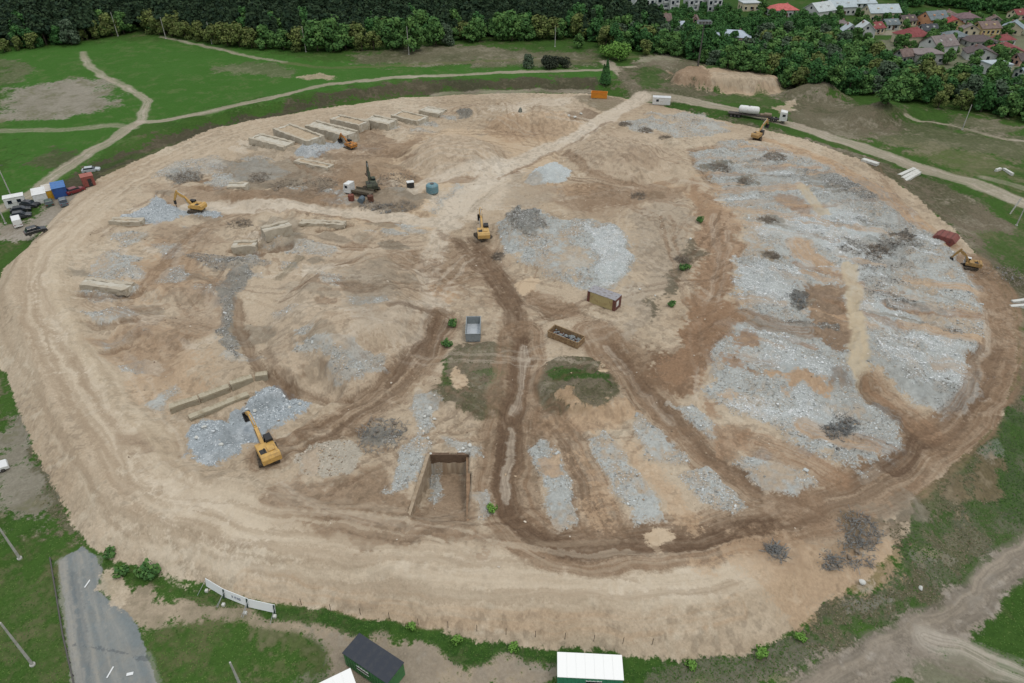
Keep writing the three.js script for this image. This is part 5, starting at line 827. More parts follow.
// ---------------------------------------------------------------- road vehicles: x forward
const wheelG = (r, w) => clean(new THREE.CylinderGeometry(r, r, w, 14).rotateX(Math.PI / 2));
function wheel(x, r, z, w, parent) { const m = new THREE.Group(); const ty = part('wheel', wheelG(r, w).clone().translate(x, r, z), M.rubber, parent); part('rim', wheelG(r * 0.6, w + 0.02).clone().translate(x, r, z), M.steel, ty); }
function car(label, x, z, turn, paint, kind = 'sedan', category = 'car') {
  const t = thing(kind === 'van' ? 'parked_van' : 'parked_car', label, category, x, lowest(x, z, 0.6) + 0.02, z, turn, kind === 'van' ? undefined : 'cars parked by the site entrance');
  const hi = kind === 'van' ? 1.95 : kind === 'suv' ? 1.7 : 1.45, L = kind === 'van' ? 2.6 : 2.25;
  part('body', [prism([[-L, 0.35], [-L + 0.05, 0.95], [-L + 0.35, 1.0], [1.2, 0.98], [L - 0.1, 0.8], [L, 0.6], [L - 0.02, 0.32]], 1.74, 0, 0, 0, 0.04), ...(kind === 'van' ? [prism([[-L, 0.95], [-L + 0.08, hi], [0.7, hi], [1.3, 0.95]], 1.7, 0, 0, 0, 0.05)] : [])], paint, t);
  if (kind !== 'van') { const cb = part('cabin_glass', prism([[-L + 0.3, 1.0], [-L + 0.75, hi - 0.06], [0.35, hi - 0.06], [1.15, 0.98]], 1.5, 0, 0, 0, 0.04), M.glass, t); part('car_roof', prism([[-L + 0.72, hi - 0.06], [-L + 0.78, hi], [0.3, hi], [0.38, hi - 0.06]], 1.44, 0, 0.045, 0, 0.02), paint, cb); }
  else part('windscreen', [prism([[0.78, hi - 0.02], [1.36, 1.02], [1.42, 1.02], [0.86, hi]], 1.5, 0.03, 0, 0, 0)], M.glass, t);
  for (const s of [-1, 1]) { wheel(1.4, 0.32, s * 0.8, 0.22, t); wheel(-1.4, 0.32, s * 0.8, 0.22, t); part('headlight', bx(0.08, 0.14, 0.32, L - 0.02, 0.68, s * 0.62, 0), M.chrome, t); part('tail_light', bx(0.06, 0.16, 0.26, -L - 0.02, 0.78, s * 0.66, 0), mat(150, 30, 26, 0.3), t); }
  return t;
}
{
  const c = AT_CARS, tn = (r) => Math.atan2(-(r[3] - r[1]), r[2] - r[0]);
  const P = (r, g, b) => mat(r, g, b, 0.28, 0.1, {});
  car('black sedan with silver front parked behind the white hut', c[0][0] - 0.6, c[0][1], -0.12, P(58, 60, 66));
  car('charcoal car parked nearest the white hut wall', c[1][0], c[1][1], 0.45, P(44, 48, 52));
  car('dark grey car parked between a charcoal car and the white van', c[2][0], c[2][1], 0.45, P(62, 66, 70), 'suv');
  car('white van parked at the end of the row of dark cars', c[3][0], c[3][1], 2.2, P(232, 234, 234), 'van', 'van');
  car('black four by four parked alone at the edge of the sand', c[4][0] - 0.8, c[4][1] - 0.4, 0.75, P(48, 52, 54), 'suv').position.y = Math.max(GH(c[4][0] + 1, c[4][1] - 2), GH(c[4][0] - 2.5, c[4][1] + 1), GH(c[4][0], c[4][1] + 0.6)) + 0.02;
  car('dark green car parked in front of the yellow container', c[5][0], c[5][1], 2.2, P(58, 82, 72));
  car('grey blue car parked in front of the blue container', c[6][0], c[6][1], 2.2, P(92, 106, 116), 'suv');
  car('dark red car parked beside the blue container', c[7][0] + 0.8, c[7][1] - 0.6, 0.9, P(120, 44, 50));
  car('silver car parked on the grass verge behind the reddish shed', c[8][0], c[8][1] , 0.35, P(186, 194, 198));
  car('white car parked on bare ground below the sand bank', c[9][0] - 1.6, c[9][1], 0.7, P(226, 230, 230));
}
{ // long lorry on the ring road
  const r = AT_LORRY[0], turn = Math.atan2(-(r[3] - r[1]), r[2] - r[0]); const t = thing('lorry', 'white cab lorry with long dark flatbed trailer on the road', 'lorry', r[0] + 0.5, lowest(r[0], r[1], 1) + 0.02, r[1] - 1, turn);
  part('trailer_bed', [bx(13.4, 0.3, 2.4, -2.2, 1.15, 0), bx(12.6, 0.25, 0.7, -2.2, 0.85, 0, 0)], stained(66, 62, 58, 92, 84, 74, 0.2, 0.9, 2), t);
  part('chassis', bx(6.4, 0.35, 1.0, 6.6, 0.7, 0), M.dark, t);
  const cab = part('cab', prism([[7.2, 0.6], [9.4, 0.6], [9.4, 1.8], [9.2, 3.2], [7.3, 3.4], [7.2, 3.3]], 2.4, 0, 0, 0, 0.06), M.white, t);
  part('windscreen', prism([[9.45, 1.85], [9.27, 3.0], [9.31, 3.0], [9.5, 1.85]], 2.1, 0.03, 0, 0, 0), M.glass, cab);
  for (const s of [-1, 1]) part('side_window', bx(0.9, 0.7, 0.04, 8.4, 2.3, s * 1.28, 0), M.glass, cab);
  for (const s of [-1, 1]) for (const q of [-7.8, -6.6, -5.4, 4.9, 6.1, 8.4]) wheel(q, 0.5, s * 1.05, 0.36, t);
  part('load_of_sacks', [bx(2.4, 0.8, 1.8, 3.4, 1.72, 0, 0.2), bx(1.4, 0.5, 1.6, 1.7, 1.56, 0, 0.15)], stained(140, 124, 104, 104, 94, 80, 0.3, 0.95, 1), t);
  const k = thing('storage_tank', 'white cylindrical tank lying on the flatbed trailer', 'tank', t.position.x, t.position.y + 1.31, t.position.z, turn);
  const prof = [[0, -3.3], [0.7, -3.22], [1.1, -2.95], [1.22, -2.6], [1.22, 2.6], [1.1, 2.95], [0.7, 3.22], [0, 3.3]].map(([a, b]) => new THREE.Vector2(a, b));
  const lg = new THREE.LatheGeometry(prof, 28); lg.rotateZ(Math.PI / 2); lg.translate(-2.6, 1.34, 0); part('shell', lg, M.white, k);
  part('saddle', [bx(0.3, 0.5, 1.9, -4.4, 0.25, 0), bx(0.3, 0.5, 1.9, -0.8, 0.25, 0)], M.steel, k);
  part('hatch', cyl(0.3, 0.2, 'y', -2.6, 2.62, 0, 12), M.steel, k);
}
{ // flatbed with scrap
  const r = AT_TRUCK[0], t = thing('scrap_lorry', 'white cab lorry with low bed parked among scrap heaps', 'lorry', r[0] - 0.6, lowest(r[0], r[1], 1) + 0.02, r[1] - 0.6, 2.75);
  part('chassis', bx(7.4, 0.3, 1.0, -0.6, 0.75, 0), M.dark, t);
  part('bed', [bx(5.4, 0.12, 2.4, -1.6, 1.05, 0), bx(5.4, 0.6, 0.08, -1.6, 1.4, 1.2), bx(5.4, 0.6, 0.08, -1.6, 1.4, -1.2)], stained(108, 100, 84, 80, 74, 62, 0.3, 0.9, 2), t);
  const cab = part('cab', prism([[1.5, 0.6], [3.4, 0.6], [3.4, 1.7], [3.15, 2.9], [1.5, 3.0]], 2.3, 0, 0, 0, 0.06), M.white, t);
  part('windscreen', prism([[3.45, 1.75], [3.22, 2.75], [3.27, 2.75], [3.5, 1.75]], 2.0, 0.03, 0, 0, 0), M.glass, cab);
  for (const s of [-1, 1]) part('side_window', bx(0.8, 0.7, 0.04, 2.5, 2.2, s * 1.22, 0), M.glass, cab);
  for (const s of [-1, 1]) for (const q of [-3.2, -2.1, 2.4]) wheel(q, 0.5, s * 1.0, 0.34, t);
  // oil drums and a tank beside it
  for (const [dx, dz, label, m, lie] of [[-1.2, 4.4, 'rusty brown drum standing before the scrap lorry cab', M.rust, 0], [1.4, 4.8, 'blue grey drum lying before the scrap lorry', mat(96, 112, 122, 0.6, 0.2), 1], [3.6, 4.3, 'dark rusty drum standing by the scrap heap', stained(112, 66, 46, 70, 50, 40, 0.3, 0.8, 1), 0]]) {
    const X = r[0] + dx, Z = r[1] + dz, d = thing('oil_drum', label, 'drum', X, GH(X, Z), Z, dx); part('shell', lie ? cyl(0.75, 1.8, 'x', 0, 0.75, 0, 16) : cyl(0.75, 1.5, 'y', 0, 0.75, 0, 16), m, d); part('hoop', lie ? [cyl(0.79, 0.08, 'x', -0.4, 0.77, 0, 16), cyl(0.79, 0.08, 'x', 0.4, 0.77, 0, 16)] : [cyl(0.79, 0.08, 'y', 0, 0.45, 0, 16), cyl(0.79, 0.08, 'y', 0, 1.05, 0, 16)], m, d);
  }
  const X = r[0] + 18.6, Z = r[1] - 1.5, k = thing('round_tank', 'turquoise round tank at the end of the scrap heaps', 'tank', X, GH(X, Z) - 0.1, Z, 0.4);
  const lt = new THREE.LatheGeometry([[0, 0], [1.5, 0], [1.6, 0.2], [1.6, 1.9], [1.3, 2.2], [0, 2.35]].map(([a, b]) => new THREE.Vector2(a, b)), 24); part('shell', lt, stained(92, 138, 150, 130, 146, 148, 0.2, 0.6, 2), k); part('lid', cyl(0.5, 0.15, 'y', 0, 2.38, 0, 14), M.steel, k);
  const X2 = r[0] + 12.6, Z2 = r[1] - 4.4, g = thing('generator', 'white topped dark generator box standing on scrap ground', 'generator', X2, GH(X2, Z2), Z2, 0.3);
  part('housing', bx(1.8, 1.5, 1.3, 0, 0.85, 0, 0.05), M.dark, g); part('hood', bx(1.9, 0.16, 1.4, 0, 1.69, 0, 0.04), M.white, g); part('skid', [bx(1.8, 0.1, 0.15, 0, 0.05, 0.5, 0), bx(1.8, 0.1, 0.15, 0, 0.05, -0.5, 0)], M.steel, g);
}

// ---------------------------------------------------------------- concrete left standing
function rough(g, amp, seed) { // chipped faces
  g = mergeVertices(clean(g).deleteAttribute('normal').deleteAttribute('uv')); const p = g.attributes.position, q = rng(seed);
  for (let i = 0; i < p.count; i++) p.setXYZ(i, p.getX(i) + (q() - 0.5) * amp, p.getY(i) + (q() - 0.5) * amp, p.getZ(i) + (q() - 0.5) * amp);
  g = g.toNonIndexed(); g.computeVertexNormals(); g.setAttribute('uv', new THREE.BufferAttribute(new Float32Array(g.attributes.position.count * 2), 2)); return g;
}
{
  const say = ['long low hollow concrete block at the end of the block row', 'tall hollow concrete block with rounded corners above blue rubble', 'longest hollow concrete block, being broken by the small excavator', 'concrete block with broken corner behind the longest block', 'square concrete block half buried in sand', 'pale topped concrete block sloping into brown sand', 'small pale concrete block at the end of the row by sand mounds', 'low concrete wall block with brown soil against its side', 'long dark sided concrete trough beside a hollow', 'flat concrete block at the edge of the sand bank', 'broad concrete block behind the brush heap', 'low concrete slab edge among brown tracks', 'broken concrete ledge under grey rubble', 'thin concrete kerb beside a dug hollow'];
  AT_BLOCKS.forEach((r, i) => {
    const [x0, z0, x1, z1, d, h] = r, L = Math.hypot(x1 - x0, z1 - z0), turn = Math.atan2(-(z1 - z0), x1 - x0), x = (x0 + x1) / 2, z = (z0 + z1) / 2 - d * 0.4;
    const t = thing('concrete_block', say[i], 'concrete block', x, lowest(x, z, 1.5) - 0.3, z, turn, 'concrete foundation blocks');
    const w = 0.9, H = h + 0.3, seg = (a, b, c, X, Y, Z, s) => { const g = new THREE.BoxGeometry(a, b, c, Math.max(1, Math.round(a)), 2, Math.max(1, Math.round(c))); g.translate(X, Y, Z); return rough(g, 0.28, i * 17 + s); };
    part('wall', seg(L, H, w, 0, H / 2, d / 2 - w / 2, 1), M.concrete, t); part('wall', seg(L, H * 1.02, w, 0, H * 0.51, -d / 2 + w / 2, 2), M.concrete, t);
    part('end_wall', seg(w, H * 0.97, d - 2 * w + 0.1, L / 2 - w / 2, H * 0.485, 0, 3), M.concreteB, t); part('end_wall', seg(w, H * 0.93, d - 2 * w + 0.1, -L / 2 + w / 2, H * 0.465, 0, 4), M.concreteB, t);
    part('soil_fill', seg(L - 2 * w + 0.1, H * 0.9, d - 2 * w + 0.1, 0, H * 0.45, 0, 5), i % 2 ? M.soil : M.concreteB, t);
  });
  const sw = ['grey retaining wall segment at the lower end of the trench', 'middle grey retaining wall segment with a brown stain', 'upper grey retaining wall segment beside a dark joint', 'short stub of retaining wall at the top of the trench', 'lower ledge of concrete in front of the retaining wall'];
  AT_WALLS.forEach((r, i) => {
    const [x0, z0, x1, z1] = r, L = Math.hypot(x1 - x0, z1 - z0) - 0.12, x = (x0 + x1) / 2, z = (z0 + z1) / 2, low = i === 4, H = low ? 1.0 : 1.9, t = thing('retaining_wall', sw[i], 'wall', x, GH(x, z) - (low ? 0.6 : 1.1), z, Math.atan2(-(z1 - z0), x1 - x0));
    const g = new THREE.BoxGeometry(L, H, 0.6, Math.round(L), 2, 1); g.translate(0, H / 2, 0); part('panel', rough(g, 0.08, 90 + i), stained(158, 150, 130, 130, 114, 92, 0.2, 0.95, 4), t);
    const g2 = new THREE.BoxGeometry(L, 0.3, 1.1, Math.round(L), 1, 1); g2.translate(0, H + 0.15, -0.25); part('coping', rough(g2, 0.08, 190 + i), stained(178, 170, 148, 150, 138, 114, 0.2, 0.95, 4), t);
  });
  { // pit walls
    const t = thing('pit_wall', 'long thin concrete wall along the loading pit', 'wall', -13.4, GH(-15.2, -64) - 3.75, -65.2, 0); const g = new THREE.BoxGeometry(0.5, 4.1, 14.6, 1, 2, 10); g.rotateY(-0.13); g.translate(0.15, 2.05, 0.6); part('panel', rough(g, 0.06, 401), stained(168, 152, 130, 146, 128, 104, 0.2, 0.95, 4), t);
    const t2 = thing('pit_wall', 'brown stained back wall of the loading pit', 'wall', -9.4, GH(-9.4, -73.6) - 4.05, -72.1, 0); const g2 = new THREE.BoxGeometry(6.2, 3.9, 0.5, 6, 4, 1); g2.translate(0, 1.95, 0); part('panel', rough(g2, 0.06, 402), stained(112, 92, 74, 94, 76, 60, 0.3, 0.95, 3), t2);
    const t3 = thing('pit_wall', 'earth covered side wall of the loading pit', 'wall', -6.3, GH(-4.6, -66) - 4.0, -65.6, 0); const g3 = new THREE.BoxGeometry(0.5, 3.85, 12.6, 1, 3, 10); g3.rotateY(0.055); g3.translate(0.15, 1.93, 0); part('panel', rough(g3, 0.06, 403), stained(150, 124, 98, 128, 104, 80, 0.3, 0.95, 3), t3);
  }
  const sb = ['pale concrete beam, top of the stack of three by road', 'pale concrete beam in the middle of the stack of three', 'pale concrete beam lowest of the stack of three by road', 'single wide concrete slab on brown ground by the road', 'thin white concrete beam on grass across the road', 'short grey concrete lump beside a thin white beam', 'grey concrete beam lying in weeds beyond the loop track', 'second grey concrete beam lying in weeds beyond the loop track'];
  AT_BEAMS.forEach((r, i) => {
    const [x0, z0, x1, z1] = r, L = Math.max(1.5, Math.hypot(x1 - x0, z1 - z0)), x = (x0 + x1) / 2, z = (z0 + z1) / 2, w = i === 3 ? 1.6 : i < 3 ? 1.0 : 0.7, t = thing('concrete_beam', sb[i], 'concrete beam', x, lowest(x, z, 1) - 0.05, z, Math.atan2(-(z1 - z0), x1 - x0));
    const g = new THREE.BoxGeometry(L, 0.7, w, 6, 1, 1); g.translate(0, 0.42, 0); part('beam', rough(g, 0.05, 300 + i), M.beam, t); part('bearer', [bx(0.2, 0.14, w + 0.4, L * 0.3, 0.07, 0, 0), bx(0.2, 0.14, w + 0.4, -L * 0.3, 0.07, 0, 0)], M.rust, t);
  });
}
// ---------------------------------------------------------------- single lumps and heaps
function lump(seed, s, sy = 0.7) { const g = new THREE.IcosahedronGeometry(s, 1); const q = rng(seed), f = [0, 1, 2, 3, 4].map(() => [q() - 0.5, q() - 0.5, q() - 0.5, 0.45 + q() * 0.4]), p = g.attributes.position, v = V(0, 0, 0);
  for (let i = 0; i < p.count; i++) { v.fromBufferAttribute(p, i).divideScalar(s); for (const [a, b, c, k] of f) { const n = V(a, b, c).normalize(), d = v.dot(n); if (d > k) v.addScaledVector(n, k - d); } p.setXYZ(i, v.x * s, v.y * s * sy, v.z * s * 0.85); } g.computeVertexNormals(); return g; }
AT_CHUNKS.forEach((r, i) => {
  const [x, z, s] = r, t = new THREE.Mesh(metreUV(clean(lump(500 + i, s * 0.36))), i === 12 ? stained(130, 136, 128, 96, 96, 90, 0.3, 0.95, 1) : i === 25 ? M.soil : M.beam); t.name = numbered(i === 25 ? 'sand_lump' : 'concrete_chunk'); t.position.set(x, GH(x, z) + s * 0.14, z); t.rotation.y = i * 1.7; if (i === 12) t.scale.set(1, 2.2, 1); t.castShadow = t.receiveShadow = true;
  t.userData = i === 12 ? { label: 'tall dark grey concrete stump on the far sand mound', category: 'concrete' } : i === 25 ? { label: 'pale sand lump on the corner of the weedy platform', category: 'sand' } : { label: 'loose pale chunk of broken concrete on the sandy ground', category: 'concrete', group: 'loose concrete chunks' }; scene.add(t);
});
{
  const heapM = [stained(138, 128, 114, 108, 98, 88, 0.2, 1, 1), stained(150, 140, 126, 118, 112, 104, 0.2, 1, 1), stained(138, 140, 138, 106, 108, 108, 0.2, 1, 1)];
  const say = [['tangled brown brush heap lying on the sand', 'brush heap'], ['heap of tangled scrap metal and roots', 'scrap heap'], ['dark heap of twisted reinforcing bars on rubble', 'rebar heap']];
  AT_HEAPS.forEach((r, i) => {
    const [x, z, rad, h, k] = r, q = rng(800 + i), y = lowest(x, z, 1), t = thing(['brush_heap', 'scrap_heap', 'rebar_heap'][k], say[k][0], say[k][1], x, y, z, q() * 6, ['brush heaps on the site', 'scrap heaps', 'rebar heaps'][k]);
    const st = []; for (let n = 0; n < 320; n++) { const a = q() * 6.283, d = Math.sqrt(q()) * rad, yy = h * (1 - (d / rad) ** 1.6) * q(), l = 0.3 + q() * 0.8, b = q() * 6.283, e = (q() - 0.45) * 1.6; const A = V(Math.cos(a) * d, yy, Math.sin(a) * d); st.push(rod(A, A.clone().add(V(Math.cos(b) * l * Math.cos(e), Math.sin(e) * l, Math.sin(b) * l * Math.cos(e))), 0.02 + q() * 0.03, 3)); }
    part('tangle', st, heapM[k], t).userData.kind = 'stuff';
    const ch = []; for (let n = 0; n < 26; n++) { const a = q() * 6.283, d = Math.sqrt(q()) * rad * 0.95, g = lump(900 + n, 0.12 + q() * 0.28); g.translate(Math.cos(a) * d, h * 0.5 * (1 - d / rad) * q() + 0.05, Math.sin(a) * d); ch.push(g); }
    part('clods', ch, heapM[(k + 1) % 3], t).userData.kind = 'stuff';
  });
}
// ---------------------------------------------------------------- poles, fence, hoarding
{
  const poleM = stained(186, 186, 180, 160, 158, 150, 0.1, 0.8, 3), say = ['pale concrete lamp post leaning over the grass by road end', 'tall pale concrete lamp post on grass beside the asphalt', 'pale lamp post in the grass beside the dirt track', 'thin lamp post rising behind the white hut', 'thin lamp post beside the white van', 'lamp post on the grass above the entrance road', 'thin pole beside the ring road beyond the weeds', 'pale pole at the edge of the dark wood', 'pale pole before the yellow green bushes', 'slim pole before the light green shrubs', 'pale pole in front of a broad green tree', 'tall white pole on brown weeds before the wood', 'tall floodlight mast with platform on the sandy track end', 'short pole behind the field shrubs', 'slim pole on the grass before the village trees', 'short leaning concrete prop on weeds beside the ring road'];
  AT_POLES.forEach((r, i) => {
    const [x, z, h] = r, mast = i === 12, t = thing(mast ? 'floodlight_mast' : 'lamp_post', say[i], mast ? 'mast' : 'pole', x, GH(x, z) - 0.1, z, 0);
    if (i === 15) { part('post', rod(V(0, 0, 0), V(1.6, h, -0.8), 0.16, 8), poleM, t); return; }
    part('post', rod(V(0, 0, 0), V(0, h, 0), mast ? 0.35 : i < 3 ? 0.17 : 0.16, 8, mast ? 0.2 : 0.1), mast ? M.steel : poleM, t); part('base', cyl(0.3, 0.3, 'y', 0, 0.15, 0, 10), poleM, t);
    if (mast) { part('platform', [bx(5, 0.2, 2.2, 0, h, 0), bx(5, 0.9, 0.1, 0, h + 0.55, 1.05, 0), bx(5, 0.9, 0.1, 0, h + 0.55, -1.05, 0)], stained(150, 158, 160, 120, 126, 128, 0.1, 0.6, 2), t); for (const q of [-1.8, -0.6, 0.6, 1.8]) part('floodlight', bx(0.7, 0.6, 0.4, q, h + 0.6, 1.3), M.steel, t); }
    else if (i > 2 && i < 7) { part('arm', rod(V(0, h - 0.1, 0), V(0.9, h + 0.15, 0), 0.06, 6), poleM, t); part('lamp_head', bx(0.6, 0.12, 0.22, 1.1, h + 0.16, 0), M.steel, t); }
  });
  AT_POSTS.forEach((r) => { const [x, z] = r, t = new THREE.Mesh(metreUV(clean(rod(V(0, -0.3, 0), V(0.02, 1.35, 0.05), 0.035, 6))), stained(104, 92, 78, 84, 74, 64, 0.3, 0.9, 1)); t.name = numbered('fence_post'); t.position.set(x, GH(x, z), z); t.castShadow = true; t.userData = { label: 'thin brown fence post at the foot of the sand bank', category: 'fence post', group: 'posts along the sand bank' }; scene.add(t); });
  // white hoarding boards on dark posts, propped at the foot of the bank
  const sy = ['bare white hoarding panel nearest the road end', 'white hoarding panel with dark lettering', 'long white hoarding panel beside a small white post'];
  AT_PANELS.forEach((r, i) => {
    const [x0, z0, x1, z1] = r, L = Math.hypot(x1 - x0, z1 - z0) - 0.02, x = (x0 + x1) / 2, z = (z0 + z1) / 2, y = Math.max(GH(x, z), GH(x0, z0), GH(x1, z1)), t = thing('hoarding_panel', sy[i], 'hoarding', x, y, z, Math.atan2(-(z1 - z0), x1 - x0), 'white hoarding panels');
    let m = mat(242, 247, 248, 0.5);
    const g = bx(L, 1.3, 0.06, 0, 0.8, 0, 0); g.rotateX(-0.2); part('board', g, m, t);
    if (i === 1) { // dark letter strokes, too small to be read
      const s = [], put = (a, w, h, b = 0.95) => { const q = bx(w, h, 0.02, a, b - 0.15, 0.045, 0); q.rotateX(-0.2); s.push(q); };
      [-0.62, -0.48, -0.2, -0.04, 0.16, 0.32, 0.46, 0.62].forEach((a, k) => put(a, 0.055, 0.36)); put(-0.12, 0.14, 0.05, 1.1); put(0.24, 0.14, 0.05, 0.96); put(0.54, 0.14, 0.05, 1.1); put(0.54, 0.14, 0.05, 0.8);
      part('lettering', s, mat(96, 104, 132, 0.6), t);
    }
    part('post', [bx(0.2, 1.5, 0.1, L / 2 - 0.1, 0.72, 0.09)].map((q) => { q.rotateX(-0.2); return q; }), mat(40, 66, 60, 0.6), t);
    part('strut', [rod(V(-L / 2, 0, 1.4), V(-L / 2, 1.2, -0.3), 0.03), rod(V(L / 2, 0, 1.4), V(L / 2, 1.2, -0.3), 0.03)], M.chrome, t);
  });
  AT_PROPS.slice(1).forEach((r) => { const [x, z] = r, t = new THREE.Mesh(metreUV(clean(bx(0.4, 0.4, 0.4, 0, 0.15, 0, 0.08))), M.beam); t.name = numbered('ballast_block'); t.position.set(x, GH(x, z), z); t.castShadow = true; t.userData = { label: 'small pale ballast block in the grass before the hoarding', category: 'block', group: 'ballast blocks before the hoarding' }; scene.add(t); });
  { // guard rail beside the asphalt and painted dashes
    const t = thing('guard_rail', 'thin steel guard rail along the asphalt edge', 'guard rail', -52.6, 0, -43, 0), rr0 = AT_RAIL[0], A = [[rr0[0], rr0[1]], [rr0[4], rr0[5]], [rr0[6], rr0[7]]]; const rl = [];
    for (let k = 0; k < 2; k++) rl.push(rod(V(A[k][0] + 52.6, GH(...A[k]) + 0.65, A[k][1] + 43), V(A[k + 1][0] + 52.6, GH(...A[k + 1]) + 0.65, A[k + 1][1] + 43), 0.09, 6)); part('rail', rl, M.steel, t);
    for (let k = 0; k < 9; k++) { const f = k / 8 * 2, a = A[Math.min(1, Math.floor(f))], b = A[Math.min(1, Math.floor(f)) + 1], u = f - Math.min(1, Math.floor(f)), X = a[0] + (b[0] - a[0]) * u, Z = a[1] + (b[1] - a[1]) * u; part('rail_post', bx(0.08, 0.75, 0.08, X + 52.6, GH(X, Z) + 0.3, Z + 43, 0), M.steel, t); }
  }
}
// ---------------------------------------------------------------- trees
const leafMat = (rough = 0.9) => new THREE.MeshPhysicalMaterial({ vertexColors: true, roughness: rough, specularIntensity: 0.3, side: THREE.DoubleSide });
const LEAF = leafMat(), BARK = stained(92, 82, 70, 66, 58, 50, 0.3, 1, 1), BIRCH = stained(198, 196, 188, 120, 116, 108, 0.02, 0.9, 1);
const tone = (c, k) => c.map((v) => LIN[v] * ALB * k);
function foliage(lobes, n, size, tones, seed, droop = 0) { // leaf sprays spread through the lobes
  const q = rng(seed), P = [], C = [], N = []; const v = V(0, 0, 0), u = V(0, 0, 0), w = V(0, 0, 0), tot = lobes.reduce((s, l) => s + l[3] * l[4], 0);
  for (const [x, y, z, r, ry] of lobes) {
    const cnt = Math.round(n * r * ry / tot), lt = tones[Math.floor(q() * tones.length)];
    for (let i = 0; i < cnt; i++) {
      const a = q() * 6.283, c = q() * 2 - 1, s = Math.sqrt(1 - c * c), k = 0.62 + 0.42 * Math.sqrt(q());
      const px = x + Math.cos(a) * s * r * k, py = y + c * ry * k, pz = z + Math.sin(a) * s * r * k;
      v.set(q() - 0.5, q() - 0.5, q() - 0.5).normalize(); u.set(Math.cos(a) * s, c * 1.1 + 0.5, Math.sin(a) * s).normalize().lerp(V(q() - 0.5, q() - 0.5, q() - 0.5), 0.55).normalize(); w.crossVectors(u, v).normalize(); v.crossVectors(w, u);
      const sz = size * (0.6 + q() * 0.8), col = tones[Math.floor(q() * tones.length)], m = 0.5, b = 0.85 + q() * 0.3;
      const corner = (e, f) => P.push(px + w.x * e * sz + v.x * f * sz, py + w.y * e * sz + v.y * f * sz - droop * Math.abs(e) * sz, pz + w.z * e * sz + v.z * f * sz);
      corner(-0.5, -0.3); corner(0.5, -0.35); corner(0.15, 0.6); corner(-0.5, -0.3); corner(0.15, 0.6); corner(-0.45, 0.4);
      for (let h = 0; h < 6; h++) C.push((col[0] * m + lt[0] * (1 - m)) * b, (col[1] * m + lt[1] * (1 - m)) * b, (col[2] * m + lt[2] * (1 - m)) * b);
    }
  }
  const g = new THREE.BufferGeometry(); g.setAttribute('position', new THREE.Float32BufferAttribute(P, 3)); g.setAttribute('color', new THREE.Float32BufferAttribute(C, 3)); g.computeVertexNormals(); return g;
}
function lobesFor(kind, h, q) {
  const L = [];
  if (kind === 'pine') { for (let k = 0; k < 15; k++) { const t = k / 14, y = h * (0.42 + 0.52 * t), r = h * (0.19 - 0.13 * t) * (0.8 + q() * 0.5), a = k * 2.4 + q(), d = h * 0.11 * (1 - t * 0.8) * q(); L.push([Math.cos(a) * d, y, Math.sin(a) * d, r, h * 0.06 + h * 0.03 * q()]); } }
  else if (kind === 'spruce') { for (let k = 0; k < 14; k++) { const t = k / 13, y = h * (0.12 + 0.84 * t), r = h * (0.19 * (1 - t) + 0.02); L.push([0, y, 0, r, h * 0.05]); } }
  else if (kind === 'shrub') { for (let k = 0; k < 11; k++) { const a = q() * 6.283, d = Math.sqrt(q()) * h * 0.42; L.push([Math.cos(a) * d, h * (0.3 + 0.35 * q()) * (1 - d / h * 0.5), Math.sin(a) * d, h * (0.2 + 0.12 * q()), h * (0.2 + 0.1 * q())]); } }
  else { for (let k = 0; k < 26; k++) { const a = q() * 6.283, t = q(), d = Math.sqrt(q()) * h * 0.36 * Math.sin(Math.PI * (0.28 + 0.64 * t)); L.push([Math.cos(a) * d, h * (0.13 + 0.76 * t), Math.sin(a) * d, h * (0.11 + 0.08 * q()), h * (0.09 + 0.07 * q())]); } }
  return L;
}
function makeTree(name, label, kind, h, n, size, tones, seed, bark = BARK) {
  const q = rng(seed), t = thing(name, label, 'tree', 0, 0, 0), L = lobesFor(kind, h, q);
  const crown = new THREE.Mesh(foliage(L, n, size, tones, seed + 1, kind === 'spruce' ? 0.3 : 0), LEAF); crown.name = 'crown';
  const limbs = [rod(V(0, -0.5, 0), V(0.1, h * (kind === 'shrub' ? 0.4 : 0.75), 0.05), h * 0.022 + 0.03, 6, 0.05)];
  for (let k = 0; k < 6; k++) { const l = L[Math.floor(q() * L.length)]; limbs.push(rod(V(0.04, Math.max(0.2, l[1] - h * 0.18), 0.02), V(l[0] * 0.9, l[1], l[2] * 0.9), h * 0.009 + 0.015, 4, 0.02)); }
  part('trunk', limbs, bark, t); t.add(crown); return t;
}
const TN = {
  pine: [[38, 56, 40], [46, 64, 44], [32, 48, 38], [54, 70, 48]].map((c) => tone(c, 1.45)), leaf: [[72, 104, 56], [62, 94, 50], [84, 114, 60], [54, 84, 46]].map((c) => tone(c, 1.45)), olive: [[92, 108, 58], [104, 116, 62], [80, 98, 52], [112, 120, 74]].map((c) => tone(c, 1.2)),
  fresh: [[98, 138, 62], [86, 124, 54], [110, 148, 70]].map((c) => tone(c, 1.1)), deep: [[50, 86, 46], [58, 94, 50], [44, 76, 44], [66, 102, 54]].map((c) => tone(c, 1.5)), greyg: [[76, 94, 74], [88, 104, 84], [66, 84, 64]].map((c) => tone(c, 1.2)), dark: [[54, 64, 50], [64, 72, 58], [46, 56, 44]].map((c) => tone(c, 0.95)),
};
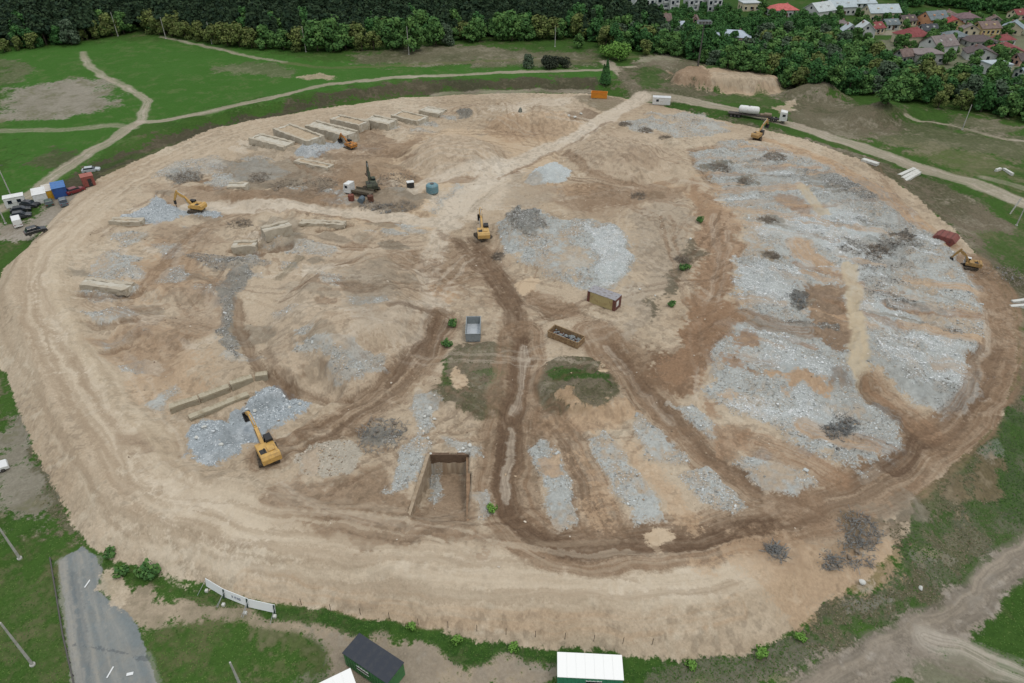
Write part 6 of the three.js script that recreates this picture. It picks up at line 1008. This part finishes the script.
// one of each kind; every other tree is a copy of one of them
const PROTO = {
  pine: [0, 1, 2].map((k) => makeTree('pine_tree', 'dark evergreen pine in the dense wood beyond the field', 'pine', 11, 900, 0.85, TN.pine, 21 + k)),
  leaf: [0, 1].map((k) => makeTree('broadleaf_tree', 'mid green bushy broadleaf tree in the belt before the village', 'leaf', 10, 1500, 0.75, TN.leaf, 41 + k)),
  deep: [0, 1].map((k) => makeTree('spreading_tree', 'deep green spreading broadleaf tree in the belt before the village', 'leaf', 10, 1500, 0.75, TN.deep, 51 + k)),
  olive: [0].map((k) => makeTree('olive_green_tree', 'olive yellow green round tree at the edge of the wood', 'leaf', 10, 1400, 0.7, TN.olive, 61 + k)),
  village: [0, 1].map((k) => makeTree('village_tree', 'dark green tree among the village houses', 'leaf', 10, 1200, 0.8, TN.deep, 91 + k)),
  hill: [0, 1].map((k) => makeTree('hillside_tree', 'dark green tree on the slope behind the village', 'leaf', 10, 1200, 0.8, TN.deep, 95 + k)),
  greyg: [0].map((k) => makeTree('willow_tree', 'grey green willow like tree in the belt before the village', 'leaf', 10, 1500, 0.7, TN.greyg, 65 + k)),
};
const used = new Set(), kindLabel = new Map();
function plant(kind, x, z, h, label, group) {
  const list = PROTO[kind], p = list[Math.floor(R() * list.length)], base = kind === 'pine' ? 11 : 10, sc = h / base;
  if (!kindLabel.has(p)) kindLabel.set(p, p.userData.label); const g = label || kindLabel.get(p);
  if (!used.has(p)) { used.add(p); p.position.set(x, GH(x, z), z); p.rotation.y = R() * 6.28; p.scale.setScalar(sc); p.userData.label = g; p.userData.group = group; return p; }
  const c = copyOf(p, x, GH(x, z), z, R() * 6.28, g, group, sc); c.scale.set(sc * rr(0.85, 1.2), sc * rr(0.88, 1.12), sc * rr(0.85, 1.2)); return c;
}
function scatter(P, step, jitter) { let x0 = 1e9, x1 = -1e9, z0 = 1e9, z1 = -1e9; for (let k = 0; k < P.length; k += 2) { x0 = Math.min(x0, P[k]); x1 = Math.max(x1, P[k]); z0 = Math.min(z0, P[k + 1]); z1 = Math.max(z1, P[k + 1]); } const o = []; let row = 0; for (let z = z1; z > z0; z -= step * 0.87, row++) for (let x = x0 + (row % 2) * step / 2; x < x1; x += step) { const X = x + rr(-jitter, jitter), Z = z + rr(-jitter, jitter); if (polyDist(P, X, Z) > 0) o.push([X, Z]); } return o; }
const inView = (x, z, h, m) => { const zc = -z * 0.809 + (75 - h) * 0.588, y = (h - 75) * 0.809 - z * -0.588 * -1; return Math.abs(x) < zc * 0.7475 + m; };
{
  // the pine wood: the trees that show largest one by one, the rest as one mass
  const spots = scatter(AT_PINEPOLY, 4.6, 1.5).filter(([x, z]) => inView(x, z, 10, 10) && z > -520);
  spots.sort((a, b) => b[1] - a[1]);
  const near = spots.slice(0, 290), far = spots.slice(290);
  for (const [x, z] of near) { const k = R(); if (k < 0.82) plant('pine', x, z, rr(8, 16), null, 'pines of the wood'); else plant(k < 0.93 ? 'deep' : 'leaf', x, z, rr(9, 12.5), 'green broadleaf tree standing among the dark pines', 'broadleaf trees in the pine wood'); }
  { // the ragged, lighter edge of the wood towards the field
    const E = AT_PINEPOLY; for (let k = 0; k < 32; k += 2) { const dx = E[k + 2] - E[k], dz = E[k + 3] - E[k + 1], L = Math.hypot(dx, dz); for (let s = 0; s < L; s += 4.6) { const x = E[k] + dx * s / L + rr(-2, 2), z = E[k + 1] + dz * s / L + rr(-5, 3); if (!inView(x, z, 5, 5)) continue; const c = R(), yellow = x > -190 && x < -75; if (c < 0.12) continue; plant(yellow ? (c < 0.6 ? 'olive' : 'leaf') : x < -190 ? (c < 0.6 ? 'greyg' : 'deep') : c < 0.45 ? 'leaf' : c < 0.8 ? 'deep' : 'olive', x, z, rr(3, 11), yellow ? 'yellow green bush like tree at the edge of the pine wood' : x < -190 ? 'dull green bush like tree under the dark pines' : 'mid green bush like tree at the edge of the pine wood', 'bushy fringe of the pine wood'); } }
  }
  const src = PROTO.pine[0].children.find((c) => c.name === 'crown').geometry, src2 = PROTO.pine[1].children.find((c) => c.name === 'crown').geometry;
  [src, src2].forEach((g, k) => {
    const mine = far.filter((_, i) => i % 2 === k), im = new THREE.InstancedMesh(g, LEAF, mine.length), m = new THREE.Matrix4();
    mine.forEach(([x, z], i) => { const s = rr(0.8, 1.45), w = s * rr(0.9, 1.35); m.compose(V(x, GH(x, z), z), new THREE.Quaternion().setFromAxisAngle(V(0, 1, 0), R() * 6.28), V(w, s, w)); im.setMatrixAt(i, m); });
    im.name = numbered('far_wood'); im.userData = { kind: 'stuff', label: 'dense dark pine wood stretching away behind the field', category: 'wood' }; scene.add(im);
  });
  console.log('pines', near.length, far.length);
  const gp0 = scatter(AT_GAPPOLY, 8.5, 3).filter(([x, z]) => inView(x, z, 5, 5) && z > -520).slice(0, 110); for (const [x, z] of gp0) plant('village', x, z, rr(3.4, 5.5), 'low dark green tree between the flats and the village houses', 'trees between flats and village');
  const md = scatter(AT_MIDPOLY, 5.6, 2).filter(([x, z]) => inView(x, z, 5, 5)).slice(0, 165); console.log('mid', gp0.length, 'and', md.length); for (const [x, z] of md) plant('village', x, z, rr(4, 6.5), 'low dark green tree between the flats and the village houses', 'trees between flats and village');
  const lf = scatter(AT_LEAFPOLY, 5.6, 1.9).filter(([x, z]) => inView(x, z, 8, 8)); console.log('leaf', lf.length);
  for (const [x, z] of lf.slice(0, 290)) { const k = R(); plant(k < 0.38 ? 'leaf' : k < 0.74 ? 'deep' : k < 0.88 ? 'greyg' : 'olive', x, z, rr(6, 10.5), k >= 0.88 ? 'olive green round tree in the belt before the village' : null, 'trees of the belt before the village'); }
  const bk = scatter(AT_BACKPOLY, 9, 3).filter(([x, z]) => inView(x, z, 8, 8) && z > -560).slice(0, 170); console.log('back', bk.length);
  for (const [x, z] of bk) plant('hill', x, z, rr(7, 11), 'dark green tree on the slope behind the village', 'trees behind the village');
}
{
  const kinds = ['greyg', 'leaf', 'olive', 'olive'];
  const fresh = makeTree('round_tree', 'bright fresh green round tree at the corner of the wood', 'shrub', 9, 1500, 0.6, TN.fresh, 71), shrubD = makeTree('field_shrub', 'dark grey green upright shrub on the grass by the path', 'shrub', 6, 1100, 0.45, TN.dark, 72), spruce = makeTree('spruce_tree', 'narrow dark green spruce pair where the tracks fork', 'spruce', 9, 1300, 0.5, TN.deep, 73);
  const first = { 4: fresh, 5: shrubD, 6: spruce }, seen = {};
  AT_EDGE.forEach((r, i) => {
    const [x, z, h, k] = r;
    if (k < 4) { plant(kinds[k], x, z, h * 1.05, ['grey green tree standing at the edge of the pine wood', 'light green leafy tree at the edge of the pine wood', 'olive green bushy tree at the edge of the pine wood', 'olive green bushy tree at the edge of the pine wood'][k], 'trees along the edge of the pine wood'); return; }
    const s = first[k], base = [0, 0, 0, 0, 9, 6, 9][k];
    if (!seen[k]) { seen[k] = 1; s.position.set(x, GH(x, z), z); s.scale.setScalar(h / base); s.userData.group = s.name + 's'; } else copyOf(s, x, GH(x, z), z, i, s.userData.label, s.userData.group, h / base);
  });
  // trees and bushes among the houses
  const q = rng(99); for (const r of AT_HOUSE.slice(0, 26)) for (let k = 0; k < 4; k++) { const a = q() * 6.28, d = 7 + q() * 4; plant('leaf', r[0] + Math.cos(a) * d, r[1] + Math.sin(a) * d - 3, 3.5 + q() * 3.5, 'small dark green garden tree between the houses', 'garden trees of the village'); }
  const bush = makeTree('bush', 'small fresh green bush growing on the sand bank', 'shrub', 1, 260, 0.16, TN.fresh, 81), weedB = makeTree('bush', 'dull green weedy bush on the disturbed ground', 'shrub', 1, 260, 0.17, TN.leaf, 82), done = {};
  AT_BUSHES.forEach(([x, z, s, k], i) => { const b = k ? weedB : bush, gp = k ? 'weedy bushes' : 'green bushes on the bank'; b.userData.category = 'bush'; if (!done[k]) { done[k] = 1; b.position.set(x, GH(x, z), z); b.scale.setScalar(s * 1.2); b.userData.group = gp; } else copyOf(b, x, GH(x, z), z, i, b.userData.label, gp, s * 1.2); });
}
// ---------------------------------------------------------------- rubble, stones, weeds and grass that nobody could count
function sowOn(classes, per, fn, filter) { // points on the marks of these classes
  for (const m of MARKS) {
    const d = classes[m.cls]; if (!d || m.kind === 'site' || m.x0 > 135 || m.x1 < -135 || m.z1 < -300) continue;
    const n = Math.round((m.x1 - m.x0) * (m.z1 - m.z0) * d * per);
    for (let i = 0; i < n; i++) {
      const x = rr(m.x0, m.x1), z = rr(m.z0, m.z1); if (filter && !filter(x, z)) continue;
      const v = markAt(m, x, z, (fbm(x * 0.21 + 70, z * 0.21 + 3, 2) - 0.5) * 2.2, (fbm(x * 0.21 + 3, z * 0.21 + 90, 2) - 0.5) * 2.2, fbm(x * 0.31 + 40, z * 0.31, 2) * 0.6 + vn(x * 1.7 + 9, z * 1.7) * 0.4);
      if (R() < v) fn(x, z, m.cls);
    }
  }
}
const topAt = (x, z) => { for (const c of CLASSMAPS) { const i = Math.floor((x - c.x0) / c.w * c.W), j = Math.floor((z - c.z0) / c.d * c.H); if (i >= 0 && j >= 0 && i < c.W && j < c.H) return c.order[c.top[j * c.W + i] - 1] || null; } return null; };
{
  const RUB = { rub: 1, rubb: 1.2, rubw: 0.5, rubd: 1.2, rubdd: 0.8, gravd: 0.7 }, pts = [];
  sowOn(RUB, 24, (x, z, c) => { const t = topAt(x, z); if (RUB[t] && R() < (fbm(x * 0.19 + 2, z * 0.19, 2) - 0.22) * 2.6) pts.push([x, z, t, 0]); });
  for (let i = 0; i < 9000; i++) { const x = rr(-112, 104), z = rr(-250, -44); const p = fbm(x * 0.09, z * 0.09, 2); if (R() < (p - 0.35) * 2 && polyDist(SITE, x, z) > (R() < 0.2 ? 2 : 14)) pts.push([x, z, 'sand', 1]); }
  console.log('rubble', pts.length);
  const tones = { rub: [[174, 179, 177], [160, 163, 160], [192, 197, 196], [138, 138, 133], [172, 163, 148]], rubb: [[164, 173, 177], [184, 192, 196], [138, 145, 149], [200, 206, 208]], rubw: [[200, 204, 204], [184, 188, 188], [212, 215, 214]], rubd: [[120, 118, 112], [150, 150, 146], [98, 94, 88], [176, 178, 176]], rubdd: [[84, 80, 74], [110, 106, 100], [70, 66, 60]], sand: [[150, 132, 110], [196, 186, 170], [120, 104, 86], [176, 156, 130]] };
  for (let v = 0; v < 4; v++) {
    const g = lump(1000 + v, 0.5, [0.5, 0.8, 0.35, 0.65][v]); const low = mergeVertices(clean(v % 2 ? g : (() => { const b = new THREE.BoxGeometry(1, 0.5, 0.7); const p = b.attributes.position; return rough(b, 0.3, 7 + v); })()).deleteAttribute('normal').deleteAttribute('uv'));
    const geo = low.toNonIndexed(); geo.computeVertexNormals();
    const mine = pts.filter((_, i) => i % 4 === v), im = new THREE.InstancedMesh(geo, new THREE.MeshStandardMaterial({ roughness: 0.95 }), mine.length), m = new THREE.Matrix4(), e = new THREE.Euler(), qt = new THREE.Quaternion(), c = new THREE.Color();
    mine.forEach(([x, z, k, f], i) => {
      const s = f ? 0.1 + 0.26 * R() ** 3 : 0.07 + 0.17 * R() ** 1.6 + (R() < 0.02 ? 0.35 * R() : 0); e.set(rr(-0.4, 0.4), R() * 6.28, rr(-0.4, 0.4)); m.compose(V(x, GH(x, z) + s * 0.08, z), qt.setFromEuler(e), V(s * rr(0.7, 1.5), s * rr(0.4, 0.8), s)); im.setMatrixAt(i, m);
      const t = tones[k] || tones.sand, q = t[Math.floor(R() * t.length)], b = rr(0.95, 1.25); im.setColorAt(i, c.setRGB(LIN[q[0]] * ALB * b, LIN[q[1]] * ALB * b, LIN[q[2]] * ALB * b));
    });
    im.name = numbered('concrete_rubble'); im.userData = { kind: 'stuff', label: 'broken concrete rubble strewn over the demolition site', category: 'rubble' }; scene.add(im);
  }
  // weeds and grass
  const blade = foliage([[0, 0.22, 0, 0.32, 0.2]], 12, 0.42, [[1, 1, 1], [0.8, 0.8, 0.8], [1.15, 1.15, 1.1]], 5);
  const gp = [], wt = { grass: [[70, 100, 46], [58, 86, 38], [86, 108, 56]], grassd: [[58, 88, 38], [48, 74, 32], [74, 100, 48]], weed: [[104, 98, 78], [90, 90, 66], [76, 86, 54], [116, 110, 92]], weedd: [[88, 84, 64], [72, 76, 52], [106, 100, 80]], mix: [[66, 90, 44], [88, 92, 66], [56, 80, 38], [98, 96, 78]] };
  const nearOnly = (x, z) => z > -100;
  sowOn({ grassd: 3, mix: 3, weed: 1.2, weedd: 1.4 }, 6, (x, z) => { const t = topAt(x, z); if (wt[t]) gp.push([x, z, t]); }, nearOnly);
  for (let i = 0; i < 150000; i++) { const z = -36 - 80 * R() ** 1.6, x = rr(-100, 75); if (polyDist(SITE, x, z) < 0 && Math.abs(x) < 40 + (-z) * 0.75) { const t = topAt(x, z); if (t === null || wt[t]) gp.push([x, z, t || 'grass']); } }
  console.log('tufts', gp.length);
  const im = new THREE.InstancedMesh(blade, LEAF, gp.length), m = new THREE.Matrix4(), qt = new THREE.Quaternion(), c = new THREE.Color();
  gp.forEach(([x, z, k], i) => { const s = k[0] === 'w' ? rr(0.12, 0.3) : rr(0.12, 0.26); m.compose(V(x, GH(x, z) - 0.05, z), qt.setFromAxisAngle(V(0, 1, 0), R() * 6.28), V(s, s * rr(0.5, 1.1), s)); im.setMatrixAt(i, m); const t = wt[k], q = t[Math.floor(R() * t.length)]; im.setColorAt(i, c.setRGB(LIN[q[0]] * ALB * 1.3, LIN[q[1]] * ALB * 1.3, LIN[q[2]] * ALB * 1.3)); });
  im.name = 'grass_and_weeds'; im.userData = { kind: 'stuff', label: 'short grass and dry weeds growing over the rough ground', category: 'grass' }; scene.add(im);
}
// ---------------------------------------------------------------- the village and the flats
const DEPTH = (x, z, y) => -z * 0.809 + (75 - y) * 0.588, FPX = 684.94;
{
  const W = { orange: [214, 160, 122], yellow: [214, 192, 140], cream: [214, 204, 176], white: [206, 209, 206], grey: [170, 172, 168], pink: [206, 170, 152] };
  const Rf = { slate: [112, 124, 128], red: [156, 62, 58], plum: [118, 96, 100], brown: [122, 104, 98], bluegrey: [138, 154, 160], black: [62, 68, 74], darkred: [134, 66, 66], greybrown: [130, 120, 118], darkbrown: [92, 80, 80], silver: [176, 190, 195], pinkred: [196, 104, 100], pale: [190, 199, 200], metal: [176, 190, 204] };
  const spec = [ // walls, roof, turn, roof form, label
    ['orange', 'slate', 0.3, 'gable', 'orange walled house with slate grey roof on the village edge'], ['yellow', 'red', 1.4, 'gable', 'yellow house with bright red gabled roof'], ['grey', 'plum', 0.1, 'hip', 'wide house with plum brown hipped roof behind the red gable'], ['yellow', 'brown', 0.2, 'gable', 'yellow gabled house with brown roof'], ['grey', 'brown', 1.2, 'gable', 'small house with brown roof behind the yellow gable'], ['cream', 'bluegrey', 0.9, 'gable', 'cream house with blue grey roof'],
    ['white', 'black', 0.2, 'gable', 'white walled house with black roof below the orange house'], ['cream', 'darkred', 0.25, 'hip', 'large house with dark red tiled roof'], ['white', 'greybrown', 0.35, 'gable', 'white walled house with grey brown roof'], ['grey', 'slate', 0.2, 'hip', 'low house with slate roof between the red roofs'], ['grey', 'darkbrown', 0.1, 'hip', 'broad house with dark brown hipped roof'], ['white', 'darkbrown', 1.3, 'gable', 'white gabled house with dark brown roof'], ['cream', 'darkred', 1.35, 'gable', 'cream house with arched gables and dark red roof'],
    ['grey', 'brown', 0.3, 'gable', 'small brown roofed house at the tree belt'], ['grey', 'greybrown', 0.1, 'flat', 'long low building with grey roof at the tree belt'], ['white', 'silver', 0.15, 'flat', 'low garage block with pale flat roof'], ['white', 'bluegrey', 0.3, 'gable', 'white house with blue grey roof at the village end'],
    ['white', 'pinkred', 0.1, 'hip', 'white house with pinkish red hipped roof among trees'], ['white', 'pale', 0.5, 'gable', 'white house with pale metal roof'], ['white', 'silver', 0.2, 'gable', 'large house with shining silver roof'], ['cream', 'silver', 0.1, 'gable', 'long cream terrace with silver grey roofs'], ['white', 'pale', 1.5, 'gable', 'tall white gable house with pale steep roof'], ['white', 'silver', 1.5, 'gable', 'narrow white gable house with silver roof'], ['cream', 'darkred', 0.4, 'gable', 'small house with dark red roof beside the white gable'], ['pink', 'greybrown', 0.3, 'hip', 'small pinkish house with grey brown roof'],
    ['grey', 'brown', 0.2, 'gable', 'grey house with brown roof below the flats'], ['grey', 'metal', 0.2, 'gable', 'low house with grey metal roof below the flats'], ['pink', 'brown', 1.3, 'gable', 'narrow pinkish house below the flats'], ['pink', 'metal', -0.25, 'hip', 'wide building with pale blue metal hipped roof among trees'], ['cream', 'pale', 0.1, 'flat', 'pale green flat roofed building among trees'], ['white', 'silver', 0.1, 'gable', 'white terrace house with silver roof on the rise'], ['white', 'pale', 0.1, 'flat', 'long pale building behind the village trees'],
    ['cream', 'darkbrown', 0.3, 'gable', 'cream house with dark brown roof beside the plum roof'], ['white', 'darkred', 0.2, 'hip', 'white house with dark red hipped roof behind the slate roof'], ['cream', 'greybrown', 1.3, 'gable', 'cream gable house between the brown roofs'], ['grey', 'brown', 0.4, 'hip', 'grey house with wide brown roof near the village lane'], ['white', 'slate', 0.2, 'gable', 'white house with slate roof beside the village lane'], ['pink', 'darkbrown', 0.3, 'gable', 'pinkish house with dark brown roof at the village edge'], ['cream', 'darkred', 0.2, 'gable', 'cream house with dull red roof above the cream arches'], ['white', 'pale', 0.3, 'flat', 'white block rising out of the pine wood'], ['white', 'pale', 0.2, 'flat', 'small white roof showing among the pines'], ['white', 'pale', 0.1, 'gable', 'low white roof showing among the pines'], ['white', 'metal', 0.1, 'flat', 'pale grey roof showing above the pine wood']];
  AT_HOUSE.forEach(([x, z, wp, hp], i) => {
    const [wc, rc, turn, form, label] = spec[i], y = GH(x, z), k = DEPTH(x, z, y) / FPX, w = wp * k * 0.98, d = clamp(w * 0.8, 5, 10), tot = Math.max(4.2, hp * k - d * 0.16), rh = form === 'flat' ? 0.5 : tot * 0.42, h = tot - rh;
    const inWood = i > 38, t = thing('house', label, 'house', x, y - 0.2 + (inWood ? 6 : 0), z - d * 0.4, turn), wallM = stained(...W[wc], ...W[wc].map((v) => v - 16), 0.1, 0.9, 8), roofM = stained(...Rf[rc], ...Rf[rc].map((v) => Math.max(30, v - 26)), 0.15, form === 'flat' || rc === 'silver' || rc === 'metal' || rc === 'pale' ? 0.45 : 0.8, 5);
    const along = turn > 0.8 ? [d, w] : [w, d]; const [lx, lz] = along; const H = h + (inWood ? 0 : 0.2);
    const gable = form === 'gable' ? [prism([[-lz / 2, 0], [lz / 2, 0], [0, rh - 0.12]], lx - 0.02, 0, 0, 0, 0).rotateY(Math.PI / 2).translate(0, H, 0)] : [];
    part('wall', [bx(lx, H + (inWood ? 6 : 0), lz, 0, H / 2 - (inWood ? 3 : 0), 0, 0), ...gable], wallM, t);
    const o = 0.45; let roof;
    if (form === 'gable') { const s = Math.hypot(lz / 2 + o, rh * (1 + 2 * o / lz)), a = Math.atan2(rh, lz / 2); roof = part('roof', [1, -1].map((q) => { const g = new THREE.BoxGeometry(lx + 0.8, 0.2, s); g.translate(0, 0, s / 2); g.rotateX(a); g.translate(0, rh + 0.02, 0); if (q < 0) g.rotateY(Math.PI); g.translate(0, H, 0); return g; }), roofM, t); }
    else if (form === 'hip') { const g = new THREE.BufferGeometry(), a = lx / 2 + o, b = lz / 2 + o, r = Math.max(0.4, a - b * 0.9), T = [[-a, 0, b], [a, 0, b], [a, 0, -b], [-a, 0, -b], [-r, rh, 0], [r, rh, 0]], F = [0, 1, 5, 0, 5, 4, 1, 2, 5, 2, 3, 4, 2, 4, 5, 3, 0, 4, 0, 2, 1, 0, 3, 2]; g.setAttribute('position', new THREE.Float32BufferAttribute(F.flatMap((f) => T[f]), 3)); g.setAttribute('uv', new THREE.Float32BufferAttribute(new Float32Array(F.length * 2), 2)); g.computeVertexNormals(); g.translate(0, H + 0.02, 0); roof = part('roof', g, roofM, t); }
    else roof = part('roof', [bx(lx + 0.5, 0.35, lz + 0.5, 0, H + 0.18, 0, 0)], roofM, t);
    if (form !== 'flat') { part('chimney', bx(0.7, 1.6, 0.7, lx * 0.22, H + rh * 0.75, -lz * 0.15, 0), mat(150, 120, 108, 0.9), roof);
      if (form === 'gable' && lx > 7 && turn < 0.8) for (const s of [-1, 1]) part('dormer', bx(0.9, 0.75, 1.0, s * lx * 0.22, H + rh * 0.5, lz * 0.26, 0), wallM, roof); }
    if (!inWood) {
      const floors = h > 5 ? 2 : 1;
      for (let f = 0; f < floors; f++) { const yy = 1.6 + f * 2.6, nw = Math.max(2, Math.round(lx / 3)); for (let q = 0; q < nw; q++) { const X = -lx / 2 + (q + 0.5) * lx / nw; const wn = part('window', bx(1.15, 1.35, 0.08, X, yy, lz / 2 + 0.03, 0), M.glass, t); part('frame', [bx(1.35, 0.12, 0.12, X, yy + 0.72, lz / 2 + 0.05, 0), bx(1.4, 0.12, 0.2, X, yy - 0.73, lz / 2 + 0.07, 0)], M.white, wn); }
        for (const s of [-1, 1]) for (const q of [-0.22, 0.22]) part('window', bx(0.08, 1.3, 1.1, s * (lx / 2 + 0.03), yy, q * lz, 0), M.glass, t); }
      if (form === 'gable') for (const s of [-1, 1]) part('gable_window', bx(0.08, 1.1, 1.0, s * (lx / 2 + 0.03), H + rh * 0.32, 0, 0), M.glass, t);
      part('door', bx(1.0, 2.0, 0.1, lx * 0.08, 1.1, lz / 2 + 0.02, 0), mat(96, 70, 54, 0.7), t);
    }
  });
  const say = ['tall white block of flats with dark window bays at the wood edge', 'long white block of flats behind the tall one', 'narrow block of flats with dark stair strip', 'small white block of flats above the brown roofs', 'white block of flats with balconies beyond the small roofs', 'end block of white flats beside the trees', 'low white annex at the foot of the tall flats'];
  AT_FLATS.forEach(([x, z, wp, hp], i) => {
    const y = GH(x, z), k = DEPTH(x, z, y) / FPX, w = wp * k, d = 10, h = i === 6 ? 5 : hp * k + 4, t = thing('block_of_flats', say[i], 'flats', x, y - 0.2, z - (i === 6 ? -3 : d / 2), 0.12);
    part('wall', bx(w, h, d, 0, h / 2, 0, 0), stained(216, 220, 220, 196, 200, 200, 0.05, 0.8, 8), t); part('roof', [bx(w + 0.5, 0.4, d + 0.5, 0, h + 0.2, 0, 0)], stained(170, 172, 170, 150, 152, 150, 0.1, 0.9, 6), t);
    const nf = Math.floor(h / 3), nc = Math.max(2, Math.round(w / 3));
    for (let f = 0; f < nf; f++) for (let c = 0; c < nc; c++) { const X = -w / 2 + (c + 0.5) * w / nc, Y = 1.7 + f * 3; if (Y + 0.8 > h) continue; const wn = part('window', bx(w / nc * 0.52, 1.6, 0.1, X, Y, d / 2 + 0.03, 0), c % 3 === 1 ? mat(74, 82, 92, 0.3) : M.glass, t); part('sill', bx(w / nc * 0.6, 0.12, 0.25, X, Y - 0.9, d / 2 + 0.1, 0), M.white, wn); if (c % 3 === 1) part('balcony', bx(w / nc * 0.8, 0.9, 1.0, X, Y - 0.6, d / 2 + 0.55, 0), M.white, t); }
  });
}
{ // paint on the asphalt
  for (const [x, z, w, d, a] of [[-53.1, -51.7, 0.16, 1.5, 0.3], [-44.9, -40.2, 0.16, 1.3, 0.3], [-42.6, -40.0, 0.7, 0.35, -0.4]]) { const g = bx(w, 0.02, d, 0, 0, 0, 0), m = new THREE.Mesh(metreUV(clean(g)), mat(226, 230, 230, 0.7)); m.name = numbered('road_marking'); m.position.set(x, GH(x, z) + 0.05, z); m.rotation.y = -a * 0.5 + 0.05; m.userData = { kind: 'structure' }; scene.add(m); }
}
scene.traverse((o) => { if (o.isMesh) { o.castShadow = true; o.receiveShadow = true; } });
renderer.render(scene, camera);
